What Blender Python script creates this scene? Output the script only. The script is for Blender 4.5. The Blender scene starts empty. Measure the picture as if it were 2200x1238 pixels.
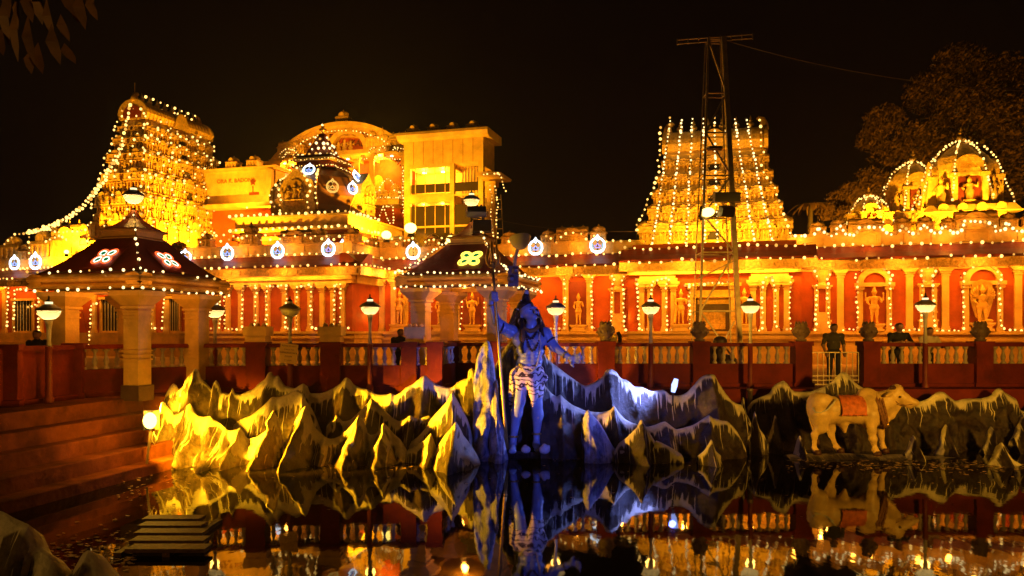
import bpy, math, random
import numpy as np
from mathutils import Vector, Matrix, noise as mnoise

# ------------------------------------------------------------------ camera, world, exposure
F, CX, HY, EYE = 1700.0, 1100.0, 715.0, 1.5
WATER_Z = -1.44
scene = bpy.context.scene
COL = scene.collection
cam_data = bpy.data.cameras.new('camera')
cam = bpy.data.objects.new('camera', cam_data); COL.objects.link(cam)
cam_data.sensor_width = 36.0
cam_data.lens = 36.0 * F / 2200.0
cam_data.shift_y = (HY - 619.0) / 2200.0
cam_data.clip_end = 600
cam.location = (0, 0, EYE); cam.rotation_euler = (math.pi / 2, 0, 0)
scene.camera = cam
world = bpy.data.worlds.new('World'); scene.world = world; world.use_nodes = True
wn = world.node_tree.nodes
wn['Background'].inputs[0].default_value = (1.0, 0.42, 0.30, 1)
wn['Background'].inputs[1].default_value = 0.0016
scene.view_settings.view_transform = 'Standard'
scene.view_settings.look = 'None'
scene.view_settings.exposure = 0.0
scene.view_settings.gamma = 1.0
scene.render.engine = 'CYCLES'
scene.cycles.use_denoising = True
try:
    scene.cycles.denoiser = 'OPENIMAGEDENOISE'
    scene.cycles.denoising_input_passes = 'RGB_ALBEDO_NORMAL'
except Exception:
    pass
scene.cycles.max_bounces = 5
scene.cycles.diffuse_bounces = 2
scene.cycles.glossy_bounces = 3
scene.cycles.transmission_bounces = 4
scene.cycles.sample_clamp_indirect = 4.0
scene.cycles.caustics_reflective = False
scene.cycles.caustics_refractive = False
random.seed(7)
R = random.random
def rr(a, b): return a + (b - a) * random.random()

# ------------------------------------------------------------------ places
def P(x, y, d):                                   # a point seen at photo pixel (x, y), d metres away
    return Vector(((x - CX) * d / F, d, EYE + (HY - y) * d / F))
def PX(x, d): return (x - CX) * d / F
def PZ(y, d): return EYE + (HY - y) * d / F
ANG = math.radians(-16.3); CA, SA = math.cos(ANG), math.sin(ANG)
OY = 42.7
def W(u, v, z): return Vector((CA * u - SA * v, OY + SA * u + CA * v, z))     # temple frame -> world
def fu(x, v=0.0):
    k = (x - CX) / F
    return (k * (OY + CA * v) + SA * v) / (CA - k * SA)
def fd(x, v=0.0): return OY + CA * v + SA * fu(x, v)
def fz(x, y, v=0.0): return EYE + (HY - y) * fd(x, v) / F
def fp(x, y, v=0.0): return (fu(x, v), v, fz(x, y, v))                          # pixel -> temple frame
def wp(x, y, v=0.0): return W(*fp(x, y, v))

# ------------------------------------------------------------------ materials
MATS = {}
def mat(name, col, rough=0.6, var=0.25, scale=3.0, bump=0.0, bscale=12.0, metal=0.0, col2=None, spec=0.4, coat=0.0):
    m = bpy.data.materials.new(name); m.use_nodes = True
    nt = m.node_tree; n = nt.nodes; l = nt.links
    b = n['Principled BSDF']
    b.inputs['Roughness'].default_value = rough
    b.inputs['Metallic'].default_value = metal
    b.inputs['Specular IOR Level'].default_value = spec
    b.inputs['Coat Weight'].default_value = coat
    tc = n.new('ShaderNodeTexCoord')
    if var > 0:
        t = n.new('ShaderNodeTexNoise'); t.inputs['Scale'].default_value = scale; t.inputs['Detail'].default_value = 6
        t.inputs['Roughness'].default_value = 0.65
        l.new(tc.outputs['Object'], t.inputs['Vector'])
        r = n.new('ShaderNodeValToRGB')
        c2 = col2 or tuple(c * (1 - var) for c in col)
        r.color_ramp.elements[0].position = 0.34; r.color_ramp.elements[1].position = 0.62
        r.color_ramp.elements[0].color = (*c2, 1); r.color_ramp.elements[1].color = (*col, 1)
        l.new(t.outputs['Fac'], r.inputs['Fac']); l.new(r.outputs['Color'], b.inputs['Base Color'])
    else:
        b.inputs['Base Color'].default_value = (*col, 1)
    if bump > 0:
        t2 = n.new('ShaderNodeTexNoise'); t2.inputs['Scale'].default_value = bscale; t2.inputs['Detail'].default_value = 5
        l.new(tc.outputs['Object'], t2.inputs['Vector'])
        bp = n.new('ShaderNodeBump'); bp.inputs['Strength'].default_value = bump; bp.inputs['Distance'].default_value = 0.05
        l.new(t2.outputs['Fac'], bp.inputs['Height']); l.new(bp.outputs['Normal'], b.inputs['Normal'])
    MATS[name] = m
    return m
def emat(name, col, strength, sample=False):
    m = bpy.data.materials.new(name); m.use_nodes = True
    nt = m.node_tree; n = nt.nodes
    n.remove(n['Principled BSDF'])
    e = n.new('ShaderNodeEmission'); e.inputs[0].default_value = (*col, 1); e.inputs[1].default_value = strength
    nt.links.new(e.outputs[0], n['Material Output'].inputs[0])
    if not sample: m.cycles.emission_sampling = 'NONE'
    MATS[name] = m
    return m
mat('cream', (0.78, 0.47, 0.11), 0.55, 0.35, 1.6, 0.25, 9)
mat('cream_carved', (0.76, 0.45, 0.10), 0.5, 0.5, 7.0, 0.9, 14)
mat('gold', (0.72, 0.40, 0.06), 0.38, 0.35, 6.0, 0.3, 20, metal=0.25)
mat('brass', (0.75, 0.45, 0.12), 0.3, 0.3, 8.0, 0.0, 8, metal=0.8)
mat('red_wall', (0.50, 0.088, 0.010), 0.65, 0.5, 0.7, 0.25, 12, spec=0.25)
mat('red_paint', (0.20, 0.022, 0.007), 0.7, 0.5, 1.3, 0.3, 10, spec=0.15)
mat('maroon', (0.24, 0.035, 0.014), 0.5, 0.35, 2.2, 0.25, 16)
mat('dome_dark', (0.20, 0.08, 0.03), 0.35, 0.35, 1.2, 0.1, 9)
mat('white_paint', (0.72, 0.66, 0.56), 0.5, 0.2, 2.0)
mat('baluster_paint', (0.52, 0.40, 0.28), 0.42, 0.3, 6.0)
mat('paving', (0.46, 0.27, 0.08), 0.8, 0.4, 1.1, 0.3, 8, spec=0.15)
mat('step_stone', (0.17, 0.045, 0.012), 0.9, 0.6, 1.4, 0.5, 6, spec=0.05)
mat('dark_stone', (0.10, 0.05, 0.03), 0.7, 0.4, 2.0, 0.3)
mat('steel', (0.36, 0.27, 0.17), 0.42, 0.4, 4.0, 0.1, 20, metal=0.6)
mat('black_metal', (0.03, 0.025, 0.02), 0.4, 0.3, 4.0)
mat('grey_metal', (0.16, 0.12, 0.12), 0.4, 0.3, 4.0, metal=0.3)
mat('post_paint', (0.60, 0.52, 0.42), 0.4, 0.2, 4.0)
mat('cable', (0.02, 0.015, 0.01), 0.6, 0.0)
mat('wire', (0.26, 0.16, 0.10), 0.6, 0.0)
mat('glass_dark', (0.05, 0.035, 0.02), 0.12, 0.2, 1.0)
mat('window_dark', (0.04, 0.03, 0.03), 0.2, 0.3, 2.0)
mat('wood_door', (0.12, 0.055, 0.02), 0.45, 0.4, 3.0, 0.2)
mat('skin', (0.30, 0.15, 0.09), 0.55, 0.1, 8.0)
mat('hair', (0.012, 0.009, 0.008), 0.5, 0.3, 30.0, 0.3, 60)
mat('shirt_black', (0.012, 0.010, 0.010), 0.8, 0.2, 9.0)
mat('shirt_green', (0.055, 0.045, 0.025), 0.8, 0.2, 9.0)
mat('shirt_pale', (0.55, 0.42, 0.26), 0.8, 0.2, 9.0)
mat('shirt_yellow', (0.62, 0.42, 0.10), 0.8, 0.2, 9.0)
mat('trouser', (0.015, 0.012, 0.012), 0.8, 0.2, 9.0)
mat('statue_skin', (0.32, 0.38, 0.56), 0.33, 0.22, 5.0, 0.06, 30, spec=0.5)
mat('statue_hair', (0.030, 0.018, 0.016), 0.45, 0.5, 14.0, 0.9, 30)
mat('statue_dark', (0.05, 0.03, 0.05), 0.35, 0.3, 10.0)
mat('tail_white', (0.66, 0.60, 0.50), 0.5, 0.2, 8.0)
mat('bull_white', (0.82, 0.54, 0.18), 0.42, 0.30, 4.2, 0.2, 18)
mat('bull_cloth', (0.82, 0.20, 0.04), 0.6, 0.45, 9.0, 0.3, 40)
mat('bull_dark', (0.07, 0.025, 0.015), 0.5, 0.2, 9.0)
mat('garland_brown', (0.34, 0.15, 0.05), 0.6, 0.5, 20.0, 0.5, 40)
mat('notice', (0.66, 0.42, 0.10), 0.6, 0.1, 4.0)
mat('lettering_faded', (0.34, 0.14, 0.03), 0.6, 0.0)
mat('lettering', (0.10, 0.03, 0.015), 0.6, 0.0)
mat('leaf_dim', (0.12, 0.055, 0.012), 0.6, 0.5, 2.0)
mat('leaf_near', (0.19, 0.085, 0.02), 0.6, 0.5, 4.0)
mat('dark_wood', (0.14, 0.06, 0.02), 0.6, 0.5, 5.0, 0.4, 20)
mat('bark', (0.10, 0.06, 0.03), 0.8, 0.4, 4.0, 0.4)
mat('litter', (0.60, 0.38, 0.20), 0.6, 0.6, 30.0)
mat('shell', (0.70, 0.62, 0.60), 0.4, 0.25, 6.0, 0.3, 20)
mat('tarpaulin', (0.05, 0.028, 0.02), 0.5, 0.4, 5.0, 0.3)
emat('bulb', (1.0, 0.55, 0.12), 3.4)
emat('bulb_white', (1.0, 0.68, 0.26), 3.2)
emat('bulb_dim', (1.0, 0.45, 0.07), 1.25)
mat('urn_bronze', (0.17, 0.10, 0.07), 0.5, 0.4, 9.0, 0.3, 30)
def bowlmat():
    m = bpy.data.materials.new('bowl_glass'); m.use_nodes = True
    n = m.node_tree.nodes; l = m.node_tree.links; n.remove(n['Principled BSDF'])
    t = n.new('ShaderNodeBsdfTranslucent'); t.inputs[0].default_value = (0.95, 0.80, 0.52, 1)
    d = n.new('ShaderNodeBsdfDiffuse'); d.inputs[0].default_value = (0.6, 0.52, 0.38, 1)
    x = n.new('ShaderNodeMixShader'); x.inputs[0].default_value = 0.75
    l.new(d.outputs[0], x.inputs[1]); l.new(t.outputs[0], x.inputs[2]); l.new(x.outputs[0], n['Material Output'].inputs[0])
    MATS['bowl_glass'] = m
bowlmat()
emat('bulb_hot', (1.0, 0.72, 0.24), 14.0)
emat('flood_glow', (1.0, 0.72, 0.14), 6.0)
emat('bowl_glow', (1.0, 0.80, 0.38), 1.7)
emat('bowl_blue', (0.80, 0.85, 1.0), 4.5)
emat('neon_white', (0.80, 0.88, 1.0), 3.2)
emat('neon_blue', (0.34, 0.46, 1.0), 1.5)
emat('neon_red', (1.0, 0.10, 0.02), 2.6)
emat('neon_yellow', (1.0, 0.85, 0.08), 2.6)
emat('neon_pale', (0.85, 1.0, 0.75), 2.2)
emat('neon_teal', (0.30, 0.75, 0.95), 1.2)
emat('neon_violet', (0.50, 0.40, 1.0), 1.3)
emat('neon_amber', (1.0, 0.55, 0.10), 1.2)
emat('tube_blue', (0.36, 0.46, 1.0), 2.6)
mat('lamp_brim', (0.20, 0.15, 0.11), 0.45, 0.2, 5.0)
emat('neon_green', (0.0, 0.30, 0.10), 0.55)
emat('downlight', (1.0, 0.82, 0.36), 7.0)

# tiger-print cloth
def tiger():
    m = mat('tiger_cloth', (0.80, 0.62, 0.60), 0.55, 0.0)
    n = m.node_tree.nodes; l = m.node_tree.links; b = n['Principled BSDF']
    tc = [x for x in n if x.type == 'TEX_COORD'][0]
    w = n.new('ShaderNodeTexWave'); w.wave_type = 'BANDS'; w.bands_direction = 'Z'
    w.inputs['Scale'].default_value = 2.7; w.inputs['Distortion'].default_value = 11.0
    w.inputs['Detail'].default_value = 3.0; w.inputs['Detail Scale'].default_value = 1.6
    l.new(tc.outputs['Object'], w.inputs['Vector'])
    r = n.new('ShaderNodeValToRGB')
    r.color_ramp.elements[0].position = 0.14; r.color_ramp.elements[0].color = (0.05, 0.025, 0.03, 1)
    r.color_ramp.elements[1].position = 0.26; r.color_ramp.elements[1].color = (0.80, 0.62, 0.60, 1)
    l.new(w.outputs['Fac'], r.inputs['Fac']); l.new(r.outputs['Color'], b.inputs['Base Color'])
tiger()

# painted mock-mountain rock: white paint on the crests that runs down in drips over dark rock
def rockmat(name, white, dark, dark2, th=0.16, drip=0.55):
    m = bpy.data.materials.new(name); m.use_nodes = True
    nt = m.node_tree; n = nt.nodes; l = nt.links; b = n['Principled BSDF']
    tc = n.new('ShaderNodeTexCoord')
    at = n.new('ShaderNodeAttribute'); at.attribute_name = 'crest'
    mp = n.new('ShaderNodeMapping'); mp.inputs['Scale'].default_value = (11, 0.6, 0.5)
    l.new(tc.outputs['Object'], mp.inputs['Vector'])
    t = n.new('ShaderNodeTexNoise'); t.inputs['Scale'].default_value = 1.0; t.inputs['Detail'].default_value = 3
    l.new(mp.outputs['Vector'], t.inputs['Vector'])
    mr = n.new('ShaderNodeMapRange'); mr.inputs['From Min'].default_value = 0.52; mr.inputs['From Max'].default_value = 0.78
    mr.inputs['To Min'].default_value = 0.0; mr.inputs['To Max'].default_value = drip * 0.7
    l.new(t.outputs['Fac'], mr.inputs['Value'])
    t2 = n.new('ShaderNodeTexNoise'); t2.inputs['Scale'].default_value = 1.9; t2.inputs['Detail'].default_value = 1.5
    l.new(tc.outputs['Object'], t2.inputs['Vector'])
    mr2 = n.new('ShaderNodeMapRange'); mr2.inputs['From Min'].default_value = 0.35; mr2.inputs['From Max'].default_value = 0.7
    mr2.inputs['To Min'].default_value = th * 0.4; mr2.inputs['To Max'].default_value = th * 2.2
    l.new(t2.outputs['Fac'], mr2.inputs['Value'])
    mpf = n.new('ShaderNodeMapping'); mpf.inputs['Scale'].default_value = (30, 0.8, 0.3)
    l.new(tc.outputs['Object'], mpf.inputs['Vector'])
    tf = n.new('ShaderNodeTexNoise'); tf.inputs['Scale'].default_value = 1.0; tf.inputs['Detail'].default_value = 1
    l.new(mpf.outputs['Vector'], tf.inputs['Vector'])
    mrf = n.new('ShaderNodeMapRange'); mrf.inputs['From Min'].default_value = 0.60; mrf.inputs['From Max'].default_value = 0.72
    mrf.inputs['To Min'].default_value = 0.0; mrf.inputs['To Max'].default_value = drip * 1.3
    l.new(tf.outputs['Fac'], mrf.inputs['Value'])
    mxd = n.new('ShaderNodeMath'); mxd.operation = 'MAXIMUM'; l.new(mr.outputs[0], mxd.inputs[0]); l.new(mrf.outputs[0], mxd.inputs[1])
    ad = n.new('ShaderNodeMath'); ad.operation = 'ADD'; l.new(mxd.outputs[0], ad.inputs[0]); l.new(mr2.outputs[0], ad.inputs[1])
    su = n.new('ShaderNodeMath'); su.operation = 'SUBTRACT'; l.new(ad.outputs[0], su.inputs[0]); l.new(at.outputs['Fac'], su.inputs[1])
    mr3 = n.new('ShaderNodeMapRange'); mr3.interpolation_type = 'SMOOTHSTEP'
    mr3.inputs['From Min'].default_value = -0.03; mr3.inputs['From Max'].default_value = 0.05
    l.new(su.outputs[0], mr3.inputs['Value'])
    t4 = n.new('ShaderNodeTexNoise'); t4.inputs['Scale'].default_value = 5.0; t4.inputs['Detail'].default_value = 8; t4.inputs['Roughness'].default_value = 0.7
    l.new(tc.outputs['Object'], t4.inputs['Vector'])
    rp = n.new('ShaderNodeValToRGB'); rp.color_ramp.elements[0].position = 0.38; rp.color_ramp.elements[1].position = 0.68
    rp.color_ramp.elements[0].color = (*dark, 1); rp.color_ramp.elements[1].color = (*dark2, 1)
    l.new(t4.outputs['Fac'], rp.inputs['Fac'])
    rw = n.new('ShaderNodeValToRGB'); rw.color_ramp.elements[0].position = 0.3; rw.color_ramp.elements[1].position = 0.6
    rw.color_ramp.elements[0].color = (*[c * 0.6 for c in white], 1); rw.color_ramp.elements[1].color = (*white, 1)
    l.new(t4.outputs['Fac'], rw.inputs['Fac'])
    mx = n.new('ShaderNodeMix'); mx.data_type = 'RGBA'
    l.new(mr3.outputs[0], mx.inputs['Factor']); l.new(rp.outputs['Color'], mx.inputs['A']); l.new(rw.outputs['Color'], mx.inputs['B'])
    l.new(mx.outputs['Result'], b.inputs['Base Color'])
    b.inputs['Roughness'].default_value = 0.42
    b.inputs['Specular IOR Level'].default_value = 0.5
    t5 = n.new('ShaderNodeTexNoise'); t5.inputs['Scale'].default_value = 6.5; t5.inputs['Detail'].default_value = 9; t5.inputs['Roughness'].default_value = 0.7
    l.new(tc.outputs['Object'], t5.inputs['Vector'])
    bp = n.new('ShaderNodeBump'); bp.inputs['Strength'].default_value = 0.75; bp.inputs['Distance'].default_value = 0.09
    l.new(t5.outputs['Fac'], bp.inputs['Height']); l.new(bp.outputs['Normal'], b.inputs['Normal'])
    MATS[name] = m
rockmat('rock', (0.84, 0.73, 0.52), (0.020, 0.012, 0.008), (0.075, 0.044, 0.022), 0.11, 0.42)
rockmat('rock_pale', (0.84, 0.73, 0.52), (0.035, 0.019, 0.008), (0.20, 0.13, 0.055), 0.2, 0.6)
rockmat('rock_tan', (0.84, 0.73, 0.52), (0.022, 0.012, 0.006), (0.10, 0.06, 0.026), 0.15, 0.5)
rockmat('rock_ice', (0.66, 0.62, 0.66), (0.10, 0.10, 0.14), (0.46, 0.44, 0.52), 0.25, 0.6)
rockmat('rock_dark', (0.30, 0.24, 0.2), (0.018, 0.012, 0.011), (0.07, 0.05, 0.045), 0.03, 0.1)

def watermat():
    m = bpy.data.materials.new('pond_water'); m.use_nodes = True
    nt = m.node_tree; n = nt.nodes; l = nt.links; b = n['Principled BSDF']
    b.inputs['Base Color'].default_value = (0.006, 0.004, 0.002, 1)
    b.inputs['Roughness'].default_value = 0.03
    b.inputs['IOR'].default_value = 1.33
    b.inputs['Specular IOR Level'].default_value = 0.34
    tc = n.new('ShaderNodeTexCoord')
    mp = n.new('ShaderNodeMapping'); mp.inputs['Scale'].default_value = (1.0, 0.45, 1)
    l.new(tc.outputs['Object'], mp.inputs['Vector'])
    t = n.new('ShaderNodeTexNoise'); t.inputs['Scale'].default_value = 2.4; t.inputs['Detail'].default_value = 3
    l.new(mp.outputs['Vector'], t.inputs['Vector'])
    bp = n.new('ShaderNodeBump'); bp.inputs['Strength'].default_value = 0.07; bp.inputs['Distance'].default_value = 0.03
    l.new(t.outputs['Fac'], bp.inputs['Height']); l.new(bp.outputs['Normal'], b.inputs['Normal'])
    MATS['water'] = m
watermat()

# ------------------------------------------------------------------ mesh building
class MB:
    def __init__(s): s.v = []; s.f = []
    def add(s, vs, fs):
        o = len(s.v); s.v.extend([tuple(p) for p in vs]); s.f.extend([tuple(i + o for i in f) for f in fs]); return s
    def box(s, x0, x1, y0, y1, z0, z1):
        return s.add([(x0, y0, z0), (x1, y0, z0), (x1, y1, z0), (x0, y1, z0), (x0, y0, z1), (x1, y0, z1), (x1, y1, z1), (x0, y1, z1)],
                     [(3, 2, 1, 0), (4, 5, 6, 7), (0, 1, 5, 4), (1, 2, 6, 5), (2, 3, 7, 6), (3, 0, 4, 7)])
    def cbox(s, c, sx, sy, sz): return s.box(c[0] - sx / 2, c[0] + sx / 2, c[1] - sy / 2, c[1] + sy / 2, c[2] - sz / 2, c[2] + sz / 2)
    def frust(s, x0, x1, y0, y1, z0, z1, ix, iy=None):          # box whose top is drawn in by ix, iy
        iy = ix if iy is None else iy
        return s.add([(x0, y0, z0), (x1, y0, z0), (x1, y1, z0), (x0, y1, z0), (x0 + ix, y0 + iy, z1), (x1 - ix, y0 + iy, z1), (x1 - ix, y1 - iy, z1), (x0 + ix, y1 - iy, z1)],
                     [(3, 2, 1, 0), (4, 5, 6, 7), (0, 1, 5, 4), (1, 2, 6, 5), (2, 3, 7, 6), (3, 0, 4, 7)])
    def lathe(s, prof, seg=12, c=(0, 0, 0), rot=0.0, sq=(1, 1)):    # prof: (r, z)
        n = len(prof); vs = []
        for r, z in prof:
            for k in range(seg):
                a = 2 * math.pi * k / seg + rot
                vs.append((c[0] + r * math.cos(a) * sq[0], c[1] + r * math.sin(a) * sq[1], c[2] + z))
        fs = []
        for i in range(n - 1):
            for k in range(seg):
                k2 = (k + 1) % seg
                fs.append((i * seg + k, i * seg + k2, (i + 1) * seg + k2, (i + 1) * seg + k))
        fs.append(tuple(reversed(range(seg)))); fs.append(tuple((n - 1) * seg + k for k in range(seg)))
        return s.add(vs, fs)
    def tube(s, pts, r, seg=6, closed=False, cap=True):
        pts = [Vector(p) for p in pts]; n = len(pts)
        rs = r if isinstance(r, (list, tuple)) else [r] * n
        vs = []; up = None
        for i, p in enumerate(pts):
            a = pts[i - 1] if (i > 0 or closed) else p
            b = pts[(i + 1) % n] if (i < n - 1 or closed) else p
            t = (b - a)
            if t.length < 1e-9: t = Vector((0, 0, 1))
            t.normalize()
            if up is None: up = Vector((0, 0, 1)) if abs(t.z) < 0.9 else Vector((1, 0, 0))
            x = t.cross(up)
            if x.length < 1e-6: up = Vector((1, 0, 0)) if abs(t.x) < 0.9 else Vector((0, 1, 0)); x = t.cross(up)
            x.normalize(); y = x.cross(t).normalized(); up = y
            for k in range(seg):
                q = 2 * math.pi * k / seg
                vs.append(p + (x * math.cos(q) + y * math.sin(q)) * rs[i])
        fs = []
        m = n if closed else n - 1
        for i in range(m):
            j = (i + 1) % n
            for k in range(seg):
                k2 = (k + 1) % seg
                fs.append((i * seg + k, j * seg + k, j * seg + k2, i * seg + k2))
        if not closed and cap:
            fs.append(tuple(range(seg))); fs.append(tuple(reversed([(n - 1) * seg + k for k in range(seg)])))
        return s.add(vs, fs)
    def bar(s, a, b, w, h=None):
        h = w if h is None else h
        a = Vector(a); b = Vector(b); t = (b - a).normalized()
        up = Vector((0, 0, 1)) if abs(t.z) < 0.95 else Vector((0, 1, 0))
        x = t.cross(up).normalized() * w / 2; y = x.cross(t).normalized() * h / 2
        vs = [p + dx + dy for p in (a, b) for dx, dy in ((-x, -y), (x, -y), (x, y), (-x, y))]
        return s.add(vs, [(0, 1, 2, 3), (7, 6, 5, 4), (0, 4, 5, 1), (1, 5, 6, 2), (2, 6, 7, 3), (3, 7, 4, 0)])
    def prism(s, poly, axis, a, b):      # poly in the plane; extruded on axis 'x','y','z' from a to b
        def q(p, t):
            return (t, p[0], p[1]) if axis == 'x' else ((p[0], t, p[1]) if axis == 'y' else (p[0], p[1], t))
        n = len(poly)
        vs = [q(p, a) for p in poly] + [q(p, b) for p in poly]
        fs = [tuple(range(n)), tuple(reversed(range(n, 2 * n)))]
        for i in range(n): fs.append((i, i + n, (i + 1) % n + n, (i + 1) % n))
        return s.add(vs, fs)
    def ball(s, c, r, seg=8, rings=5, sq=(1, 1, 1)):
        vs = [(c[0], c[1], c[2] - r * sq[2])]
        for i in range(1, rings):
            a = -math.pi / 2 + math.pi * i / rings
            for k in range(seg):
                q = 2 * math.pi * k / seg
                vs.append((c[0] + r * sq[0] * math.cos(a) * math.cos(q), c[1] + r * sq[1] * math.cos(a) * math.sin(q), c[2] + r * sq[2] * math.sin(a)))
        vs.append((c[0], c[1], c[2] + r * sq[2])); t = len(vs) - 1
        fs = [(0, 1 + (k + 1) % seg, 1 + k) for k in range(seg)]
        for i in range(rings - 2):
            for k in range(seg):
                k2 = (k + 1) % seg; o = 1 + i * seg
                fs.append((o + k, o + k2, o + seg + k2, o + seg + k))
        o = 1 + (rings - 2) * seg
        fs += [(o + k, o + (k + 1) % seg, t) for k in range(seg)]
        return s.add(vs, fs)
    def octa(s, c, r):
        x, y, z = c
        return s.add([(x - r, y, z), (x + r, y, z), (x, y - r, z), (x, y + r, z), (x, y, z - r), (x, y, z + r)],
                     [(0, 2, 5), (2, 1, 5), (1, 3, 5), (3, 0, 5), (2, 0, 4), (1, 2, 4), (3, 1, 4), (0, 3, 4)])
    def xf(s, M): s.v = [tuple(M @ Vector(p)) for p in s.v]; return s
    def mesh(s, name, off=(0, 0, 0), smooth=False):
        me = bpy.data.meshes.new(name)
        vv = s.v if off == (0, 0, 0) else [(p[0] - off[0], p[1] - off[1], p[2] - off[2]) for p in s.v]
        me.from_pydata(vv, [], s.f)
        if smooth: me.polygons.foreach_set('use_smooth', [True] * len(me.polygons))
        me.update(); return me
    def build(s, name, m, parent=None, smooth=False, off=None):
        o0 = off
        if o0 is None: o0 = ORG.get(parent.name, (0, 0, 0)) if parent else (0, 0, 0)
        me = s.mesh(name, tuple(o0), smooth)
        me.materials.append(MATS[m])
        LAST[0] = link(name, me, parent); return LAST[0]
LAST = [None]
ORG = {}                                     # thing name -> its origin, in the frame its parts are drawn in
def link(name, data, parent=None, loc=None):
    o = bpy.data.objects.new(name, data); COL.objects.link(o)
    if parent:
        o.parent = parent
        ORG[o.name] = ORG.get(parent.name, (0, 0, 0))
    if loc is not None: o.location = loc
    return o
def tag(o, label=None, cat=None, group=None, kind=None):
    if label: o['label'] = label
    if cat: o['category'] = cat
    if group: o['group'] = group
    if kind: o['kind'] = kind
    return o
def thing(name, label, cat, org=(0, 0, 0), temple=False, group=None, rotz=None):
    """An Empty at the thing's base. temple: its parts are drawn in the temple frame, else in world axes."""
    o = bpy.data.objects.new(name, None); COL.objects.link(o); o.empty_display_size = 0.2
    if temple: o.location = W(*org); o.rotation_euler = (0, 0, ANG)
    else:
        o.location = org
        if rotz: o.rotation_euler = (0, 0, rotz)
    ORG[o.name] = tuple(org)
    return tag(o, label, cat, group)
def place(name, me, parent, loc, rotz=0.0, scale=(1, 1, 1)):
    """a copy of a shared mesh as a part; loc in the frame of the parent's parts"""
    og = ORG.get(parent.name, (0, 0, 0))
    o = link(name, me, parent); o.location = (loc[0] - og[0], loc[1] - og[1], loc[2] - og[2])
    o.rotation_euler = (0, 0, rotz); o.scale = scale
    return o
def shared(mb, name, m, smooth=False):
    me = mb.mesh(name, smooth=smooth); me.materials.append(MATS[m]); return me
def lamp(name, kind, parent, loc, col, power, radius=0.1, rot=None, aim=None, size=None, size_y=None, spot=None, blend=0.5, world=False):
    ld = bpy.data.lights.new(name, kind); ld.color = col; ld.energy = power
    if kind == 'AREA':
        ld.shape = 'RECTANGLE'; ld.size = size; ld.size_y = size_y or size
    else: ld.shadow_soft_size = radius
    if kind == 'SPOT': ld.spot_size = spot or 1.5; ld.spot_blend = blend
    o = bpy.data.objects.new(name, ld); COL.objects.link(o)
    if parent:
        og = ORG.get(parent.name, (0, 0, 0)); o.parent = parent
        loc = Vector(loc) - Vector(og)
    o.location = loc
    if aim is not None:
        dv = Vector(aim) - (Vector(loc) + (Vector(ORG.get(parent.name, (0, 0, 0))) if parent else Vector()))
        o.rotation_euler = dv.to_track_quat('-Z', 'Y').to_euler()
    elif rot: o.rotation_euler = rot
    return o
WARM = (1.0, 0.36, 0.03); SODIUM = (1.0, 0.46, 0.015); BLUE = (0.09, 0.13, 1.0)

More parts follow.
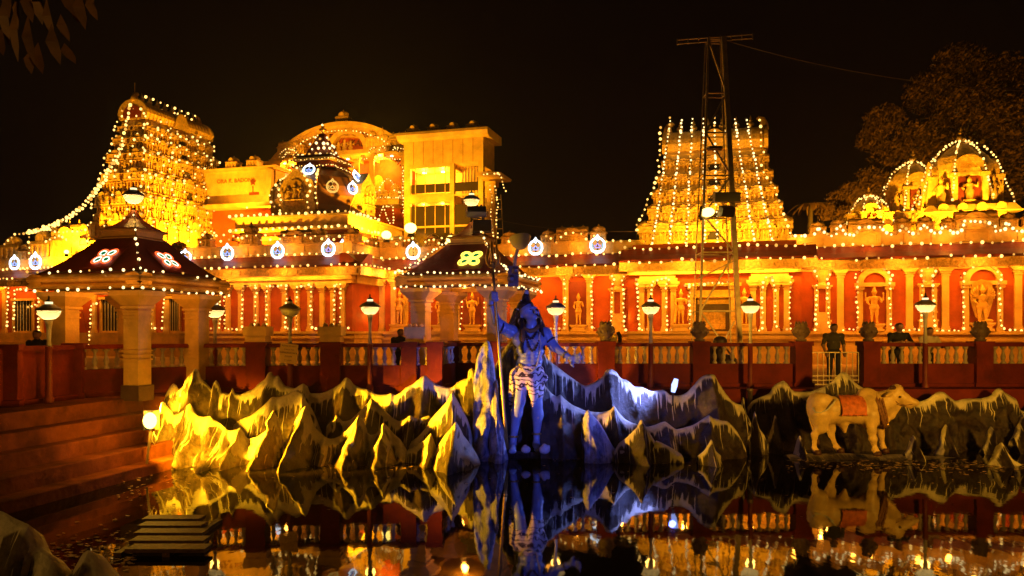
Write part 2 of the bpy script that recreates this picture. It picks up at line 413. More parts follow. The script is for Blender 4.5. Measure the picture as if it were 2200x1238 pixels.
# ------------------------------------------------------------------ smooth-blended bodies (surface nets over a distance field)
def sdf_mesh(prims, res, k=0.05, name='body'):
    """prims: ('c', a, b, ra, rb, tag) tapered limb | ('e', centre, radii, tag[, rot Matrix]) lobe. Returns verts, faces, tag per face."""
    lo = np.array([1e9] * 3); hi = -lo
    for p in prims:
        if p[0] == 'c':
            r = max(p[3], p[4])
            for q in (p[1], p[2]): lo = np.minimum(lo, np.array(q) - r); hi = np.maximum(hi, np.array(q) + r)
        else:
            r = max(p[2]) if len(p) > 4 else np.array(p[2])
            lo = np.minimum(lo, np.array(p[1]) - r); hi = np.maximum(hi, np.array(p[1]) + r)
    lo = lo - 3 * res - k; hi = hi + 3 * res + k
    n = np.ceil((hi - lo) / res).astype(int) + 1
    fld = np.full(n, 10.0, np.float32); tg = np.zeros(n, np.int8); best = np.full(n, 10.0, np.float32)
    ax = [lo[i] + res * np.arange(n[i]) for i in range(3)]
    for p in prims:
        if p[0] == 'c':
            a, b = np.array(p[1], float), np.array(p[2], float); r = max(p[3], p[4])
            l0 = np.minimum(a, b) - r; h0 = np.maximum(a, b) + r; t_ = p[5]
        else:
            c = np.array(p[1], float); r = max(p[2]); l0 = c - r; h0 = c + r; t_ = p[3]
        m = 2.5 * k + 3 * res
        i0 = np.clip(((l0 - m - lo) / res).astype(int), 0, n - 1); i1 = np.clip(((h0 + m - lo) / res).astype(int) + 2, 1, n)
        sl = tuple(slice(i0[i], i1[i]) for i in range(3))
        g = np.stack(np.meshgrid(*[ax[i][sl[i]] for i in range(3)], indexing='ij'), -1)
        if p[0] == 'c':
            ab = b - a; t = np.clip(((g - a) @ ab) / max(ab @ ab, 1e-9), 0, 1)
            d = np.linalg.norm(g - a - t[..., None] * ab, axis=-1) - (p[3] + t * (p[4] - p[3]))
        else:
            q = g - c
            if len(p) > 4: q = q @ np.array(p[4])
            rd = np.array(p[2], float)
            k0 = np.linalg.norm(q / rd, axis=-1); k1 = np.linalg.norm(q / rd ** 2, axis=-1)
            d = np.where(k1 > 1e-6, k0 * (k0 - 1) / np.maximum(k1, 1e-6), -min(rd))
        f0 = fld[sl]
        h = np.clip(0.5 + 0.5 * (f0 - d) / k, 0, 1)
        fld[sl] = f0 * (1 - h) + d * h - k * h * (1 - h)
        bb = best[sl]; w = d < bb
        tg[sl] = np.where(w, t_, tg[sl]); best[sl] = np.where(w, d, bb)
    S = fld < 0
    c8 = [(i, j, l) for i in (0, 1) for j in (0, 1) for l in (0, 1)]
    def sub(A, o): return A[o[0]:A.shape[0] - 1 + o[0], o[1]:A.shape[1] - 1 + o[1], o[2]:A.shape[2] - 1 + o[2]]
    cnt = sum(sub(S, o).astype(np.int8) for o in c8)
    mask = (cnt > 0) & (cnt < 8)
    acc = np.zeros(mask.shape + (3,), np.float32); num = np.zeros(mask.shape, np.float32)
    for o in c8:
        for axn in range(3):
            if o[axn]: continue
            o2 = list(o); o2[axn] = 1; o2 = tuple(o2)
            A, B = sub(fld, o), sub(fld, o2); cr = (A < 0) != (B < 0)
            t = np.where(cr, A / np.where(cr, A - B, 1), 0)
            for j in range(3): acc[..., j] += np.where(cr, o[j] + (t if j == axn else 0), 0)
            num += cr
    idx = np.full(mask.shape, -1, np.int64); idx[mask] = np.arange(mask.sum())
    ii = np.argwhere(mask)
    V = lo + res * (ii + acc[mask] / num[mask][:, None])
    TV = tg[:-1, :-1, :-1][mask]
    faces = []
    for axn in range(3):
        o = [0, 0, 0]; o[axn] = 1
        A = S[tuple(slice(0, S.shape[i] - (1 if i == axn else 0)) for i in range(3))]
        B = S[tuple(slice((1 if i == axn else 0), S.shape[i]) for i in range(3))]
        e = np.argwhere(A != B)
        u, w = [(1, 2), (2, 0), (0, 1)][axn]
        e = e[(e[:, u] > 0) & (e[:, w] > 0) & (e[:, u] < mask.shape[u]) & (e[:, w] < mask.shape[w]) & (e[:, axn] < mask.shape[axn])]
        if not len(e): continue
        def at(du, dw):
            q = e.copy(); q[:, u] -= du; q[:, w] -= dw
            return idx[q[:, 0], q[:, 1], q[:, 2]]
        quad = np.stack([at(1, 1), at(0, 1), at(0, 0), at(1, 0)], 1)
        flip = ~A[tuple(e.T)]
        quad[flip] = quad[flip][:, ::-1]
        faces.append(quad)
    Fq = np.concatenate(faces); Fq = Fq[(Fq >= 0).all(1)]
    ft = TV[Fq[:, 0]]
    return V, Fq, ft
def sdf_obj(name, prims, res, k, mats, parent=None, off=None):
    V, Fq, ft = sdf_mesh(prims, res, k, name)
    o0 = off if off is not None else (ORG.get(parent.name, (0, 0, 0)) if parent else (0, 0, 0))
    me = bpy.data.meshes.new(name)
    me.from_pydata((V - np.array(o0)).tolist(), [], Fq.tolist())
    for m in mats: me.materials.append(MATS[m])
    me.polygons.foreach_set('use_smooth', [True] * len(me.polygons))
    me.polygons.foreach_set('material_index', [int(min(t, len(mats) - 1)) for t in ft])
    me.update()
    return link(name, me, parent)

# ------------------------------------------------------------------ strings of small bulbs
BALL = MB().ball((0, 0, 0), 1.0, 6, 4)
def along(pts, sp):
    pts = [Vector(p) for p in pts]; out = []; carry = 0.0
    for a, b in zip(pts, pts[1:]):
        L = (b - a).length
        if L < 1e-6: continue
        t = carry
        while t <= L: out.append(a + (b - a) * (t / L)); t += sp
        carry = t - L
    return out
def light_string(label, runs, sp=0.3, r=0.065, m='bulb', group=None, cable=True, jit=0.035, name='light_string', glow=None, pts_glow=(), joined=False):
    """runs: list of world-space polylines. One string = its cord + its row of tiny bulbs."""
    base = Vector(runs[0][0]); mbc = MB(); mbb = MB(); dim = []
    for pts in runs:
        pts = [Vector(p) - base for p in pts]
        if cable:
            mbc.tube(pts, 0.012, 3, cap=False)
        for p in along(pts, sp):
            q = p + Vector((rr(-jit, jit), rr(-jit, jit) - 0.03, rr(-jit, jit)))
            if random.random() < .035: continue          # a dead bulb here and there
            rad = r * rr(0.62, 1.22); dim.append(random.random() < .2)
            mbb.add([(q.x + vx * rad, q.y + vy * rad, q.z + vz * rad) for vx, vy, vz in BALL.v], BALL.f)
    if joined: mbc = MB().tube([Vector(p) - base for pts in runs for p in pts], .012, 3, cap=False)
    if not cable: mbc.octa((0, 0, 0), 0.02)
    o = mbc.build(name, 'cable'); o.location = base
    tag(o, label, 'light string', group or 'strings of festival bulbs')
    b = mbb.build('bulb_row', m, o, smooth=True, off=(0, 0, 0)); b['kind'] = 'stuff'
    b.data.materials.append(MATS['bulb_dim']); nf = len(BALL.f)
    b.data.polygons.foreach_set('material_index', [int(dim[i // nf]) for i in range(len(b.data.polygons))])
    for q, pw_ in pts_glow: lamp('string_glow', 'POINT', o, tuple(Vector(q) - base), WARM, pw_, .2)
    if glow:                                 # the light its bulbs throw together, every few metres of cord
        step, power, push = glow
        for pts in runs:
            for p in along(pts, step)[0:]:
                lamp('string_glow', 'POINT', o, tuple(Vector(p) - base + Vector(push)), WARM, power, 0.12)
    return o
def sag(a, b, s, n=10):
    a, b = Vector(a), Vector(b)
    return [a + (b - a) * (i / n) - Vector((0, 0, s * 4 * (i / n) * (1 - i / n))) for i in range(n + 1)]
# ================================================================== the setting
def sheet(name, poly, z, m, zb=None):
    mb = MB(); n = len(poly)
    vs = [(x, y, z) for x, y in poly]
    fs = [tuple(range(n))]
    if zb is not None:
        vs += [(x, y, zb) for x, y in poly]
        for i in range(n): fs.append((i, i + n, (i + 1) % n + n, (i + 1) % n))
    mb.add(vs, fs); o = mb.build(name, m); o['kind'] = 'structure'; return o
def sx(d, x0): return x0 + 0.2 * (d - 16.0)           # the steps run away from the camera, leaning right
STEP_X = [-7.54, -7.95, -8.42, -8.78, -9.2]; STEP_Z = [-1.22, -0.93, -0.63, -0.33, 0.0]
D_END = 18.6
terrace = sheet('terrace', [(-200, 20.9), (-200, 400), (200, 400), (200, 20.9), (40, 20.9), (sx(20.9, -9.3), 20.9)], 0.0, 'paving', -2.5)
left_bank = sheet('left_bank', [(-200, -6), (-200, 20.89), (sx(20.89, -9.3), 20.89), (sx(20.89, -9.2) + 1.6, 20.89), (sx(D_END, -9.2) + 1.2, D_END + 0.01), (sx(D_END, -9.2), D_END + 0.01), (sx(D_END, -9.2), D_END), (sx(-6, -9.2), -6)], -0.004, 'step_stone', -2.5)
near_bank = sheet('near_bank', [(sx(-6, -9.19), -6), (sx(3.6, -9.19), 3.6), (40, 3.6), (40, -6)], -0.008, 'step_stone', -2.5)
water = sheet('pond_water', [(-9, 3.3), (40.2, 3.3), (40.2, 21.0), (-9, 21.0)], WATER_Z, 'water')
bed = sheet('pond_bed', [(-12, 3.0), (41, 3.0), (41, 21.2), (-12, 21.2)], -2.4, 'dark_stone')
rt = MB().box(-7.0, 40, 20.84, 20.899, -2.4, -.003).box(-7.0, 40, 20.84, 21.79, -.002, .012).build('retaining_wall', 'red_paint'); rt['kind'] = 'structure'
steps = bpy.data.objects.new('bathing_steps', None); COL.objects.link(steps); steps['kind'] = 'structure'
for i in range(4):
    z1 = STEP_Z[i]; a = STEP_X[i]; b = STEP_X[i + 1] - 0.25
    e = D_END + 0.12 * (3 - i) - 0.05
    y0 = 2.0 + 0.01 * i
    ps = [(sx(y0, a), y0), (sx(e, a), e), (sx(e, b), e), (sx(y0, b), y0)]
    mb = MB(); n = 4
    rim = 0.02
    mb.add([(x, y, -2.4) for x, y in ps] + [(x, y, z1 - rim) for x, y in ps] + [(x - (rim if q < 2 else 0), y - (rim if q in (1,) else 0), z1) for q, (x, y) in enumerate(ps)],
           [(0, 1, 5, 4), (1, 2, 6, 5), (2, 3, 7, 6), (3, 0, 4, 7), (4, 5, 9, 8), (5, 6, 10, 9), (6, 7, 11, 10), (7, 4, 8, 11), (8, 9, 10, 11)])
    mb.build('step', 'step_stone', steps)

# ------------------------------------------------------------------ balustrade round the pond
bal_mesh = shared(MB().lathe([(0.075, 0), (0.075, 0.05), (0.04, 0.07), (0.05, 0.12), (0.068, 0.18), (0.06, 0.24), (0.035, 0.32), (0.03, 0.38), (0.05, 0.43), (0.075, 0.45), (0.075, 0.5)], 8), 'baluster', 'baluster_paint', True)
RAIL_T, RAIL_B, SILL = 1.22, 1.12, 0.64
def baluster_run(root, a, b, n, solid=False, zb=-0.25):
    """one length of parapet between two piers, in world plan coordinates"""
    a = Vector((a[0], a[1], 0)); b = Vector((b[0], b[1], 0)); t = (b - a); L = t.length; t.normalize(); nr = Vector((-t.y, t.x, 0))
    ang = math.atan2(t.y, t.x); M = Matrix.Translation(a) @ Matrix.Rotation(ang, 4, 'Z')
    if solid:
        MB().box(0, L, -0.1, 0.1, 0.1, RAIL_B).xf(M).build('wall_panel', 'red_paint', root)
    else:
        MB().box(0, L, -0.1, 0.1, 0.1, SILL).xf(M).build('dwarf_wall', 'red_paint', root)
        for i in range(n):
            p = M @ Vector((L * (i + 0.75) / (n + 0.5), 0, SILL))
            place('baluster', bal_mesh, root, p, rr(0, 1), (1, 1, (RAIL_B - SILL) / 0.5))
    MB().box(0, L, -0.16, 0.16, RAIL_B, RAIL_T - 0.03).box(0.0, L, -0.14, 0.14, RAIL_T - 0.03, RAIL_T).xf(M).build('top_rail', 'red_paint', root)
    MB().box(0, L, -0.2, 0.2, zb, 0.1).xf(M).build('footing', 'red_paint', root)
def pier(root, x, y, w=0.46, cap=True, h=1.26, ang=0.0):
    mb = MB().box(-w / 2, w / 2, -w / 2, w / 2, -0.3, h - 0.12).box(-w / 2 - 0.03, w / 2 + 0.03, -w / 2 - 0.03, w / 2 + 0.03, h - 0.12, h)
    mb.box(-w / 2 - 0.05, w / 2 + 0.05, -w / 2 - 0.05, w / 2 + 0.05, -0.3, 0.12)
    mb.xf(Matrix.Translation((x, y, 0)) @ Matrix.Rotation(ang, 4, 'Z'))
    return mb.build('pier', 'red_paint', root)
BD = 22.0
bal_r = thing('balustrade', 'dark red balustrade with pale turned balusters behind the statue and the bull', 'balustrade', (PX(1500, BD), BD, 0))
xs = [PX(x, BD) for x in (1301, 1503, 1721, 1866, 2106, 2330)]
for i, x in enumerate(xs): pier(bal_r, x, BD)
g = 0.23
baluster_run(bal_r, (PX(1060, BD) , BD), (xs[0] - g, BD), 12)
baluster_run(bal_r, (xs[0] + g, BD), (xs[1] - g, BD), 9)
baluster_run(bal_r, (xs[1] + g, BD), (xs[2] - g, BD), 9)
baluster_run(bal_r, (xs[3] + g, BD), (xs[4] - g, BD), 10)
baluster_run(bal_r, (xs[4] + g, BD), (xs[5] - g, BD), 10)
MB().box(xs[2] + g + 0.02, xs[3] - g - 0.02, BD - 0.2, BD + 0.2, -0.25, 0.02).build('threshold', 'red_paint', bal_r)
# bay beside the right-hand pavilion
pts = [(935, 20.9), (976, 22.7), (1060, BD)]
pw = [(PX(x, d), d) for x, d in pts]
baluster_run(bal_r, pw[0], pw[1], 5); baluster_run(bal_r, pw[1], pw[2], 4)
pier(bal_r, pw[1][0], pw[1][1], 0.3); pier(bal_r, pw[2][0], pw[2][1], 0.3)
bal_l = thing('balustrade', 'dark red balustrade running from the front left steps past the notice board', 'balustrade', (PX(560, 21), 21, 0))
pts = [(20, 16.2), (160, 18.2), (292, 19.35), (405, 20.1), (555, 20.6), (713, 20.8), (880, 20.9), (935, 20.9)]
pw = [(PX(x, d), d) for x, d in pts]
for i in range(len(pw) - 1):
    baluster_run(bal_l, pw[i], pw[i + 1], [0, 5, 5, 8, 8, 8, 2][i], solid=(i == 0))
for i, (x, d) in enumerate(pw):
    if i in (2, 3): continue
    pier(bal_l, x, d, 0.5 if i in (4, 5) else 0.4, ang=0.3 if i < 3 else 0)
MB().box(pw[0][0] - 9, pw[0][0], 15.6, 16.4, -0.2, 1.18).build('wall_panel', 'red_paint', bal_l)
# steel gate in the gap
gate = thing('steel_gate', 'low steel bar gate in the gap of the balustrade behind the bull', 'gate', ((xs[2] + xs[3]) / 2, BD, 0.02))
gx0, gx1 = xs[2] + g + 0.06, xs[3] - g - 0.06
for z in (0.06, 0.18, 0.3, 0.95): MB().bar((gx0, BD, z), (gx1, BD, z), 0.028).build('rail', 'steel', gate)
for i in range(9):
    x = gx0 + (gx1 - gx0) * i / 8; MB().bar((x, BD - 0.02, 0.03), (x, BD - 0.02, 0.96), 0.02).build('upright', 'steel', gate)

# urn ornaments on the piers
urn_mb = MB().lathe([(0.14, 0), (0.16, 0.05), (0.10, 0.08), (0.2, 0.16), (0.235, 0.26), (0.22, 0.36), (0.15, 0.42), (0.19, 0.45), (0.14, 0.5)], 12)
for k in range(8):
    a = k * math.pi / 4; urn_mb.lathe([(0.05, 0), (0.04, 0.06), (0.0, 0.11)], 5, (0.13 * math.cos(a), 0.13 * math.sin(a), 0.46))
    urn_mb.ball((0.225 * math.cos(a), 0.225 * math.sin(a), 0.26), 0.045, 5, 4)
urn_me = shared(urn_mb, 'urn', 'urn_bronze', True)
UL = ['grey lotus urn lit violet on the pier right of the statue', 'dark lotus urn on the pier before the tower doorway', 'dark lotus urn on the left pier of the steel gate',
      'dark lotus urn on the right pier of the steel gate', 'dark lotus urn on the pier below the great shield niche']
for x, lb in zip(xs[:5], UL):
    o = link('lotus_urn', urn_me, None, (x, BD, 1.26)); tag(o, lb, 'urn', 'urns on the balustrade piers')
# carved stone pots on the left-hand piers
for (x, d), lb in (((pw[4]), 'small carved stone block on the pier left of the unlit lamp post'), ((pw[5]), 'small carved stone block on the pier right of the notice board'), ((PX(893, 22.9), 22.9), 'small carved stone block beside the child in black')):
    mb = MB().box(-0.26, 0.26, -0.26, 0.26, 0, 0.14).box(-0.3, 0.3, -0.3, 0.3, 0.16, 0.4).box(-0.24, 0.24, -0.24, 0.24, 0.14, 0.16)
    for k in range(3): mb.ball((-0.16 + 0.16 * k, -0.05, 0.43), 0.07, 6, 4)
    o = mb.build('stone_block', 'cream'); o.location = (x, d, 1.26); tag(o, lb, 'stone block', 'stone blocks on the left-hand piers')
    if d > 22: MB().box(-0.3, 0.3, -0.3, 0.3, -1.26, 0.0).build('pedestal', 'cream', o)

# ================================================================== temple front
Z_PL, Z_WT, Z_FA, Z_EV, Z_UP, Z_PA = 1.57, 4.62, 4.48, 4.92, 5.62, 6.28
EAVE = 1.0
def mini_shrine(kind):
    """unit-wide (x), unit-deep (y), unit-high (z) miniature roof-shrine of carved stone; front is -y"""
    mb = MB()
    mb.box(-0.5, 0.5, -0.5, 0.5, 0, 0.08).box(-0.42, 0.42, -0.40, 0.42, 0.08, 0.46)
    for x in (-0.4, -0.14, 0.14, 0.4): mb.box(x - 0.05, x + 0.05, -0.47, -0.38, 0.08, 0.46)
    mb.box(-0.3, 0.3, -0.44, -0.38, 0.38, 0.46)
    mb.frust(-0.52, 0.52, -0.52, 0.52, 0.46, 0.56, 0.08)
    if kind == 'sala':                       # oblong, barrel roof
        prof = [(0.40 * math.cos(a) * (1.12 if 0.3 < a < 2.8 else 1), 0.56 + 0.32 * math.sin(a)) for a in [math.pi * i / 8 for i in range(9)]]
        mb.prism([(p[0], p[1]) for p in prof], 'x', -0.44, 0.44)
        arc = [(0.24 * math.cos(a), 0.56 + 0.24 * math.sin(a)) for a in [math.pi * i / 8 for i in range(9)]]
        mb.prism(arc, 'y', -0.5, -0.3)
        for x in (-0.3, 0, 0.3): mb.lathe([(0.05, 0), (0.06, 0.03), (0.02, 0.07), (0.0, 0.14)], 5, (x, 0, 0.86))
    else:                                    # square, dome roof
        mb.lathe([(0.34, 0.56), (0.42, 0.64), (0.40, 0.74), (0.26, 0.84), (0.06, 0.88), (0.07, 0.92), (0.0, 1.0)], 8)
        arc = [(0.2 * math.cos(a), 0.58 + 0.22 * math.sin(a)) for a in [math.pi * i / 6 for i in range(7)]]
        mb.prism(arc, 'y', -0.46, -0.2)
    return shared(mb, 'mini_shrine', 'cream_carved')
SALA, KUTA = mini_shrine('sala'), mini_shrine('kuta')
fig_mb = MB()
fig_mb.lathe([(0.3, 0), (0.3, 0.06), (0.16, 0.08), (0.2, 0.3), (0.22, 0.42), (0.13, 0.52), (0.2, 0.66), (0.17, 0.72), (0.07, 0.76), (0.11, 0.82), (0.11, 0.88), (0.07, 0.95), (0.02, 1.02)], 7, sq=(1, 0.7))
fig_mb.tube([(-0.2, 0, 0.68), (-0.33, -0.05, 0.55), (-0.24, -0.16, 0.46)], [0.07, 0.06, 0.05], 5)
fig_mb.tube([(0.2, 0, 0.68), (0.34, -0.05, 0.58), (0.36, -0.12, 0.76)], [0.07, 0.06, 0.05], 5)
FIG = shared(fig_mb, 'carved_figure', 'cream_carved', True)
kal = MB().lathe([(0.10, 0), (0.05, 0.08), (0.22, 0.2), (0.26, 0.32), (0.2, 0.42), (0.06, 0.48), (0.13, 0.55), (0.13, 0.6), (0.05, 0.66), (0.08, 0.73), (0.0, 0.98)], 10)
KALASHA = shared(kal, 'kalasha', 'brass', True)

def column(root, x, v, z0=Z_PL, z1=Z_WT - 0.02, w=0.30, name='column'):
    u = fu(x, v); mb = MB()
    mb.box(u - w * 0.7, u + w * 0.7, v - 0.22, v, z0, z0 + 0.14).box(u - w * 0.58, u + w * 0.58, v - 0.18, v, z0 + 0.14, z0 + 0.24)
    h = z1 - z0
    mb.box(u - w / 2, u + w / 2, v - 0.15, v, z0 + 0.24, z1 - 0.46)
    mb.box(u - w * 0.62, u + w * 0.62, v - 0.19, v, z1 - 0.46, z1 - 0.40).box(u - w * 0.5, u + w * 0.5, v - 0.16, v, z1 - 0.40, z1 - 0.34)
    mb.box(u - w * 0.75, u + w * 0.75, v - 0.22, v, z1 - 0.34, z1 - 0.26)
    mb.frust(u - w * 1.15, u + w * 1.15, v - 0.30, v - 0.001, z1 - 0.13, z1 - 0.26 - 0.001, w * 0.4, 0.0)
    mb.box(u - w * 1.2, u + w * 1.2, v - 0.32, v, z1 - 0.13, z1)
    return mb.build(name, 'cream', root)
def vase_pilaster(root, x, v, z0=Z_PL, z1=Z_WT):
    u = fu(x, v); mb = MB()
    mb.box(u - 0.44, u + 0.44, v - 0.3, v, z0, z0 + 0.16).box(u - 0.38, u + 0.38, v - 0.26, v, z0 + 0.16, z0 + 0.46).box(u - 0.42, u + 0.42, v - 0.29, v, z0 + 0.46, z0 + 0.54)
    mb.box(u - 0.34, u + 0.34, v - 0.24, v, z0 + 0.54, z0 + 0.86).box(u - 0.38, u + 0.38, v - 0.26, v, z0 + 0.86, z0 + 0.92)
    for s in (-1, 1):
        c = u + s * 0.26
        mb.box(c - 0.10, c + 0.10, v - 0.2, v, z0 + 0.92, z0 + 2.06)
    mb.box(u - 0.40, u + 0.40, v - 0.26, v, z0 + 2.06, z0 + 2.14).box(u - 0.46, u + 0.46, v - 0.29, v, z0 + 2.14, z0 + 2.22)
    mb.lathe([(0.26, 0), (0.16, 0.14), (0.30, 0.3), (0.44, 0.52), (0.46, 0.68), (0.36, 0.8)], 10, (u, v - 0.02, z0 + 2.22), sq=(1, 0.6))
    mb.box(u - 0.5, u + 0.5, v - 0.3, v, z0 + 3.0, z1 - 0.001)
    return mb.build('vase_pilaster', 'cream', root)
def arched_niche(root, x, v, w=1.35, z0=Z_PL):
    u = fu(x, v)
    MB().box(u - w / 2 + 0.22, u + w / 2 - 0.22, v - 0.03, v, z0, z0 + 2.75).build('niche_panel', 'red_wall', root)
    for s in (-1, 1):
        c = u + s * (w / 2 - 0.12)
        MB().box(c - 0.17, c + 0.17, v - 0.24, v, z0, z0 + 0.2).box(c - 0.12, c + 0.12, v - 0.18, v, z0 + 0.2, z0 + 1.98).box(c - 0.19, c + 0.19, v - 0.25, v, z0 + 1.98, z0 + 2.12).build('niche_jamb', 'cream', root)
    MB().box(u - w / 2 - 0.12, u + w / 2 + 0.12, v - 0.3, v, z0 + 2.12, z0 + 2.3).build('niche_lintel', 'cream', root)
    ro, ri = w / 2 - 0.0, w / 2 - 0.26; n = 14; cz = z0 + 2.3
    vs = []; fs = []
    for i in range(n + 1):
        a = math.pi * i / n
        for r in (ri, ro):
            for vv in (v - 0.24, v - 0.002): vs.append((u + r * math.cos(a), vv, cz + r * math.sin(a) * 0.95))
    for i in range(n):
        o = i * 4
        fs += [(o, o + 2, o + 6, o + 4), (o + 2, o + 3, o + 7, o + 6), (o + 1, o, o + 4, o + 5), (o + 3, o + 1, o + 5, o + 7)]
    MB().add(vs, fs).build('niche_arch', 'cream', root)
def eave_roof(root, u0, u1, v, ends=(0.0, 0.0)):
    """fascia + sloped maroon eave + parapet band, for a wall at v"""
    e0, e1 = ends
    a0, a1 = u0 - e0, u1 + e1
    MB().box(a0, a1, v - EAVE, v - EAVE + 0.14, Z_FA, Z_EV).box(a0, a1, v - EAVE - 0.05, v - EAVE, Z_EV - 0.09, Z_EV - 0.02).box(a0, a1, v - EAVE - 0.04, v - EAVE, Z_FA, Z_FA + 0.06).build('fascia', 'cream_carved', root)
    n = max(2, int((a1 - a0) / 0.55))
    mb = MB()
    for i in range(n):
        uc = a0 + (a1 - a0) * (i + 0.5) / n
        mb.box(uc - 0.09, uc + 0.09, v - EAVE - 0.035, v - EAVE - 0.0005, Z_FA + 0.1, Z_EV - 0.12)
    mb.build('fascia_carving', 'cream_carved', root)['kind'] = 'stuff'
    MB().box(a0, a1, v - EAVE + 0.14, v, Z_WT, Z_WT + 0.1).build('soffit', 'cream', root)
    MB().prism([(v - EAVE - 0.08, Z_EV), (v - EAVE - 0.05, Z_EV + 0.1), (v - 0.55, Z_EV + 0.38), (v - 0.2, Z_UP - 0.05), (v - 0.15, Z_UP), (v + 0.3, Z_UP), (v + 0.3, Z_EV)], 'x', a0, a1).build('eave_roof', 'maroon', root)
def parapet(root, u0, u1, v, panels=True):
    MB().box(u0, u1, v, v + 0.3, Z_UP + 0.002, Z_PA - 0.1).box(u0, u1, v - 0.06, v + 0.34, Z_PA - 0.1, Z_PA).box(u0, u1, v - 0.05, v, Z_UP + 0.002, Z_UP + 0.1).build('parapet', 'cream', root)
    n = max(2, int((u1 - u0) / 1.1))
    for i in range(n):
        uc = u0 + (u1 - u0) * (i + 0.5) / n
        MB().box(uc - 0.09, uc + 0.09, v - 0.05, v, Z_UP + 0.1, Z_PA - 0.1).build('parapet_pilaster', 'cream', root)
def wing(root, x0, x1, v, ends=(0, 0), par=True):
    u0, u1 = fu(x0, v), fu(x1, v)
    MB().box(u0, u1, v - 0.5, v + 3, -0.1, 0.5).box(u0, u1, v - 0.35, v + 3, 0.5, 1.1).box(u0, u1, v - 0.45, v + 3, 1.1, 1.22).box(u0, u1, v - 0.32, v + 3, 1.22, 1.42).box(u0, u1, v - 0.5, v + 3, 1.42, Z_PL).build('plinth', 'cream', root)
    MB().box(u0, u1, v, v + 0.4, Z_PL, Z_UP).build('wall', 'red_wall', root)
    MB().box(u0, u1, v - 0.1, v, Z_WT - 0.16, Z_WT - 0.002).build('wall_moulding', 'cream', root)
    MB().box(u0, u1, v + 0.4, v + 9, Z_UP - 0.3, Z_UP - 0.1).build('flat_roof', 'maroon', root)
    eave_roof(root, u0, u1, v, ends)
    if par: parapet(root, u0, u1, v + 0.0)
    return u0, u1
def eave_lights(root, u0, u1, v, n, power):
    """warm strip fittings tucked behind the fascia"""
    L = (u1 - u0) / n
    for i in range(n):
        uc = u0 + L * (i + 0.5)
        lamp('eave_strip_light', 'AREA', root, (uc, v - EAVE + 0.22, Z_WT - 0.03), (1.0, 0.36, 0.025), power * L * 1.5, rot=(math.radians(28), 0, 0), size=L * 0.9, size_y=0.1)

# right wing
rw = thing('temple_wing', 'long red temple wing with arched niches right of the tower gate', 'temple wing', (fu(2000), 0, 0), True)
u0, u1 = wing(rw, 1692, 2420, 0.0); eave_lights(rw, u0, u1, 0.0, 4, 13)
for x in (1805, 1953, 2030, 2186, 2290): column(rw, x, 0.0)
for x in (1766, 1993, 2235): vase_pilaster(rw, x, 0.0)
for x in (1878, 2110): arched_niche(rw, x, 0.0, 1.5 if x < 2000 else 1.62)
for x, k, w, h in ((1757, KUTA, .8, .7), (1800, KUTA, .8, .8), (1858, SALA, 1.7, .8), (1937, KUTA, .8, .8), (1987, KUTA, .8, .8), (2036, KUTA, .7, .7), (2095, SALA, 2.0, 1.0), (2165, KUTA, .8, .8), (2215, KUTA, .8, .9)):
    place('roof_shrine', k, rw, (fu(x, .12), 0.12, Z_PA - 0.02), 0, (w, 0.5, h))
# middle wing
mw = thing('temple_wing', 'red temple wing with framed statue niches behind the right pavilion', 'temple wing', (fu(1100), 0, 0), True)
u0, u1 = wing(mw, 755, 1385, 0.0); eave_lights(mw, u0, u1, 0.0, 4, 13)
for x in (822, 847, 873, 983, 1047, 1078, 1216, 1267): column(mw, x, 0.0)
for x in (906, 960, 1327): vase_pilaster(mw, x, 0.0)
for x in (1243, 1015):
    u = fu(x); MB().box(u - 0.5, u + 0.5, -0.03, 0, Z_PL, 4.2).build('niche_panel', 'maroon', mw)
for x, k, w, h in ((800, KUTA, .9, .8), (842, SALA, 1.5, .8), (930, KUTA, .9, .8), (985, SALA, 1.4, .8), (1095, KUTA, .9, .8), (1178, KUTA, .8, .8), (1230, SALA, 1.9, .95), (1286, KUTA, .9, .95)):
    place('roof_shrine', k, mw, (fu(x, .12), 0.12, Z_PA - 0.02), 0, (w, 0.5, h))
# porch of the right tower
PV = -1.5
po = thing('tower_porch', 'golden columned porch with a dark doorway under the right tower', 'porch', (fu(1530, PV), PV, 0), True)
p0, p1 = fu(1350, PV), fu(1722, PV)
MB().box(p0, p1, PV - 0.5, 0.2, -0.1, 0.6).box(p0, p1, PV - 0.36, 0.2, 0.6, 1.2).box(p0, p1, PV - 0.5, 0.2, 1.2, 1.36).box(p0, p1, PV - 0.4, 0.2, 1.36, 1.45).box(p0, p1, PV - 0.52, 0.2, 1.45, Z_PL).build('plinth', 'cream', po)
da, db = fu(1493, PV), fu(1572, PV)
for a, b in ((p0, da), (db, p1)): MB().box(a, b, PV, PV + 0.4, Z_PL, Z_UP).build('wall', 'red_wall', po)
MB().box(da, db, PV + 0.002, PV + 0.4, 3.55, Z_UP).build('wall', 'red_wall', po)
for s in (p0, p1 - 0.4): MB().box(s, s + 0.4, PV + 0.4, -0.001, Z_PL, Z_UP).build('side_wall', 'red_wall', po)
MB().box(da + 0.02, db - 0.02, PV + 0.5, PV + 0.56, Z_PL, 3.6).build('door_leaf', 'wood_door', po)
dl = LAST[0]
MB().box(da + 0.3, db - 0.3, PV + 0.46, PV + 0.5, Z_PL + 0.1, 2.6).build('door_panel', 'cream_carved', dl)
MB().box(da + 0.1, db - 0.1, PV + 0.44, PV + 0.5, 2.9, 3.2).build('door_panel', 'gold', dl)
for a, b in ((da - 0.28, da + 0.04), (db - 0.04, db + 0.28)):
    MB().box(a, b, PV - 0.2, PV, Z_PL, 3.6).box(a - 0.06, b + 0.06, PV - 0.26, PV, 3.6, 3.74).build('door_jamb', 'cream_carved', po)
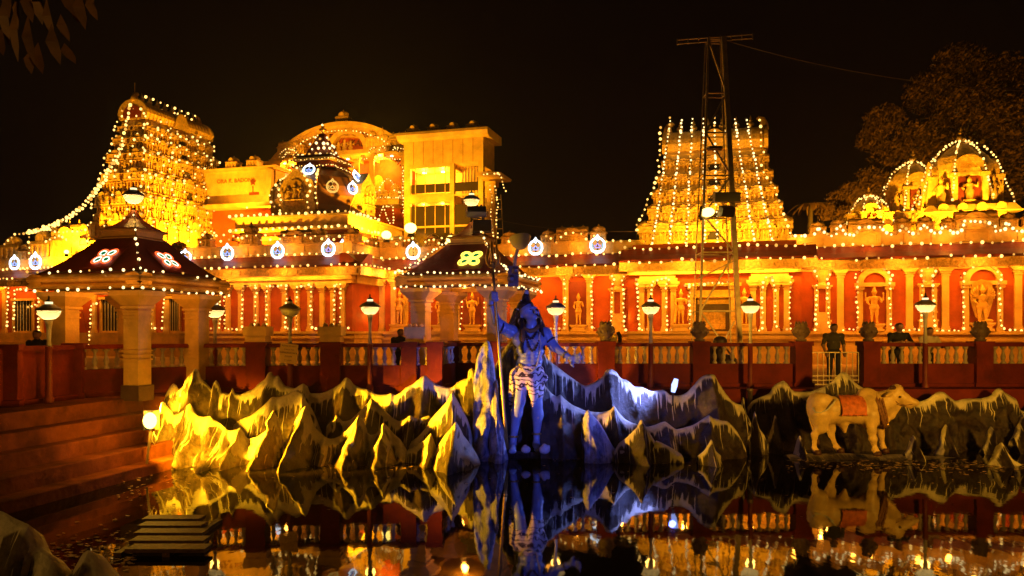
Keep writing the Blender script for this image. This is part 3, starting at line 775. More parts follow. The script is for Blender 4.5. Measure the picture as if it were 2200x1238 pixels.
MB().box(da - 0.45, db + 0.45, PV - 0.3, PV, 3.74, 3.9).box(da + 0.04, db - 0.04, PV - 0.1, PV + 0.4, 3.2, 3.56).build('door_lintel', 'gold', po)
for x in (1379, 1397, 1428, 1447, 1618, 1639, 1667, 1690): column(po, x, PV, Z_PL, 4.0, 0.26)
for xa, xb in ((1371, 1456), (1609, 1699)):
    a, b = fu(xa, PV), fu(xb, PV); MB().box(a, b, PV - 0.32, PV, 4.0, 4.16).box(a + 0.1, b - 0.1, PV - 0.24, PV, 4.16, 4.34).build('architrave', 'cream', po)
MB().box(p0, p1, PV - 0.36, PV, 4.34, 4.62).box(p0, p1, PV - 0.44, PV - 0.36, 4.5, 4.58).build('frieze', 'cream', po)
MB().box(p0, p1, PV + 0.4, 0.6, Z_UP - 0.3, Z_UP - 0.1).build('flat_roof', 'maroon', po)
eave_roof(po, fu(1330, PV - 1), fu(1757, PV - 1), PV, (0, 0))
eave_lights(po, p0, p1, PV, 2, 26)
MB().box(fu(1357, PV), fu(1712, PV), PV + 0.3, 1.2, Z_UP + 0.002, Z_UP + 0.28).build('roof_kerb', 'red_wall', po)

# left projecting hall
LV = -3.3
lh = thing('temple_hall', 'projecting red temple hall with slim columns left of the recess', 'temple hall', (fu(600, LV), LV, 0), True)
u0, u1 = fu(395, LV), fu(757, LV)
MB().box(u0, u1 + .4, LV - 0.5, 0.2, -0.1, 0.6).box(u0, u1 + 0.3, LV - 0.36, 0.2, 0.6, 1.2).box(u0, u1 + 0.4, LV - 0.5, 0.2, 1.2, 1.32).box(u0, u1 + 0.3, LV - 0.36, 0.2, 1.32, 1.45).box(u0, u1 + 0.42, LV - 0.5, 0.2, 1.45, Z_PL).build('plinth', 'cream', lh)
MB().box(u0, u1, LV, LV + 0.4, Z_PL, Z_UP).build('wall', 'red_wall', lh)
MB().box(u1 - 0.4, u1, LV + 0.4, 0.0, Z_PL, Z_UP).build('side_wall', 'red_wall', lh)
MB().box(u0, u1 + 0.12, LV - 0.3, LV, 4.12, 4.3).box(u0, u1 + 0.2, LV - 0.42, LV, 4.3, 4.46).box(u0, u1 + 0.12, LV - 0.36, LV, 4.46, 4.62).build('frieze', 'cream', lh)
MB().box(u1, u1 + 0.3, LV + 0.001, -0.1, 4.12, 4.62).build('side_frieze', 'cream', lh)
for x in (437, 470, 492, 519, 552, 577, 613, 640, 668, 694, 717, 738): column(lh, x, LV, Z_PL, 4.12, 0.26)
MB().box(u0, u1, LV + 0.4, 8, Z_UP - 0.3, Z_UP - 0.1).build('flat_roof', 'maroon', lh)
eave_roof(lh, u0, u1, LV, (0, EAVE))
parapet(lh, u0, u1, LV)
# the eave turns the corner and runs back to the middle wing
MB().box(u1 + EAVE - 0.14, u1 + EAVE, LV - EAVE + 0.14, -EAVE - 0.05, Z_FA, Z_EV).build('fascia', 'cream_carved', lh)
MB().prism([(u1 + EAVE + 0.08, Z_EV), (u1 + EAVE + 0.05, Z_EV + 0.1), (u1 + 0.55, Z_EV + 0.38), (u1 + 0.2, Z_UP - 0.05), (u1 + 0.15, Z_UP - 0.003), (u1 - 0.3, Z_UP - 0.003), (u1 - 0.3, Z_EV + 0.003)], 'y', LV - EAVE + 0.15, -0.3).build('eave_roof', 'maroon', lh)
MB().box(u1 - 0.3, u1, LV + 0.34, 0.0, Z_UP + 0.004, Z_PA - 0.1).box(u1 - 0.34, u1 + 0.06, LV + 0.34, 0.0, Z_PA - 0.1, Z_PA - 0.003).build('parapet', 'cream', lh)
eave_lights(lh, u0, u1, LV, 3, 11)
for x, k, w, h in ((445, KUTA, .9, .9), (540, KUTA, 1.2, 1.3), (640, SALA, 2.2, .9), (690, KUTA, .9, .9), (760, KUTA, .9, .9)):
    place('roof_shrine', k, lh, (fu(x, LV + .12), LV + 0.12, Z_PA - 0.02), 0, (w, 0.6, h))

# far-left wing behind the left pavilion
fw = thing('temple_wing', 'cream temple wing with barred windows behind the left pavilion', 'temple wing', (fu(200), 0, 0), True)
u0, u1 = fu(-60), fu(418)
MB().box(u0, u1, -0.4, 3, -0.1, 0.9).box(u0, u1, -0.3, 3, 0.9, 1.5).build('plinth', 'cream', fw)
MB().box(u0, u1, 0.0, 0.4, 1.5, Z_UP).build('wall', 'red_wall', fw)
MB().box(u0, u1, 0.4, 9, Z_UP - 0.3, Z_UP - 0.1).build('flat_roof', 'maroon', fw)
eave_roof(fw, u0, u1, 0.0); parapet(fw, u0, u1, 0.0)
eave_lights(fw, u0, u1, 0.0, 3, 15)
for x in (12, 90, 165, 205, 268, 330, 362): column(fw, x, 0.0, 1.5)
for x, w in ((52, 1.5), (130, 1.3), (240, 1.4), (372, 1.0)):
    u = fu(x)
    MB().box(u - w / 2 - .16, u + w / 2 + .16, -0.12, 0, 1.5, 1.62).box(u - w / 2 - .2, u + w / 2 + .2, -0.2, 0, 3.6, 3.75).box(u - w / 2 - .12, u - w / 2, -0.14, 0, 1.62, 3.6).box(u + w / 2, u + w / 2 + .12, -0.14, 0, 1.62, 3.6).build('window_frame', 'cream', fw)
    wf = LAST[0]
    MB().box(u - w / 2, u + w / 2, -0.02, 0.0, 1.62, 3.6).build('window_pane', 'window_dark', wf)
    for k in range(5): MB().bar((u - w / 2 + w * (k + 1) / 6, -0.05, 1.62), (u - w / 2 + w * (k + 1) / 6, -0.05, 3.6), 0.03).build('window_bar', 'white_paint', wf)
for x, k, w, h in ((30, KUTA, 1.6, 1.9), (62, KUTA, 1.2, 1.3), (95, KUTA, 1.6, 2.2), (150, SALA, 2.6, 2.6), (190, KUTA, 1.4, 1.6), (330, KUTA, 1.2, 1.0), (385, KUTA, 1.2, 1.0)):
    place('roof_shrine', k, fw, (fu(x, .4), 0.4, Z_PA - 0.02), 0, (w, 0.9, h))
lamp('roof_flood', 'SPOT', fw, (fu(120, -0.9), -0.9, Z_UP + 0.3), SODIUM, 1500, 0.15, aim=(fu(120, .4), .4, 8.2), spot=2.2)
# ================================================================== gate towers
def tower(root, cu, cv, turn, tiers, crown, nk, tilt=0.0):
    """stepped gate tower. tiers: (half length, half depth, z0, z1); long side faces -y before turning. crown: (hl, hs, z0, z1)"""
    og = (cu, cv, 0.0)
    Mx = Matrix.Rotation(turn, 4, 'Z')
    def put(mb, name, m, smooth=False, par=None):
        mb.xf(Mx); mb.v = [(p[0] + cu, p[1] + cv, p[2]) for p in mb.v]
        return mb.build(name, m, par or root, smooth)
    def spot(name, me, x, y, z, ang, sc, par=None):
        q = Mx @ Vector((x, y, z)); return place(name, me, par or root, (q.x + cu, q.y + cv, z), turn + ang, sc)
    for i, (a, b, z0, z1) in enumerate(tiers):
        h = z1 - z0
        mb = MB().box(-a, a, -b, b, z0, z0 + 0.10 * h).box(-a + .1, a - .1, -b + .1, b - .1, z0 + 0.10 * h, z0 + 0.17 * h).box(-a + .04, a - .04, -b + .04, b - .04, z0 + .17 * h, z0 + .24 * h)
        mb.frust(-a + 0.22, a - 0.22, -b + 0.22, b - 0.22, z0 + 0.24 * h, z1 + 0.02, 0.14)
        ti = put(mb, 'tier', 'cream')
        mb = MB(); n = max(8, int(a * 2 / 0.24))
        for k in range(n):                      # pilaster strips and dentils of the storey
            x = -a + 0.3 + (2 * a - 0.6) * k / (n - 1)
            mb.box(x - .045, x + .045, -b + .10, -b + .22, z0 + .24 * h, z0 + .62 * h)
        n2 = max(4, int(b * 2 / 0.3))
        for k in range(n2):
            y = -b + 0.3 + (2 * b - 0.6) * k / (n2 - 1)
            for s in (-1, 1): mb.box(min(s * (a - .10), s * (a - .22)), max(s * (a - .10), s * (a - .22)), y - .045, y + .045, z0 + .24 * h, z0 + .62 * h)
        mb.frust(-a + .02, a - .02, -b + .02, b - .02, z0 + .62 * h, z0 + .74 * h, .14)
        for k in range(int(n / 2)):
            x = -a + 0.5 + (2 * a - 1.0) * k / max(1, int(n / 2) - 1)
            mb.prism([(x + .1 * math.cos(t), z0 + .66 * h + .15 * math.sin(t)) for t in [math.pi * q / 5 for q in range(6)]], 'y', -b - .02, -b + .12)
        put(mb, 'tier_carving', 'cream_carved', par=ti)['kind'] = 'stuff'
        # recessed central opening of the storey
        put(MB().box(-.3, .3, -b + .075, -b + .12, z0 + .25 * h, z0 + .6 * h), 'tier_opening', 'window_dark', par=ti)
        # rows of miniature shrines and figures
        nf = nk[i]
        for k in range(nf):
            x = -a + a / nf + (2 * a - 2 * a / nf) * k / (nf - 1)
            mid = abs(k - (nf - 1) / 2) < 0.6
            w = 2 * a / nf * (0.92 if not mid else 1.1)
            hh = h * (0.52 if not mid else 0.66)
            spot('mini_shrine', SALA if (mid or k % 3 == 1) else KUTA, x, -b + .24, z0 + h * .66, 0, (w, .46, hh), ti)
            if k < nf - 1:
                spot('carved_figure', FIG, x + a * (nf - 1) / nf / (nf - 1) , -b + .06, z0 + .18 * h, 0, (.5 * h, .45 * h, .52 * h), ti)
        ns = max(2, int(b / 0.62))
        for s in (-1, 1):
            for k in range(ns):
                y = -b + b / ns + (2 * b - 2 * b / ns) * (k / (ns - 1))
                spot('mini_shrine', KUTA, s * (a - .34), y, z0 + h * .70, s * math.pi / 2, (2 * b / ns * .9, .62, h * .62), ti)
                if k < ns - 1: spot('carved_figure', FIG, s * (a - .06), y + b / ns, z0 + .18 * h, s * math.pi / 2, (.5 * h, .45 * h, .52 * h), ti)
    a, b, z0, z1 = crown; h = z1 - z0
    put(MB().box(-a, a, -b, b, z0, z0 + .2 * h).box(-a + .1, a - .1, -b + .1, b - .1, z0 + .2 * h, z0 + .3 * h), 'crown_neck', 'cream')
    prof = [(b * 1.0 * math.cos(t) * (1.16 if 0.15 < t < 2.99 else 1.0), z0 + .3 * h + .7 * h * math.sin(t) ** 0.8) for t in [math.pi * q / 14 for q in range(15)]]
    br_ = put(MB().prism(prof, 'x', -a + .15, a - .15), 'barrel_roof', 'cream_carved')
    mb = MB()
    for k in range(int(a * 2 / .35)):
        x = -a + .35 + k * .35; mb.prism([(p[0] * 1.03, z0 + .3 * h + (p[1] - z0 - .3 * h) * 1.02) for p in prof], 'x', x - .03, x + .03)
    put(mb, 'roof_rib', 'gold', par=br_)
    for s in (-1, 1):                           # horseshoe gables and horns
        e = s * (a - .1)
        big = [(p[0] * 1.12, z0 + .25 * h + (p[1] - z0 - .3 * h) * 1.12) for p in prof]
        put(MB().prism(big, 'x', min(e, e + s * .22), max(e, e + s * .22)), 'gable_arch', 'cream_carved'); ga = LAST[0]
        sm = [(p[0] * .7, z0 + .3 * h + (p[1] - z0 - .3 * h) * .7) for p in prof]
        put(MB().prism(sm, 'x', min(e + s * .2, e + s * .26), max(e + s * .2, e + s * .26)), 'gable_recess', 'maroon', par=ga)
        put(MB().tube([(e, 0, z1 - .1), (e + s * .02, 0, z1 + .22), (e - s * .05, 0, z1 + .42), (e - s * .22, 0, z1 + .5), (e - s * .3, 0, z1 + .42)], [.3, .22, .17, .13, .1], 8), 'gable_horn', 'gold', True, ga)
    # central gable on the long side
    arc = [(.75 * b * math.cos(t), z0 + .28 * h + .62 * h * math.sin(t)) for t in [math.pi * q / 10 for q in range(11)]]
    put(MB().prism(arc, 'y', -b * 1.22, -b * .5), 'front_gable', 'cream_carved')
    nkal = max(5, int(a * 2 / .8))
    for k in range(nkal):
        x = -a + .75 + (2 * a - 1.5) * k / (nkal - 1)
        spot('kalasha', KALASHA, x, 0, z1 - .03, 0, (.75, .75, .75), br_)

# right tower over the porch
tv = 1.1
rg = thing('gate_tower', 'broad golden stepped temple tower behind the steel lattice mast', 'temple tower', (fu(1532, tv + 2), tv + 2, 0), True)
TP = [(1369, 1697, 527, 478), (1390, 1676, 478, 440), (1399, 1664, 440, 405), (1409, 1653, 405, 372), (1415, 1640, 372, 339)]
tiers = []; cu = fu(1532.5, tv)
depth = 2.3; cv = tv + depth; zp = None
for i, (xl, xr, yb, yt) in enumerate(TP):
    vf = tv + 0.28 * i; a = (fu(xr, vf) - fu(xl, vf)) / 2; b = depth - 0.28 * i
    z0 = zp if zp else fz(1532, yb, vf); z1 = fz(1532, yt, vf); zp = z1
    tiers.append((a + .12, b, z0, z1))
RT = tiers; vf = tv + 1.4
RC = ((fu(1634, vf) - fu(1418, vf)) / 2, 0.95, zp, fz(1532, 281, cv))
tower(rg, cu, cv, 0.0, tiers, RC, [9, 9, 9, 7, 7])
MB().box(cu - tiers[0][0] + .2, cu + tiers[0][0] - .2, tv + .2, cv + depth, Z_UP - .3, tiers[0][2] + .002).build('tower_base', 'cream', rg)
# floodlights standing along its foot: round white-hot lamps seen in the photo
def flood(label, at, aim, power, temple=True, col=SODIUM, spot=2.0, r=.09, head=(.3, .2), glow='flood_glow', group='small floodlights washing the temple'):
    """little floodlight: stand, housing, lit lens"""
    at = Vector(at); aim = Vector(aim)
    o = thing('floodlight', label, 'floodlight', tuple(at), temple, group)
    dv = (aim - at).normalized(); c = at + Vector((0, 0, .22))
    MB().box(at.x - .1, at.x + .1, at.y - .1, at.y + .1, at.z, at.z + .03).bar(at + Vector((0, 0, .02)), c, .03).build('stand', 'black_metal', o)
    q = dv.to_track_quat('Z', 'Y').to_matrix().to_4x4(); M = Matrix.Translation(c) @ q
    MB().lathe([(r * .7, -.16 - r), (r * .7, -.02 - r), (r * .5, .02 - r)], 10, tuple(c)).build('housing', 'black_metal', o)
    MB().ball(tuple(c), r, 12, 8, (1.1, 1.0, .9)).build('lens', glow, o, True)
    lamp('flood_beam', 'SPOT', o, tuple(c + dv * (r + .08)), col, power * 3.0, .08, aim=tuple(aim), spot=spot, blend=.6)
    return o
NTH = ['first', 'second', 'third', 'fourth', 'fifth', 'sixth', 'seventh', 'eighth', 'ninth', 'tenth', 'eleventh', 'twelfth']
for k, x in enumerate((1400, 1438, 1475, 1515, 1541, 1583, 1621, 1661)):
    ul = fu(x, tv - 2.2)
    flood('%s from left of the round lamps at the foot of the right tower' % NTH[k], (ul, tv - 2.2, Z_UP + .02), (ul * .75 + cu * .25, tv + .7, Z_UP + 4.6), 135, spot=2.3, r=.085)

# left tower, seen from its corner: its long side faces right
lg = thing('gate_tower', 'tall bulb-covered golden temple tower on the far left seen from its corner', 'temple tower', (-28.0, 7.05, 0), True)
LC = (-28.0, 7.05)
LT = [(5.1, 2.3, 5.5, 8.8), (4.85, 2.05, 8.8, 10.6), (4.55, 1.85, 10.6, 12.2), (4.25, 1.65, 12.2, 13.6), (3.95, 1.45, 13.6, 14.7), (3.65, 1.28, 14.7, 15.6)]
LCR = (3.4, .98, 15.6, 17.4)
tower(lg, LC[0], LC[1], math.pi / 2, LT, LCR, [9, 9, 9, 7, 7, 7])
MB().tube([(LC[0], LC[1] - 3.3, 17.7), (LC[0], LC[1] - 3.3, 18.6)], .03, 5).build('flag_pole', 'brass', lg)

# ================================================================== sanctum dome
sd = thing('sanctum_dome', 'dark eight-sided temple dome with carved gable niches and stepped spire', 'temple dome', (fu(690, 2.4), 2.4, Z_UP), True)
sv = -.8; s0, s1 = fu(497, sv), fu(750, sv); sw = (s1 - s0) / 2; sc_, scv = (s0 + s1) / 2, sv + sw
zs = fz(690, 470, 1.0)
for k, (ins, za, zb, m) in enumerate(((.25, Z_UP - .1, 6.9, 'red_wall'), (0, 6.9, 7.08, 'cream'), (.12, 7.08, 7.35, 'maroon'), (-.1, 7.35, 7.6, 'cream'), (.15, 7.6, zs - .12, 'cream'), (.0, zs - .12, zs, 'cream'))):
    MB().box(s0 + ins, s1 - ins, sv + ins, sv + 2 * sw - ins, za, zb).build('base_course', m, sd)
rd = 2.95; zd = zs; ht = fz(690, 363, 2.4) - zs
prof = [(rd * .92, 0), (rd * 1.0, .1 * ht), (rd * .86, .16 * ht), (rd * .88, .26 * ht), (rd * 1.02, .42 * ht), (rd * 1.0, .6 * ht), (rd * .86, .78 * ht), (rd * .62, .92 * ht), (rd * .40, ht)]
MB().lathe(prof, 8, (sc_, scv, zd), math.pi / 8).build('dome', 'dome_dark', sd); sdd = LAST[0]
for k in range(8):
    a = math.pi / 8 + k * math.pi / 4
    MB().tube([(sc_ + r * 1.01 * math.cos(a), scv + r * 1.01 * math.sin(a), zd + z) for r, z in prof[2:]], .05, 5).build('dome_rib', 'cream', sdd)
zc = zd + ht
for hw, za, zb in ((1.35, 0, .22), (1.18, .22, .42), (1.4, .42, .6), (1.2, .6, .8)):
    MB().frust(sc_ - hw, sc_ + hw, scv - hw, scv + hw, zc + za, zc + zb, .06).build('capital_slab', 'maroon' if za != .42 else 'cream', sd)
for k in range(4):
    hw = .82 - .17 * k; MB().frust(sc_ - hw, sc_ + hw, scv - hw, scv + hw, zc + .8 + .38 * k, zc + .8 + .38 * (k + 1), .16).build('spire_tier', 'maroon', sd)
place('kalasha', KALASHA, sd, (sc_, scv, zc + 2.3), 0, (1, 1, .8))
# horseshoe gable niches on the four sides
def gable_niche(root, cu, cv, ang, r, z0, w, h, zb):
    M = Matrix.Translation((cu, cv, 0)) @ Matrix.Rotation(ang, 4, 'Z')
    out = [(-w * .5, zb), (-w * .5, z0 + .2 * h), (-w * .62, z0 + .4 * h), (-w * .5, z0 + .72 * h), (-w * .22, z0 + .9 * h), (0, z0 + 1.12 * h), (w * .22, z0 + .9 * h), (w * .5, z0 + .72 * h), (w * .62, z0 + .4 * h), (w * .5, z0 + .2 * h), (w * .5, zb)]
    MB().prism(out, 'y', -r, -r + .9).xf(M).build('gable_niche', 'cream_carved', root); gn = LAST[0]
    inn = [(w * .36 * math.cos(t), z0 + .3 * h + .42 * h * math.sin(t)) for t in [math.pi * q / 8 for q in range(9)]] + [(-w * .36, z0 + .1 * h), (w * .36, z0 + .1 * h)]
    MB().prism(inn, 'y', -r - .05, -r - .001).xf(M).build('niche_carving', 'gold', gn)
    og = ORG[root.name]
    for k in (-1, 0, 1):
        q = M @ Vector((k * w * .24, -r - .1, 0)); place('carved_figure', FIG, gn, (q.x, q.y, z0 + .1 * h), ang, (.42 * h, .3 * h, .5 * h if k == 0 else .4 * h))
for k in range(4): gable_niche(sd, sc_, scv, k * math.pi / 2, 3.15, zs + .75, 1.75, 2.0, zs)

# ================================================================== hall with the arched gable
hv = 12.0
hl = thing('marriage_hall', 'tall hall with a wide arched red gable and lit balcony behind the dark dome', 'hall', (fu(735, hv), hv, 0), True)
hc = fu(735, hv); hz = fz(735, 268, hv); rad = 7.9; cz = hz - rad
def arc_pts(r, a0, a1, n, c=hc): return [(c + r * math.cos(a), cz + r * math.sin(a)) for a in [a0 + (a1 - a0) * i / n for i in range(n + 1)]]
A0, A1 = math.radians(38), math.radians(142)
zl = cz + rad * math.sin(A0)
MB().prism([(hc + 5.4, 4), *arc_pts(rad - .35, A0, A1, 24), (hc - 5.4, 4)], 'y', hv + .3, hv + 6).build('gable_wall', 'red_wall', hl)
for r0, r1, y0, m in ((rad - .5, rad - .1, hv - .25, 'cream'), (rad - .1, rad + .12, hv - .5, 'cream'), (rad - .95, rad - .8, hv + .1, 'gold')):
    o_, i_ = arc_pts(r1, A0, A1, 32), arc_pts(r0, A0, A1, 32)
    MB().prism(o_ + i_[::-1], 'y', y0, hv + .301 if m != 'cream' or r0 != rad - .1 else hv + 6).build('gable_rim', m, hl)
for k in range(21):                            # carved knobs under the rim
    a = A0 + (A1 - A0) * (k + .5) / 21
    MB().box(-.13, .13, -.12, .12, -.14, .14).xf(Matrix.Translation((hc + (rad - .68) * math.cos(a), hv + .18, cz + (rad - .68) * math.sin(a)))).build('rim_knob', 'gold', hl)
# crowning ornament
place('mini_shrine', KUTA, hl, (hc, hv + .2, hz - .1), 0, (1.1, .6, 1.3))
# inner horseshoe arch with a group of figures
ic = fu(748, hv); iz = fz(748, 327, hv)
MB().prism([(ic + 1.75 * math.cos(t), iz + 1.75 * math.sin(t)) for t in [math.pi * q / 14 for q in range(15)]] + [(ic + 1.35 * math.cos(t), iz + 1.35 * math.sin(t)) for t in [math.pi * q / 14 for q in range(14, -1, -1)]], 'y', hv - .2, hv + .3).build('inner_arch', 'cream', hl)
for k in (-1, 0, 1): place('carved_figure', FIG, hl, (ic + .5 * k - .3, hv - .0, iz), 0, (.9, .7, 1.0 if k == 0 else .85))
MB().box(ic - 3.4, ic + 3.6, hv - .6, hv + .3, iz - .45, iz).box(ic - 3.5, ic + 3.7, hv - .7, hv + .3, iz - .55, iz - .45).build('balcony_cornice', 'cream', hl)
for xx, k, w, h in ((800, KUTA, .9, 1.5), (822, KUTA, 1.1, 1.6), (840, KUTA, .7, .9), (858, SALA, 1.6, 1.2), (622, SALA, 1.9, 1.2), (648, KUTA, .8, .9)):
    place('mini_shrine', k, hl, (fu(xx, hv - .3), hv - .3, iz - .0), 0, (w, .6, h))
# gallery under the gable: ceiling with downlights, columns, carved screens
zg0, zg1 = fz(735, 440, hv), iz - .55
MB().box(hc - 5.2, hc + 5.2, hv - 1.6, hv + .29, zg1 - .15, zg1).build('gallery_ceiling', 'cream', hl)
for k in range(8): MB().box(hc - 5 + 1.3 * k, hc - 4.85 + 1.3 * k, hv - 1.6, hv + .25, zg1 - .38, zg1 - .151).build('ceiling_beam', 'cream', hl)
for k in range(6):
    o = MB().lathe([(.11, 0), (.11, .05)], 10, (hc - 4.3 + 1.75 * k, hv - .9, zg1 - .22)).build('downlight', 'downlight', hl)
for k in range(3): lamp('gallery_glow', 'POINT', hl, (hc - 3.5 + 3.5 * k, hv - .9, zg1 - .5), (1, .48, .03), 700, .15)
for x in (582, 600, 768, 800, 868): column(hl, x, hv - 1.5, zg0 - .1, zg1 - .16, .36)
MB().box(hc - 5.4, hc + 5.4, hv - 1.7, hv + .29, zg0 - .45, zg0 - .1).build('gallery_floor', 'cream', hl)
for k in range(4): place('mini_shrine', KUTA, hl, (fu(775 + 25 * k, hv - 1.6), hv - 1.65, zg0 - .1), 0, (.9, .4, 1.2 if k % 2 else .8))
for k in range(3):
    x = fu(765 + 22 * k, hv); MB().prism([(x + .5 * math.cos(t), zg0 + 1.2 + .9 * math.sin(t)) for t in [math.pi * q / 8 for q in range(9)]] + [(x - .5, zg0 - .1), (x + .5, zg0 - .1)], 'y', hv + .24, hv + .299).build('carved_screen', 'gold', hl)
MB().box(hc - 5.4, hc + 5.4, hv + .1, hv + .29, 4, zg0 - .45).build('lower_wall', 'red_wall', hl)
for k in (-1, 1): lamp('gable_fill', 'SPOT', hl, (hc + k * 2.6, hv - 3.2, zg1 + .2), (1, .42, .02), 480, .15, aim=(hc + k * 1.5, hv, hz - 1.8), spot=1.9)  # unseen spots added to brighten the arched gable
# name in raised letters along the rim
def text_mesh(body, size, m, parent, extr=.03):
    c = bpy.data.curves.new('lettering', 'FONT'); c.body = body; c.size = size; c.extrude = extr; c.align_x = 'CENTER'; c.align_y = 'CENTER'; c.resolution_u = 2
    o = bpy.data.objects.new('t', c); COL.objects.link(o)
    dg = bpy.context.evaluated_depsgraph_get(); me = bpy.data.meshes.new_from_object(o.evaluated_get(dg))
    bpy.data.objects.remove(o); me.materials.clear(); me.materials.append(MATS[m])
    t = link('lettering', me, parent); return t
word = 'KALYANA MANTAP'; og = ORG[hl.name]
for i, ch in enumerate(word):
    if ch == ' ': continue
    a = math.radians(83) - math.radians(44) * i / (len(word) - 1) ; r = rad - 1.3
    t = text_mesh(ch, .62, 'lettering', hl); t.name = 'letter'
    t.location = (hc + r * math.cos(a) - og[0], hv + .24 - og[1], cz + r * math.sin(a) - og[2]); t.rotation_euler = (math.pi / 2, a - math.pi / 2, 0)
    t.rotation_euler = Matrix.Rotation(math.pi / 2 - a, 3, 'Y').to_4x4().to_euler() if False else (Matrix.Rotation(math.pi / 2 - a, 4, 'Y') @ Matrix.Rotation(math.pi / 2, 4, 'X')).to_euler()
# name block at the left of the hall
nb = thing('name_block', 'plain cream block with raised lettering beside the left tower', 'building', (fu(525, 9), 9, 0), True)
n0, n1 = fu(440, 9), fu(592, 9); nz1, nz0 = fz(520, 362, 9), fz(520, 440, 9)
MB().box(n0, n1, 9, 14, nz0, nz1 - .25).build('wall', 'cream', nb)
MB().box(n0 - .15, n1 + .15, 8.75, 14.1, nz1 - .25, nz1 - .05).box(n0 - .2, n1 + .2, 8.68, 14.1, nz1 - .05, nz1 + .03).build('cornice', 'cream', nb)
MB().box(n0, n1 - .4, 9.3, 14, 4, nz0 - .3).build('lower_wall', 'red_wall', nb)
MB().box(n0 - .1, n1 + .3, 8.3, 14, nz0 - .3, nz0).build('floor_slab', 'cream', nb)
MB().box(n1 - .5, n1 - .1, 8.6, 8.99, nz0, nz1 - .25).build('corner_column', 'cream', nb)
for x in (503, 548): place('mini_shrine', KUTA, nb, (fu(x, 9.2), 9.2, nz1), 0, (.95, .95, 1.0))
t = text_mesh('ORA K. BADONA', .42, 'lettering_faded', nb); q = fp(507, 389, 8.97); og = ORG[nb.name]
t.location = (q[0] - og[0], 8.97 - og[1], q[2] - og[2]); t.rotation_euler = (math.pi / 2, 0, 0)
lo = MB(); q = fp(543, 391, 8.95)                # dark emblem on the block
lo.prism([(q[0] + .28 * (1 if i % 2 == 0 else .5) * math.sin(i * math.pi / 5), q[2] + .3 * (1 if i % 2 == 0 else .5) * math.cos(i * math.pi / 5)) for i in range(10)], 'y', 8.94, 8.995).box(q[0] - .03, q[0] + .03, 8.95, 8.99, q[2] - .75, q[2] - .3).box(q[0] - .3, q[0] + .5, 8.95, 8.99, q[2] - .95, q[2] - .75)
lo.build('emblem', 'maroon', nb)
lamp('block_flood', 'SPOT', nb, (n1 - 1.2, 6.2, nz0 + .2), (1, .46, .02), 1000, .15, aim=(n1 - 1.6, 9, nz1 - .8), spot=1.9)

# ================================================================== lift tower
lv = 5.5
lt = thing('lift_tower', 'square cream lift tower with glazed storeys and four small roof domes', 'building', (fu(955, lv), lv, 0), True)
a, b = fu(868, lv), fu(1038, lv); dpt = 2.3
zz = lambda y: fz(955, y, lv)
MB().box(a, b, lv, lv + dpt, zz(352), zz(300)).build('upper_wall', 'cream', lt)
for k in range(7):
    u = a + (b - a) * (k + 1) / 8; MB().box(u - .012, u + .012, lv - .012, lv - .001, zz(351), zz(301)).build('panel_joint', 'maroon', lt)
MB().prism([(lv - .02, zz(300)), (lv - .32, zz(296)), (lv - .42, zz(288)), (lv - .36, zz(282)), (lv + dpt + .3, zz(282)), (lv + dpt + .3, zz(300))], 'x', a - .35, b + .4).build('cornice', 'cream', lt)
MB().box(a - .2, b + .25, lv - .25, lv + dpt, zz(282) + .001, zz(279)).build('roof_slab', 'maroon', lt)
for k, x in enumerate((887, 930, 972, 1015)): place('mini_shrine', KUTA, lt, (fu(x, lv), lv + .2, zz(279) - .2), 0, (.75, .75, .75))
zb = 5.0
fr = [a, a + .45 * 1, a + (b - a) * .58, a + (b - a) * .62, b - .4, b]
for u_0, u_1 in ((a, a + .42), (a + (b - a) * .585, a + (b - a) * .64), (b - .32, b)): MB().box(u_0, u_1, lv, lv + .3, zb, zz(352)).build('mullion', 'cream', lt)
MB().box(b - .3, b, lv + .3, lv + dpt, zz(360), zz(352) - .001).build('side_beam', 'cream', lt)
MB().box(a, b, lv + dpt - .3, lv + dpt, zb, zz(352)).build('rear_wall', 'cream', lt)
for y, h in ((415, .55), (352, .2)):
    MB().box(a + .4, a + (b - a) * .6, lv - .02, lv + dpt - .31, zz(y) - h, zz(y)).build('floor_slab', 'cream', lt)
for y in (420, 486): MB().box(a + .4, b - .3, lv + .05, lv + .12, zz(y) - .06, zz(y) + .06).build('transom', 'cream', lt)
for k in range(4):
    u = a + .42 + ((b - a) * .585 - .42) * (k + .5) / 4
    for ya, yb in ((415, 355), (500, 428)): MB().box(u - .02, u + .02, lv + .05, lv + .1, zz(ya), zz(yb)).build('glazing_bar', 'cream', lt)
for u_0, u_1 in ((a + .43, a + (b - a) * .584), (a + (b - a) * .642, b - .33)):
    MB().box(u_0, u_1, lv + .13, lv + .15, zz(412), zz(393)).build('glass_pane', 'glass_dark', lt)
    MB().box(u_0, u_1, lv + .13, lv + .15, zb, zz(440)).build('glass_pane', 'glass_dark', lt)
for k in range(6): MB().box(a + (b - a) * .66 + .2 * k, a + (b - a) * .66 + .2 * k + .05, lv + 1.2, lv + 1.3, zz(500), zz(352)).build('lift_guide', 'steel', lt)
for k in range(2):
    MB().lathe([(.13, 0), (.13, .06)], 10, (fu(912 + 40 * k, lv + 1.2), lv + 1.2, zz(352) - .28)).build('downlight', 'downlight', lt)
    lamp('lift_glow', 'POINT', lt, (fu(912 + 40 * k, lv + 1), lv + 1.0, zz(358) - .4), (1, .52, .04), 300, .12)
    lamp('lift_glow', 'POINT', lt, (fu(912 + 40 * k, lv + 1), lv + .9, zz(425) - .4), (1, .52, .04), 120, .12)
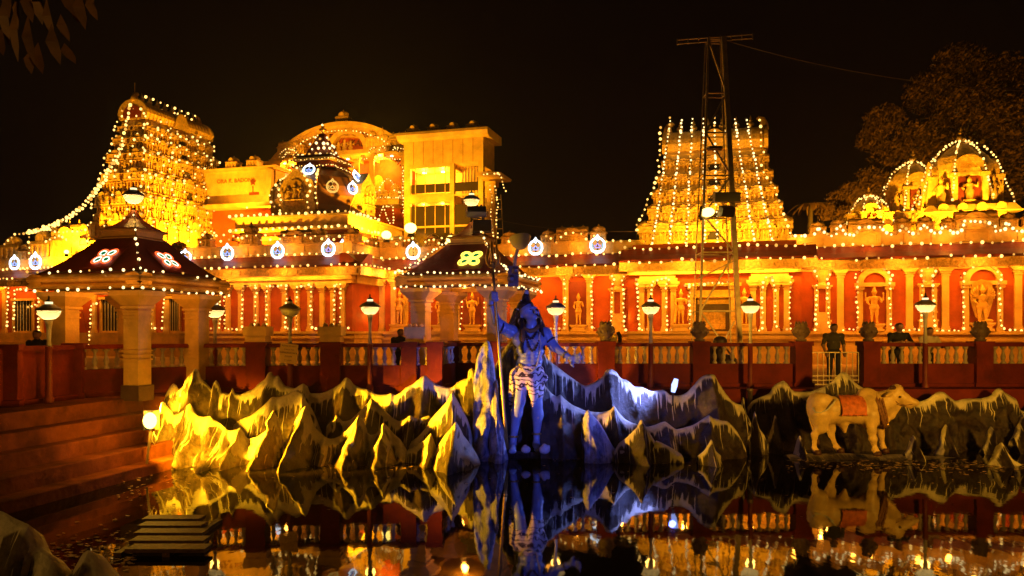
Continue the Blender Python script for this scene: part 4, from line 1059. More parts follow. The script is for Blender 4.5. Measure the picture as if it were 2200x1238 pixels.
# small roof kiosk at its right
rk = thing('roof_kiosk', 'slim roof kiosk strung with bulbs and a ladder right of the lift tower', 'kiosk', (fu(1062, 4), 4, Z_UP), True)
k0, k1 = fu(1046, 4), fu(1062, 4)
MB().box(k0, k1, 4, 4.5, Z_UP - .1, fz(1055, 392, 4)).box(k0 - .1, k1 + .1, 3.9, 4.6, fz(1055, 400, 4), fz(1055, 390, 4)).build('pillar', 'cream', rk)
MB().prism([(k0 - .3, fz(1060, 385, 4)), (fu(1085, 4), fz(1060, 385, 4)), (fu(1088, 4), fz(1060, 380, 4)), (k0 - .3, fz(1060, 376, 4))], 'y', 2.8, 5.2).build('roof_slab', 'cream', rk)
for s in (0, 1): MB().bar(W(fu(1070 + 14 * s, 3.8), 3.8, Z_UP) , W(fu(1062 + 14 * s, 3.8), 3.8, fz(1065, 420, 4)), .05).xf(Matrix.Rotation(-ANG, 4, 'Z') @ Matrix.Translation((0, -OY, 0))).build('ladder_rail', 'cream', rk)
for k in range(7):
    t = (k + .5) / 7; x0_ = 1070 - 8 * t; z = Z_UP + (fz(1065, 420, 4) - Z_UP) * t
    MB().bar((fu(x0_, 3.8), 3.8, z), (fu(x0_ + 14, 3.8), 3.8, z), .05).build('ladder_rung', 'cream', rk)

# ================================================================== domed shrines on the right
def domed_shrine(root, cu, cv, w, z0, zb, zt, kscale=1.3, dark=False):
    h = zt - zb
    MB().box(cu - w, cu + w, cv - w, cv + w, z0, zb - .35).build('chamber', 'cream', root)
    MB().box(cu - w - .12, cu + w + .12, cv - w - .12, cv + w + .12, z0, z0 + .2).build('chamber_foot', 'cream', root)
    MB().frust(cu - w - .45, cu + w + .45, cv - w - .45, cv + w + .45, zb - .35, zb, .25).box(cu - w - .5, cu + w + .5, cv - w - .5, cv + w + .5, zb - .42, zb - .34).build('chamber_cornice', 'cream', root)
    for s in (-1, 1):
        for k in range(4):
            for ax_ in (0, 1):
                t = -w + 2 * w * (k + .5) / 4
                c = (cu + t, cv + s * (w + .3)) if ax_ == 0 else (cu + s * (w + .3), cv + t)
                M = Matrix.Translation((c[0], c[1], zb - .2)) @ Matrix.Rotation(0 if ax_ == 0 else math.pi / 2, 4, 'Z')
                MB().prism([(.24 * math.cos(q), .26 * math.sin(q)) for q in [2 * math.pi * i / 10 for i in range(10)]], 'y', -.1, .1).xf(M).build('cornice_roundel', 'cream_carved', root)
        for s2 in (-1, 1):
            MB().lathe([(.24, 0), (.24, .15), (.14, .2), (.13, (zb - z0) * .5), (.2, (zb - z0) * .55), (.1, (zb - z0) * .6), (.24, (zb - z0) * .75)], 8, (cu + s * (w + .02), cv + s2 * (w + .02), z0)).build('corner_column', 'cream', root, True)
    g = w * .86
    MB().lathe([(g * 1.12, 0), (g * 1.12, .06 * h), (g, .08 * h), (g * .97, .42 * h), (g * 1.08, .45 * h), (g * 1.08, .49 * h)], 8, (cu, cv, zb), math.pi / 8).build('drum', 'cream', root)
    MB().lathe([(g * 1.06, .49 * h), (g * 1.06, .55 * h), (g * 1.0, .64 * h), (g * .84, .76 * h), (g * .58, .87 * h), (g * .3, .955 * h), (g * .1, h)], 8, (cu, cv, zb), math.pi / 8).build('dome', 'cream_carved', root)
    for k in range(4):
        ang = k * math.pi / 2
        M = Matrix.Translation((cu, cv, 0)) @ Matrix.Rotation(ang, 4, 'Z'); r = g * .93; w2 = g * .46
        zz0 = zb + .06 * h
        for s in (-1, 1): MB().box(s * w2 - .13, s * w2 + .13, -r - .35, -r + .1, zz0, zb + .42 * h).box(s * w2 - .2, s * w2 + .2, -r - .42, -r + .1, zb + .42 * h, zb + .47 * h).xf(M).build('niche_column', 'cream', root)
        arc = [(w2 * 1.25 * math.cos(t), zb + .47 * h + .27 * h * math.sin(t)) for t in [math.pi * q / 10 for q in range(11)]]
        inn = [(w2 * .8 * math.cos(t), zb + .47 * h + .16 * h * math.sin(t)) for t in [math.pi * q / 10 for q in range(10, -1, -1)]]
        MB().prism(arc + inn, 'y', -r - .18, -r + .3).xf(M).build('niche_arch', 'cream_carved', root)
        MB().box(-w2 + .14, w2 - .14, -r - .06, -r + .1, zz0, zb + .42 * h).xf(M).build('niche_back', 'maroon', root)
        q = M @ Vector((0, -r - .2, 0)); place('carved_figure', FIG, root, (q.x, q.y, zz0), ang, (.5 * h * .6, .4 * h * .6, .44 * h * .8))
        a2 = ang + math.pi / 4; q = (cu + g * 1.15 * math.cos(a2), cv + g * 1.15 * math.sin(a2))
        place('carved_figure', FIG, root, (q[0], q[1], zb), a2 + math.pi / 2, (.55 * h * .6, .45 * h * .6, .5 * h * .9))
    place('kalasha', KALASHA, root, (cu, cv, zt - .05), 0, (kscale, kscale, kscale * .95))
sv = 3.0
sh = thing('domed_shrine', 'large golden domed shrine with brass finial above the right wing', 'shrine', (fu(2075, sv + 1.8), sv + 1.8, Z_UP), True)
wS = (fu(2168, sv) - fu(2003, sv)) / 2; SU, SV = (fu(2168, sv) + fu(2003, sv)) / 2, sv + wS
SZB, SZT = fz(2085, 440, sv), fz(2060, 308, SV)
domed_shrine(sh, SU, SV, wS, Z_UP - .1, SZB, SZT, 1.0)
sv2 = 8.0; wS2 = 1.5
SU2, SV2 = fu(1962, sv2), sv2
sh2 = thing('domed_shrine', 'golden domed shrine half hidden behind the largest shrine on the right', 'shrine', (SU2, SV2, Z_UP), True)
SZB2, SZT2 = fz(1962, 455, sv2 - 1.5), fz(1970, 350, sv2)
domed_shrine(sh2, SU2, SV2, wS2, Z_UP - .1, SZB2, SZT2, .9)
sv3 = 5.0; wS3 = .95
SU3, SV3 = fu(1866, sv3), sv3
sh3 = thing('domed_shrine', 'smallest golden domed shrine beside the dark trees', 'shrine', (SU3, SV3, Z_UP), True)
SZB3, SZT3 = fz(1866, 488, sv3 - 1), fz(1866, 424, sv3)
domed_shrine(sh3, SU3, SV3, wS3, Z_UP - .1, SZB3, SZT3, .7)
flood('roof floodlight between the two larger domed shrines', (SU - wS - 2.2, SV - 3.2, Z_UP), (SU - wS, SV - .5, SZB + 1.5), 2000, spot=2.0, r=.1)
flood('roof floodlight at the foot of the smallest domed shrine', (SU3 - 1.9, SV3 - 2.4, Z_UP), (SU3 + 1.5, SV3 + 1.5, SZB3 + 1), 130, spot=2.2)
lamp('dome_front_glow', 'SPOT', sh, (SU + .4, SV - 4.2, Z_UP + 1.0), (1, .44, .02), 2200, .2, aim=(SU, SV, SZB + 1.2), spot=2.0)

# floodlights on the parapets of the middle and left blocks, aimed back at the tower and the dome
def wflood(label, x, y, v, aim, power, r=.2, spot=1.9):
    q = fp(x, y, v); flood(label, (q[0], v, q[2] - .22), aim, power, spot=spot, r=r)
wflood('brilliant floodlight below the lift tower, left of the dim pair', 830, 505, -.2, (sc_ + .5, scv, zs + 2.0), 2200, .26)
wflood('brilliant double-headed floodlight at the foot of the lift tower', 882, 490, .2, (fu(940, lv), lv, zz(330)), 1500, .32)
wflood('brilliant floodlight just left of the right pavilion peak', 968, 514, -.2, (fu(985, lv), lv, zz(400)), 900, .22)
flood('floodlight hidden on the roof before the left tower', (LC[0] + 6.5, LC[1] - 3.4, Z_UP), (LC[0] + 1.4, LC[1] - .5, 9.2), 3800, spot=1.9, r=.14)
flood('floodlight hidden on the roof beside the left tower', (LC[0] + 8.0, LC[1] + 2.6, Z_UP), (LC[0] + 1.2, LC[1] + 1, 12.0), 4600, spot=1.9, r=.14)
flood('floodlight on the roof below the narrow face of the left tower', (LC[0] - .5, LC[1] - 8.5, Z_UP + .7), (LC[0], LC[1] - 3, 13.0), 2400, spot=2.0, r=.14)
flood('floodlight behind the parapet lighting the dark dome', (sc_ - 2.5, -2.4, Z_UP), (sc_ - .5, scv - 2, zs + 2), 1100, spot=2.0)

flood('added floodlight behind the shrine roofs brightening the dark trees', (SU - 1.5, SV + 5, Z_UP + .4), (SU + 6, SV + 24, 15), 12000, spot=1.9, r=.12)  # unseen lamp added so the trees show against the night sky
# ================================================================== pavilions by the water
def L2W(o, rot):                                   # local plan -> world helper for things turned like the temple
    c, s = math.cos(rot), math.sin(rot)
    return lambda x, y, z: Vector((o[0] + c * x - s * y, o[1] + s * x + c * y, z))
def pavilion(label, near, side, zf, ze, zroof, zb, hw, pil_w, inset, lamp_lit=True):
    """square pavilion turned like the temple. near: its front right eave corner (world X, d)"""
    n = Vector((near[0], near[1], 0)); eu = Vector((CA, SA, 0)); ev = Vector((-SA, CA, 0))
    c = n - eu * side / 2 + ev * side / 2
    o = thing('pavilion', label, 'pavilion', (0, 0, 0), False, 'pavilions by the pond')
    o.location = (c.x, c.y, 0); o.rotation_euler = (0, 0, ANG); ORG[o.name] = (0, 0, 0)
    h = side / 2
    # pillars with ringed shafts and spreading capitals
    for sx_ in (-1, 1):
        for sy_ in (-1, 1):
            px, py = sx_ * (h - inset), sy_ * (h - inset); w = pil_w / 2
            mb = MB().box(px - w, px + w, py - w, py + w, zb + .35, zf - .45)
            for fr in (.36, .40, .44, .74, .79, .84):
                z = zb + (zf - zb) * fr; mb.box(px - w - .025, px + w + .025, py - w - .025, py + w + .025, z, z + .035)
            mb.box(px - w * 1.25, px + w * 1.25, py - w * 1.25, py + w * 1.25, zf - .45, zf - .39)
            mb.frust(px - w * 2.0, px + w * 2.0, py - w * 2.0, py + w * 2.0, zf - .16, zf - .39, w * .9)
            mb.box(px - w * 2.05, px + w * 2.05, py - w * 2.05, py + w * 2.05, zf - .16, zf - .05)
            p = mb.build('pillar', 'cream', o)
            MB().box(px - w * 1.2, px + w * 1.2, py - w * 1.2, py + w * 1.2, zb, zb + .35).build('pillar_foot', 'dark_stone', p)
    q = h - inset
    for s in (-1, 1):
        MB().box(-q - .2, q + .2, s * q - .13, s * q + .13, zf - .05, zf + .06).build('beam', 'cream', o)
        MB().box(s * q - .13, s * q + .13, -q + .131, q - .131, zf - .05, zf + .06).build('beam', 'cream', o)
    MB().box(-h + .1, h - .1, -h + .1, h - .1, zf + .061, zf + .09).build('ceiling', 'cream', o)
    # rolled eave
    for a_ in range(4):
        M = Matrix.Rotation(a_ * math.pi / 2, 4, 'Z'); e = h
        MB().prism([(-e + .35, zf + .095), (-e + .14, zf), (-e + .02, zf + .015), (-e - .04, zf + .06), (-e + .0, zf + .11), (-e + .06, zf + .13), (-e - .04, zf + .17), (-e - .07, zf + .22), (-e - .04, ze - .05), (-e + .02, ze - .01), (-e + .12, ze + .04), (-e + .35, ze)], 'x', -e - .03, e + .03).xf(M).build('eave_roll', 'gold', o)
    # concave hipped roof in four slopes
    N = 6
    for a_ in range(4):
        M = Matrix.Rotation(a_ * math.pi / 2, 4, 'Z'); vs = []; fs = []
        for i in range(N + 1):
            t = i / N; r = (h - .06) + (hw - h + .06) * t; z = ze + .03 + (zroof - ze - .03) * (t ** 1.25)
            vs += [(-r, -r, z), (r, -r, z)]
        for i in range(N): fs.append((2 * i, 2 * i + 1, 2 * i + 3, 2 * i + 2))
        MB().add(vs, fs).xf(M).build('roof_slope', 'maroon', o)
    MB().lathe([(hw * 1.38, 0), (hw * 1.38, .05), (hw * 1.2, .09), (hw * 1.22, .2), (hw * 1.42, .23), (hw * 1.36, .28)], 4, (0, 0, zroof - .02), math.pi / 4).build('roof_collar', 'cream', o)
    MB().lathe([(hw * 1.25, 0), (hw * .8, .12), (hw * .4, .27), (hw * .2, .42), (.06, .5)], 8, (0, 0, zroof + .25), math.pi / 8).build('roof_cap', 'maroon', o)
    return o, L2W((c.x, c.y), ANG), c
lp, lpw, lpc = pavilion('red-roofed pavilion on the left bank with two lit flower signs', (PX(300, 17.5), 17.5), 3.1, 2.5, 2.82, 3.75, -0.05, .55, .41, .52)
rp, rpw, rpc = pavilion('red-roofed pavilion beside the statue with one lit flower sign', (PX(1095, 22.2), 22.2), 3.47, 2.86, 3.15, 4.15, 0, .6, .46, .55)

# ================================================================== lamp posts
def bowl_lamp(o, c, s, lit=True, power=30, up=Vector((0, 0, 1)), glow='bowl_glow', col=(1, .50, .08), flip=False):
    M = Matrix.Translation(c) @ up.to_track_quat('Z', 'Y').to_matrix().to_4x4() @ Matrix.Scale(s, 4)
    MB().lathe([(.05, -.2), (.12, -.185), (.19, -.13), (.235, -.05), (.245, 0)], 16).xf(M).build('bowl', 'bowl_glass' if (lit and glow == 'bowl_glow') else 'white_paint', o, True)
    MB().lathe([(.275, 0), (.275, .02), (.24, .06), (.15, .12), (.09, .15)], 16).xf(M).build('brim', 'lamp_brim', o)
    MB().lathe([(.08, .14), (.08, .2)], 12).xf(M).build('collar', glow if lit else 'white_paint', o)
    MB().lathe([(.07, .2), (.06, .23), (.02, .26), (.02, .32), (.0, .35)], 8).xf(M).build('cap', 'black_metal', o)
    if lit: lamp('bowl_bulb', 'POINT', o, tuple(Vector(c) + (M.to_3x3() @ Vector((0, 0, -.05)))), (1, .78, .38), 4.2, .05 * s)
    if lit: lamp('bowl_light', 'POINT', o, tuple(Vector(c) + (M.to_3x3() @ Vector((0, 0, -.32)))), col, power, .12 * s)
def lamp_post(x, d, label, lit=True, ybowl=673, s=1.0, power=14):
    X = PX(x, d); zc = PZ(ybowl - 8, d)
    o = thing('lamp_post', label, 'lamp post', (X, d, 0), False, 'bowl lamp posts along the balustrade')
    MB().lathe([(.055, 1.2), (.04, zc - .62), (.05, zc - .4), (.08, zc - .22), (.09, zc - .19)], 10, (X, d, 0)).build('pole', 'post_paint', o, True)
    MB().lathe([(.1, -.3), (.1, .1), (.07, .16), (.065, 1.16), (.08, 1.17), (.08, 1.21)], 10, (X, d, 0)).build('pole_base', 'maroon', o, True)
    bowl_lamp(o, Vector((X, d, zc)), s, lit, power)
    return o
lamp_post(105, 16.8, 'lit bowl lamp post before the cream wing, left of the left pavilion', ybowl=676, s=.95)
lamp_post(462, 21.0, 'lit bowl lamp post between the left pavilion and the notice board', ybowl=675)
lamp_post(623, 20.35, 'unlit bowl lamp post carrying the yellow notice board', lit=False, ybowl=673)
lamp_post(795, 20.5, 'lit bowl lamp post between the notice board and the right pavilion', ybowl=668)
lamp_post(1194, 21.5, 'lit bowl lamp post above the outstretched hand of the statue', ybowl=670)
lamp_post(1398, 21.5, 'lit bowl lamp post left of the tower doorway', ybowl=668)
lamp_post(1612, 21.5, 'lit bowl lamp post right of the lattice mast', ybowl=666)
lamp_post(1988, 21.5, 'lit bowl lamp post in front of the man in the pale shirt', ybowl=664)
# the two roof lamps
def roof_lamp(label, c, zt, zc, s=1.0):
    o = thing('roof_lamp', label, 'lamp', (c.x, c.y, zt), False, 'lamps on the pavilion peaks')
    MB().lathe([(.05, 0), (.04, zc - zt - .3)], 8, (c.x, c.y, zt)).build('stem', 'black_metal', o)
    bowl_lamp(o, Vector((c.x, c.y, zc)), s, True, 25); return o
roof_lamp('lit bowl lamp on the peak of the left pavilion', lpc, 4.45, PZ(421, lpc.y), .95)
rl = roof_lamp('lit bowl lamp on the peak of the right pavilion', rpc, 4.85, PZ(430, rpc.y), 1.0)
# two dark floodlight boxes on a bracket by the right pavilion peak
def box_flood(label, c, w, h, dp, rx, rz, m='grey_metal', group='unlit box floodlights'):
    o = thing('box_floodlight', label, 'floodlight', tuple(c), False, group)
    M = Matrix.Translation(c) @ Matrix.Rotation(rz, 4, 'Z') @ Matrix.Rotation(rx, 4, 'X')
    MB().frust(-w / 2, w / 2, -h / 2, h / 2, -dp / 2, dp / 2, .04).xf(M @ Matrix.Rotation(math.pi / 2, 4, 'X')).build('housing', m, o)
    MB().box(-w / 2 + .03, w / 2 - .03, -dp / 2 - .02, -dp / 2, -h / 2 + .03, h / 2 - .03).xf(M).build('lens', 'glass_dark', o)
    for k in range(5): MB().box(-w / 2 + .06 + (w - .12) * k / 4 - .006, -w / 2 + .06 + (w - .12) * k / 4 + .006, dp / 2 - .05, dp / 2 + .05, -h / 2 + .05, h / 2 - .05).xf(M).build('fin', m, o)
    MB().tube([M @ Vector((-w / 2 - .02, 0, 0)), M @ Vector((-w / 2 - .02, .22, 0)), M @ Vector((w / 2 + .02, .22, 0)), M @ Vector((w / 2 + .02, 0, 0))], .015, 5).build('bracket', 'steel', o)
    return o
br = thing('bracket_post', 'short steel post holding two box floodlights beside the right pavilion peak', 'bracket', (PX(1040, 24), 24, 3.6))
MB().bar(P(1046, 560, 24), P(1034, 440, 24), .07).bar(P(1034, 470, 24), P(1008, 466, 24), .05).bar(P(1022, 500, 24), P(1050, 500, 24), .04).build('post', 'steel', br)
box_flood('upper of two dark box floodlights by the right pavilion peak', P(1024, 454, 23.85), .62, .3, .16, -.7, .1)
box_flood('lower of two dark box floodlights by the right pavilion peak', P(1036, 486, 23.8), .60, .4, .16, -.15, 0)
# tilted white bowl floodlight on the right pavilion eave
bf = thing('bowl_floodlight', 'upturned blue-white bowl floodlight on the eave corner beside the statue', 'floodlight', tuple(P(1105, 580, 21.6)))
tc_ = P(1117, 513, 21.6); upv = Vector((-.15, .35, 1)).normalized()
Mb = Matrix.Translation(tc_) @ upv.to_track_quat('Z', 'Y').to_matrix().to_4x4()
MB().lathe([(.06, -.3), (.15, -.27), (.25, -.14), (.3, .0), (.31, .02)], 16).xf(Mb).build('bowl', 'white_paint', bf, True)
MB().ball((0, 0, .0), .28, 14, 6, (1, 1, .25)).xf(Mb).build('lens', 'bowl_blue', bf, True)
MB().tube([P(1112, 535, 21.6), P(1106, 560, 21.6), P(1104, 600, 21.6)], [.05, .045, .045], 8).build('arm', 'post_paint', bf)
MB().box(-.14, .14, -.12, .12, -.3, .25).ball((0.05, -.1, .12), .11, 7, 5).ball((-.06, -.1, -.1), .12, 7, 5).xf(Matrix.Translation(P(1103, 592, 21.6))).build('ballast_box', 'grey_metal', bf)
lamp('bowl_beam', 'SPOT', bf, tuple(tc_ + Vector((0, 0, .12))), (.55, .6, 1.0), 60, .1, aim=tuple(tc_ + upv * 3), spot=2.2)

# ================================================================== lattice mast
PD = 26.0
py = thing('lattice_mast', 'tall steel lattice mast with a ladder-like crossbar in front of the right tower', 'mast', (PX(1538, PD), PD, 0))
zb_, zt_ = 0.0, PZ(86, PD)
def leg_pt(sx_, sy_, z):
    t = (z - zb_) / (zt_ - zb_); xl = PX(1492, PD) + (PX(1519, PD) - PX(1492, PD)) * t; xr = PX(1583, PD) + (PX(1551, PD) - PX(1583, PD)) * t
    w = (xr - xl) / 2; cx_ = (xl + xr) / 2
    return Vector((cx_ + sx_ * w, PD + sy_ * w * .8 - .001, z))
legs = [(-1, -1), (1, -1), (1, 1), (-1, 1)]
for i, (a_, b_) in enumerate(legs):
    MB().bar(leg_pt(a_, b_, zb_), leg_pt(a_, b_, zt_), .15 if i == 1 else (.07 if i == 0 else .035)).build('leg', 'steel', py)
levels = [0.3, 2.2, 4.1, 5.3, 6.6, 8.0, 9.3, zt_ - .05]
for j, z in enumerate(levels):
    for k in range(4):
        a_, b_ = legs[k], legs[(k + 1) % 4]
        if k in (1, 3) and j % 2: continue
        MB().bar(leg_pt(*a_, z), leg_pt(*b_, z), .045 if k == 0 else .03).build('strut', 'steel', py)
        if j < len(levels) - 1:
            z2 = levels[j + 1]
            if k == 0: 
                A_, B_ = (leg_pt(*a_, z), leg_pt(*b_, z2)) if j % 2 else (leg_pt(*b_, z), leg_pt(*a_, z2))
                MB().bar(A_, B_, .05).build('brace', 'steel', py)
A_, B_ = P(1455, 86, PD - .1), P(1617, 74, PD - .1)
for dz in (0, .13): MB().bar(A_ - Vector((0, 0, dz)), B_ - Vector((0, 0, dz)), .03).build('crossbar_rail', 'steel', py)
for k in range(8):
    q = A_ + (B_ - A_) * k / 7; MB().bar(q + Vector((0, 0, .03)), q - Vector((0, 0, .16)), .03).build('crossbar_rung', 'steel', py)
for x0_, y0_, x1_, y1_ in ((1497, 600, 1578, 560), (1578, 690, 1550, 745)): MB().bar(P(x0_, y0_, PD - .9), P(x1_, y1_, PD - .9), .04).build('brace', 'steel', py)
box_flood('slim dark lamp housing high on the lattice mast', P(1537, 318, PD - .8), .48, .14, .16, 0, 0, group='box floodlights on the lattice mast')
box_flood('wide dark box floodlight on the lattice mast', P(1562, 424, PD - .95), .86, .34, .2, .1, 0, group='box floodlights on the lattice mast')
box_flood('small square box floodlight below the wide one on the lattice mast', P(1561, 455, PD - 1.0), .5, .36, .18, .3, .3, group='box floodlights on the lattice mast')
mf = thing('mast_floodlight', 'lit floodlight glaring towards the tower halfway up the lattice mast', 'floodlight', tuple(P(1520, 458, PD - .9)))
Mq = Matrix.Translation(P(1521, 457, PD - .9)) @ Matrix.Rotation(-.5, 4, 'Z') @ Matrix.Rotation(-.4, 4, 'X')
MB().box(-.25, -.16, -.12, .12, -.2, .2).xf(Mq).build('housing', 'grey_metal', mf)
MB().ball((0, -.02, 0), .22, 12, 8, (1.0, .4, .75)).xf(Mq).build('lens', 'flood_glow', mf, True)
lamp('mast_beam', 'SPOT', mf, tuple(P(1520, 458, PD) + Vector((0, .5, 0))), SODIUM, 3600, .12, aim=tuple(wp(1540, 450, 1)), spot=1.1, blend=.8)
# overhead cable from the mast
wr = MB().tube(sag(P(1556, 86, PD), P(2330, 200, 22), .4, 24), .015, 5).build('overhead_cable', 'wire'); tag(wr, 'overhead cable sloping from the lattice mast top to the dark trees', 'cable')
wr = MB().tube(sag(wp(1066, 472, 2), wp(1372, 497, .8), .25, 16), .012, 4).build('overhead_cable', 'wire'); tag(wr, 'thin cable between the lift tower and the right tower', 'cable')
# dark cloth-covered heap at the mast foot
hp = MB()
for k in range(5): hp.ball((rr(-.25, .25), rr(-.1, .1), .35 + .22 * k), .42 - .05 * k, 9, 6, (1, .8, .8))
hp = hp.build('covered_heap', 'tarpaulin', None, True); hp.location = (PX(1548, 23.4), 23.4, .0); tag(hp, 'dark cloth-covered heap behind the balusters below the tower doorway', 'heap')

# notice board
nbd = thing('notice_board', 'tilted yellow notice board hung on the unlit lamp post', 'notice board', tuple(P(621, 760, 20.2)))
Mn = Matrix.Translation(P(620, 760, 20.2)) @ Matrix.Rotation(math.radians(6), 4, 'Y')
MB().box(-.225, .225, -.012, .012, -.25, .25).xf(Mn).build('board', 'notice', nbd)
og = ORG[nbd.name]
for k, (s, sz, z) in enumerate((('PLEASE DO NOT', .05, .19), ('TOUCH THE', .045, .10), ('GANGAVATARA', .062, .02), ('ZOOM', .062, -.075), ('BY ORDER', .04, -.17))):
    t = text_mesh(s, sz, 'lettering', nbd, .002); q = Mn @ Vector((0, -.016, z)); t.location = q - Vector(og); t.rotation_euler = (Mn.to_3x3() @ Matrix.Rotation(math.pi / 2, 3, 'X')).to_euler()

# ================================================================== neon diya and flower signs
def diya(label, M, s=1.0, mats=('neon_white', 'neon_blue'), board=True, group='neon oil-lamp signs'):
    o = thing('neon_lamp_sign', label, 'neon sign', tuple(M.translation), False, group)
    S = M @ Matrix.Scale(s, 4)
    def T(ps, r, m, closed=False, nm='neon_tube'): MB().tube([S @ Vector((p[0], -.04, p[1])) for p in ps], r * s, 6, closed).build(nm, m, o, True)
    ring = [(.0, .62), (-.10, .44), (-.26, .36), (-.42, .16), (-.44, -.1), (-.34, -.32), (-.16, -.44), (.16, -.44), (.34, -.32), (.44, -.1), (.42, .16), (.26, .36), (.10, .44)]
    T(ring, .068, mats[0], True)
    for k in (-1, 1): T([(k * .3, .1), (k * .31, -.08), (k * .22, -.22)], .03, 'neon_teal' if mats[1] != 'neon_amber' else mats[1])
    T([(-.2, .0), (-.12, -.16), (.12, -.16), (.2, .0), (.09, -.03), (0, .12), (-.09, -.03)], .04, mats[1], True)
    T([(-.3, -.3), (-.1, -.36), (.1, -.36), (.3, -.3)], .035, mats[0])
    T([(0, .5), (-.07, .36), (0, .26), (.07, .36)], .03, mats[0], True)
    if board: MB().box(-.46, .46, -.01, .01, -.5, .55).xf(S).build('board', 'maroon', o)
    else: MB().box(-.04, .04, -.03, .03, -.4, .4).xf(S).build('bracket', 'black_metal', o)
    return o
def tpl(x, y, v, rz=0.0): return Matrix.Translation(wp(x, y, v)) @ Matrix.Rotation(ANG + rz, 4, 'Z')
for x, y, v, rz, s, lb in ((32, 566, -.3, 0, 1.0, 'outermost left white neon oil-lamp sign on the cream wing'), (77, 563, -.3, 0, 1.15, 'second white neon oil-lamp sign from the left edge'), (398, 552, LV - .3, .5, .8, 'white neon oil-lamp sign peeping over the left pavilion roof'),
      (489, 544, LV - .3, 0, .95, 'blue-white neon oil-lamp sign left end of the projecting hall parapet'), (597, 540, LV - .3, 0, .95, 'blue-white neon oil-lamp sign mid-parapet of the projecting hall'), (706, 535, LV - .3, 0, .95, 'pink-centred neon oil-lamp sign at the corner of the projecting hall'),
      (735, 536, LV + .5, 1.1, .95, 'neon oil-lamp sign turned sideways round the projecting hall corner'), (888, 541, -.3, 0, 1.0, 'orange-centred round neon oil-lamp sign left of the right pavilion'), (1151, 532, -.3, 0, .95, 'blue-white neon oil-lamp sign right above the bowl floodlight'), (1284, 527, -.3, 0, .98, 'blue-white neon oil-lamp sign left of the right tower')):
    inner = 'neon_violet' if x in (706, 1284) else ('neon_amber' if x == 888 else 'neon_blue')
    diya(lb, tpl(x, y, v, rz), s * .86, ('neon_white', inner), board=False)
# three on the dark dome and an unlit-looking amber one
def on_dome(ang, f, s, lb, mats=('neon_white', 'neon_blue')):
    r = 3.05 * (1.0 if f < .6 else .86) ; c = (sc_ + r * math.sin(ang), scv - r * math.cos(ang), zs + ht * f)
    M = Matrix.Translation(W(*c)) @ Matrix.Rotation(ANG + ang, 4, 'Z') @ Matrix.Rotation(-.5 if f > .6 else 0, 4, 'X')
    diya(lb, M, s, mats, board=False)
on_dome(math.radians(12), .86, .75, 'blue-white neon oil-lamp sign high on the left of the dark dome')
on_dome(math.radians(80), .82, .75, 'blue-white neon oil-lamp sign on the right shoulder of the dark dome')
on_dome(math.radians(64), .56, .7, 'white neon oil-lamp sign at mid-height on the dark dome')
on_dome(math.radians(40), .55, .75, 'amber outline oil-lamp sign on the middle face of the dark dome', ('neon_amber', 'neon_amber'))
def flower(label, c, ux, uy, s, rim):
    o = thing('neon_flower_sign', label, 'neon sign', tuple(c), False, 'neon flower signs on the pavilion roofs')
    nrm = ux.cross(uy).normalized(); c = c + nrm * .06
    MB().add([c - nrm * .03 + ux * a_ * s * 1.2 + uy * b_ * s * 1.2 for a_, b_ in ((-1, -1), (1, -1), (1, 1), (-1, 1))] + [c - nrm * .05 + ux * a_ * s * 1.2 + uy * b_ * s * 1.2 for a_, b_ in ((-1, -1), (1, -1), (1, 1), (-1, 1))], [(0, 1, 2, 3), (7, 6, 5, 4), (0, 4, 5, 1), (1, 5, 6, 2), (2, 6, 7, 3), (3, 7, 4, 0)]).build('board', 'maroon', o)
    for k in range(4):
        a_ = math.pi / 4 + k * math.pi / 2; d1 = ux * math.cos(a_) + uy * math.sin(a_); d2 = -ux * math.sin(a_) + uy * math.cos(a_)
        pc = c + d1 * s * .52
        def ell(f): return [pc + d1 * math.cos(q) * s * .46 * f + d2 * math.sin(q) * s * .36 * f for q in [2 * math.pi * i / 14 for i in range(14)]]
        MB().tube(ell(1.05), s * .05, 6, True).build('petal_rim', rim, o, True)
        MB().add([c_ + nrm * .005 for c_ in ell(.5)], [tuple(range(14))]).build('petal_core', 'neon_green', o)
        MB().tube(ell(.66), s * .05, 6, True).build('petal_tube', 'neon_pale' if rim == 'neon_red' else 'neon_yellow', o, True)
    return o
def roof_flower(label, w, h, ze, zr, hw, face, t, s, rim, side=0.0):
    r = h + (hw - h) * t; z = ze + (zr - ze) * t ** 1.25
    if face == 0: c = w(side, -r, z); ux = w(1, 0, 0) - w(0, 0, 0); uy = (w(0, -hw, zr) - w(0, -h, ze)).normalized()
    else: c = w(r, side, z); ux = w(0, 1, 0) - w(0, 0, 0); uy = (w(hw, 0, zr) - w(h, 0, ze)).normalized()
    flower(label, c, ux, uy, s, rim)
roof_flower('red-rimmed neon flower on the front slope of the left pavilion roof', lpw, 1.55, 2.82, 3.75, .55, 0, .52, .32, 'neon_red', .15)
roof_flower('red-rimmed neon flower on the right slope of the left pavilion roof', lpw, 1.55, 2.82, 3.75, .55, 1, .5, .32, 'neon_red', -.1)
roof_flower('yellow-rimmed neon flower on the front slope of the right pavilion roof', rpw, 1.73, 3.15, 4.15, .6, 0, .56, .4, 'neon_yellow', .35)

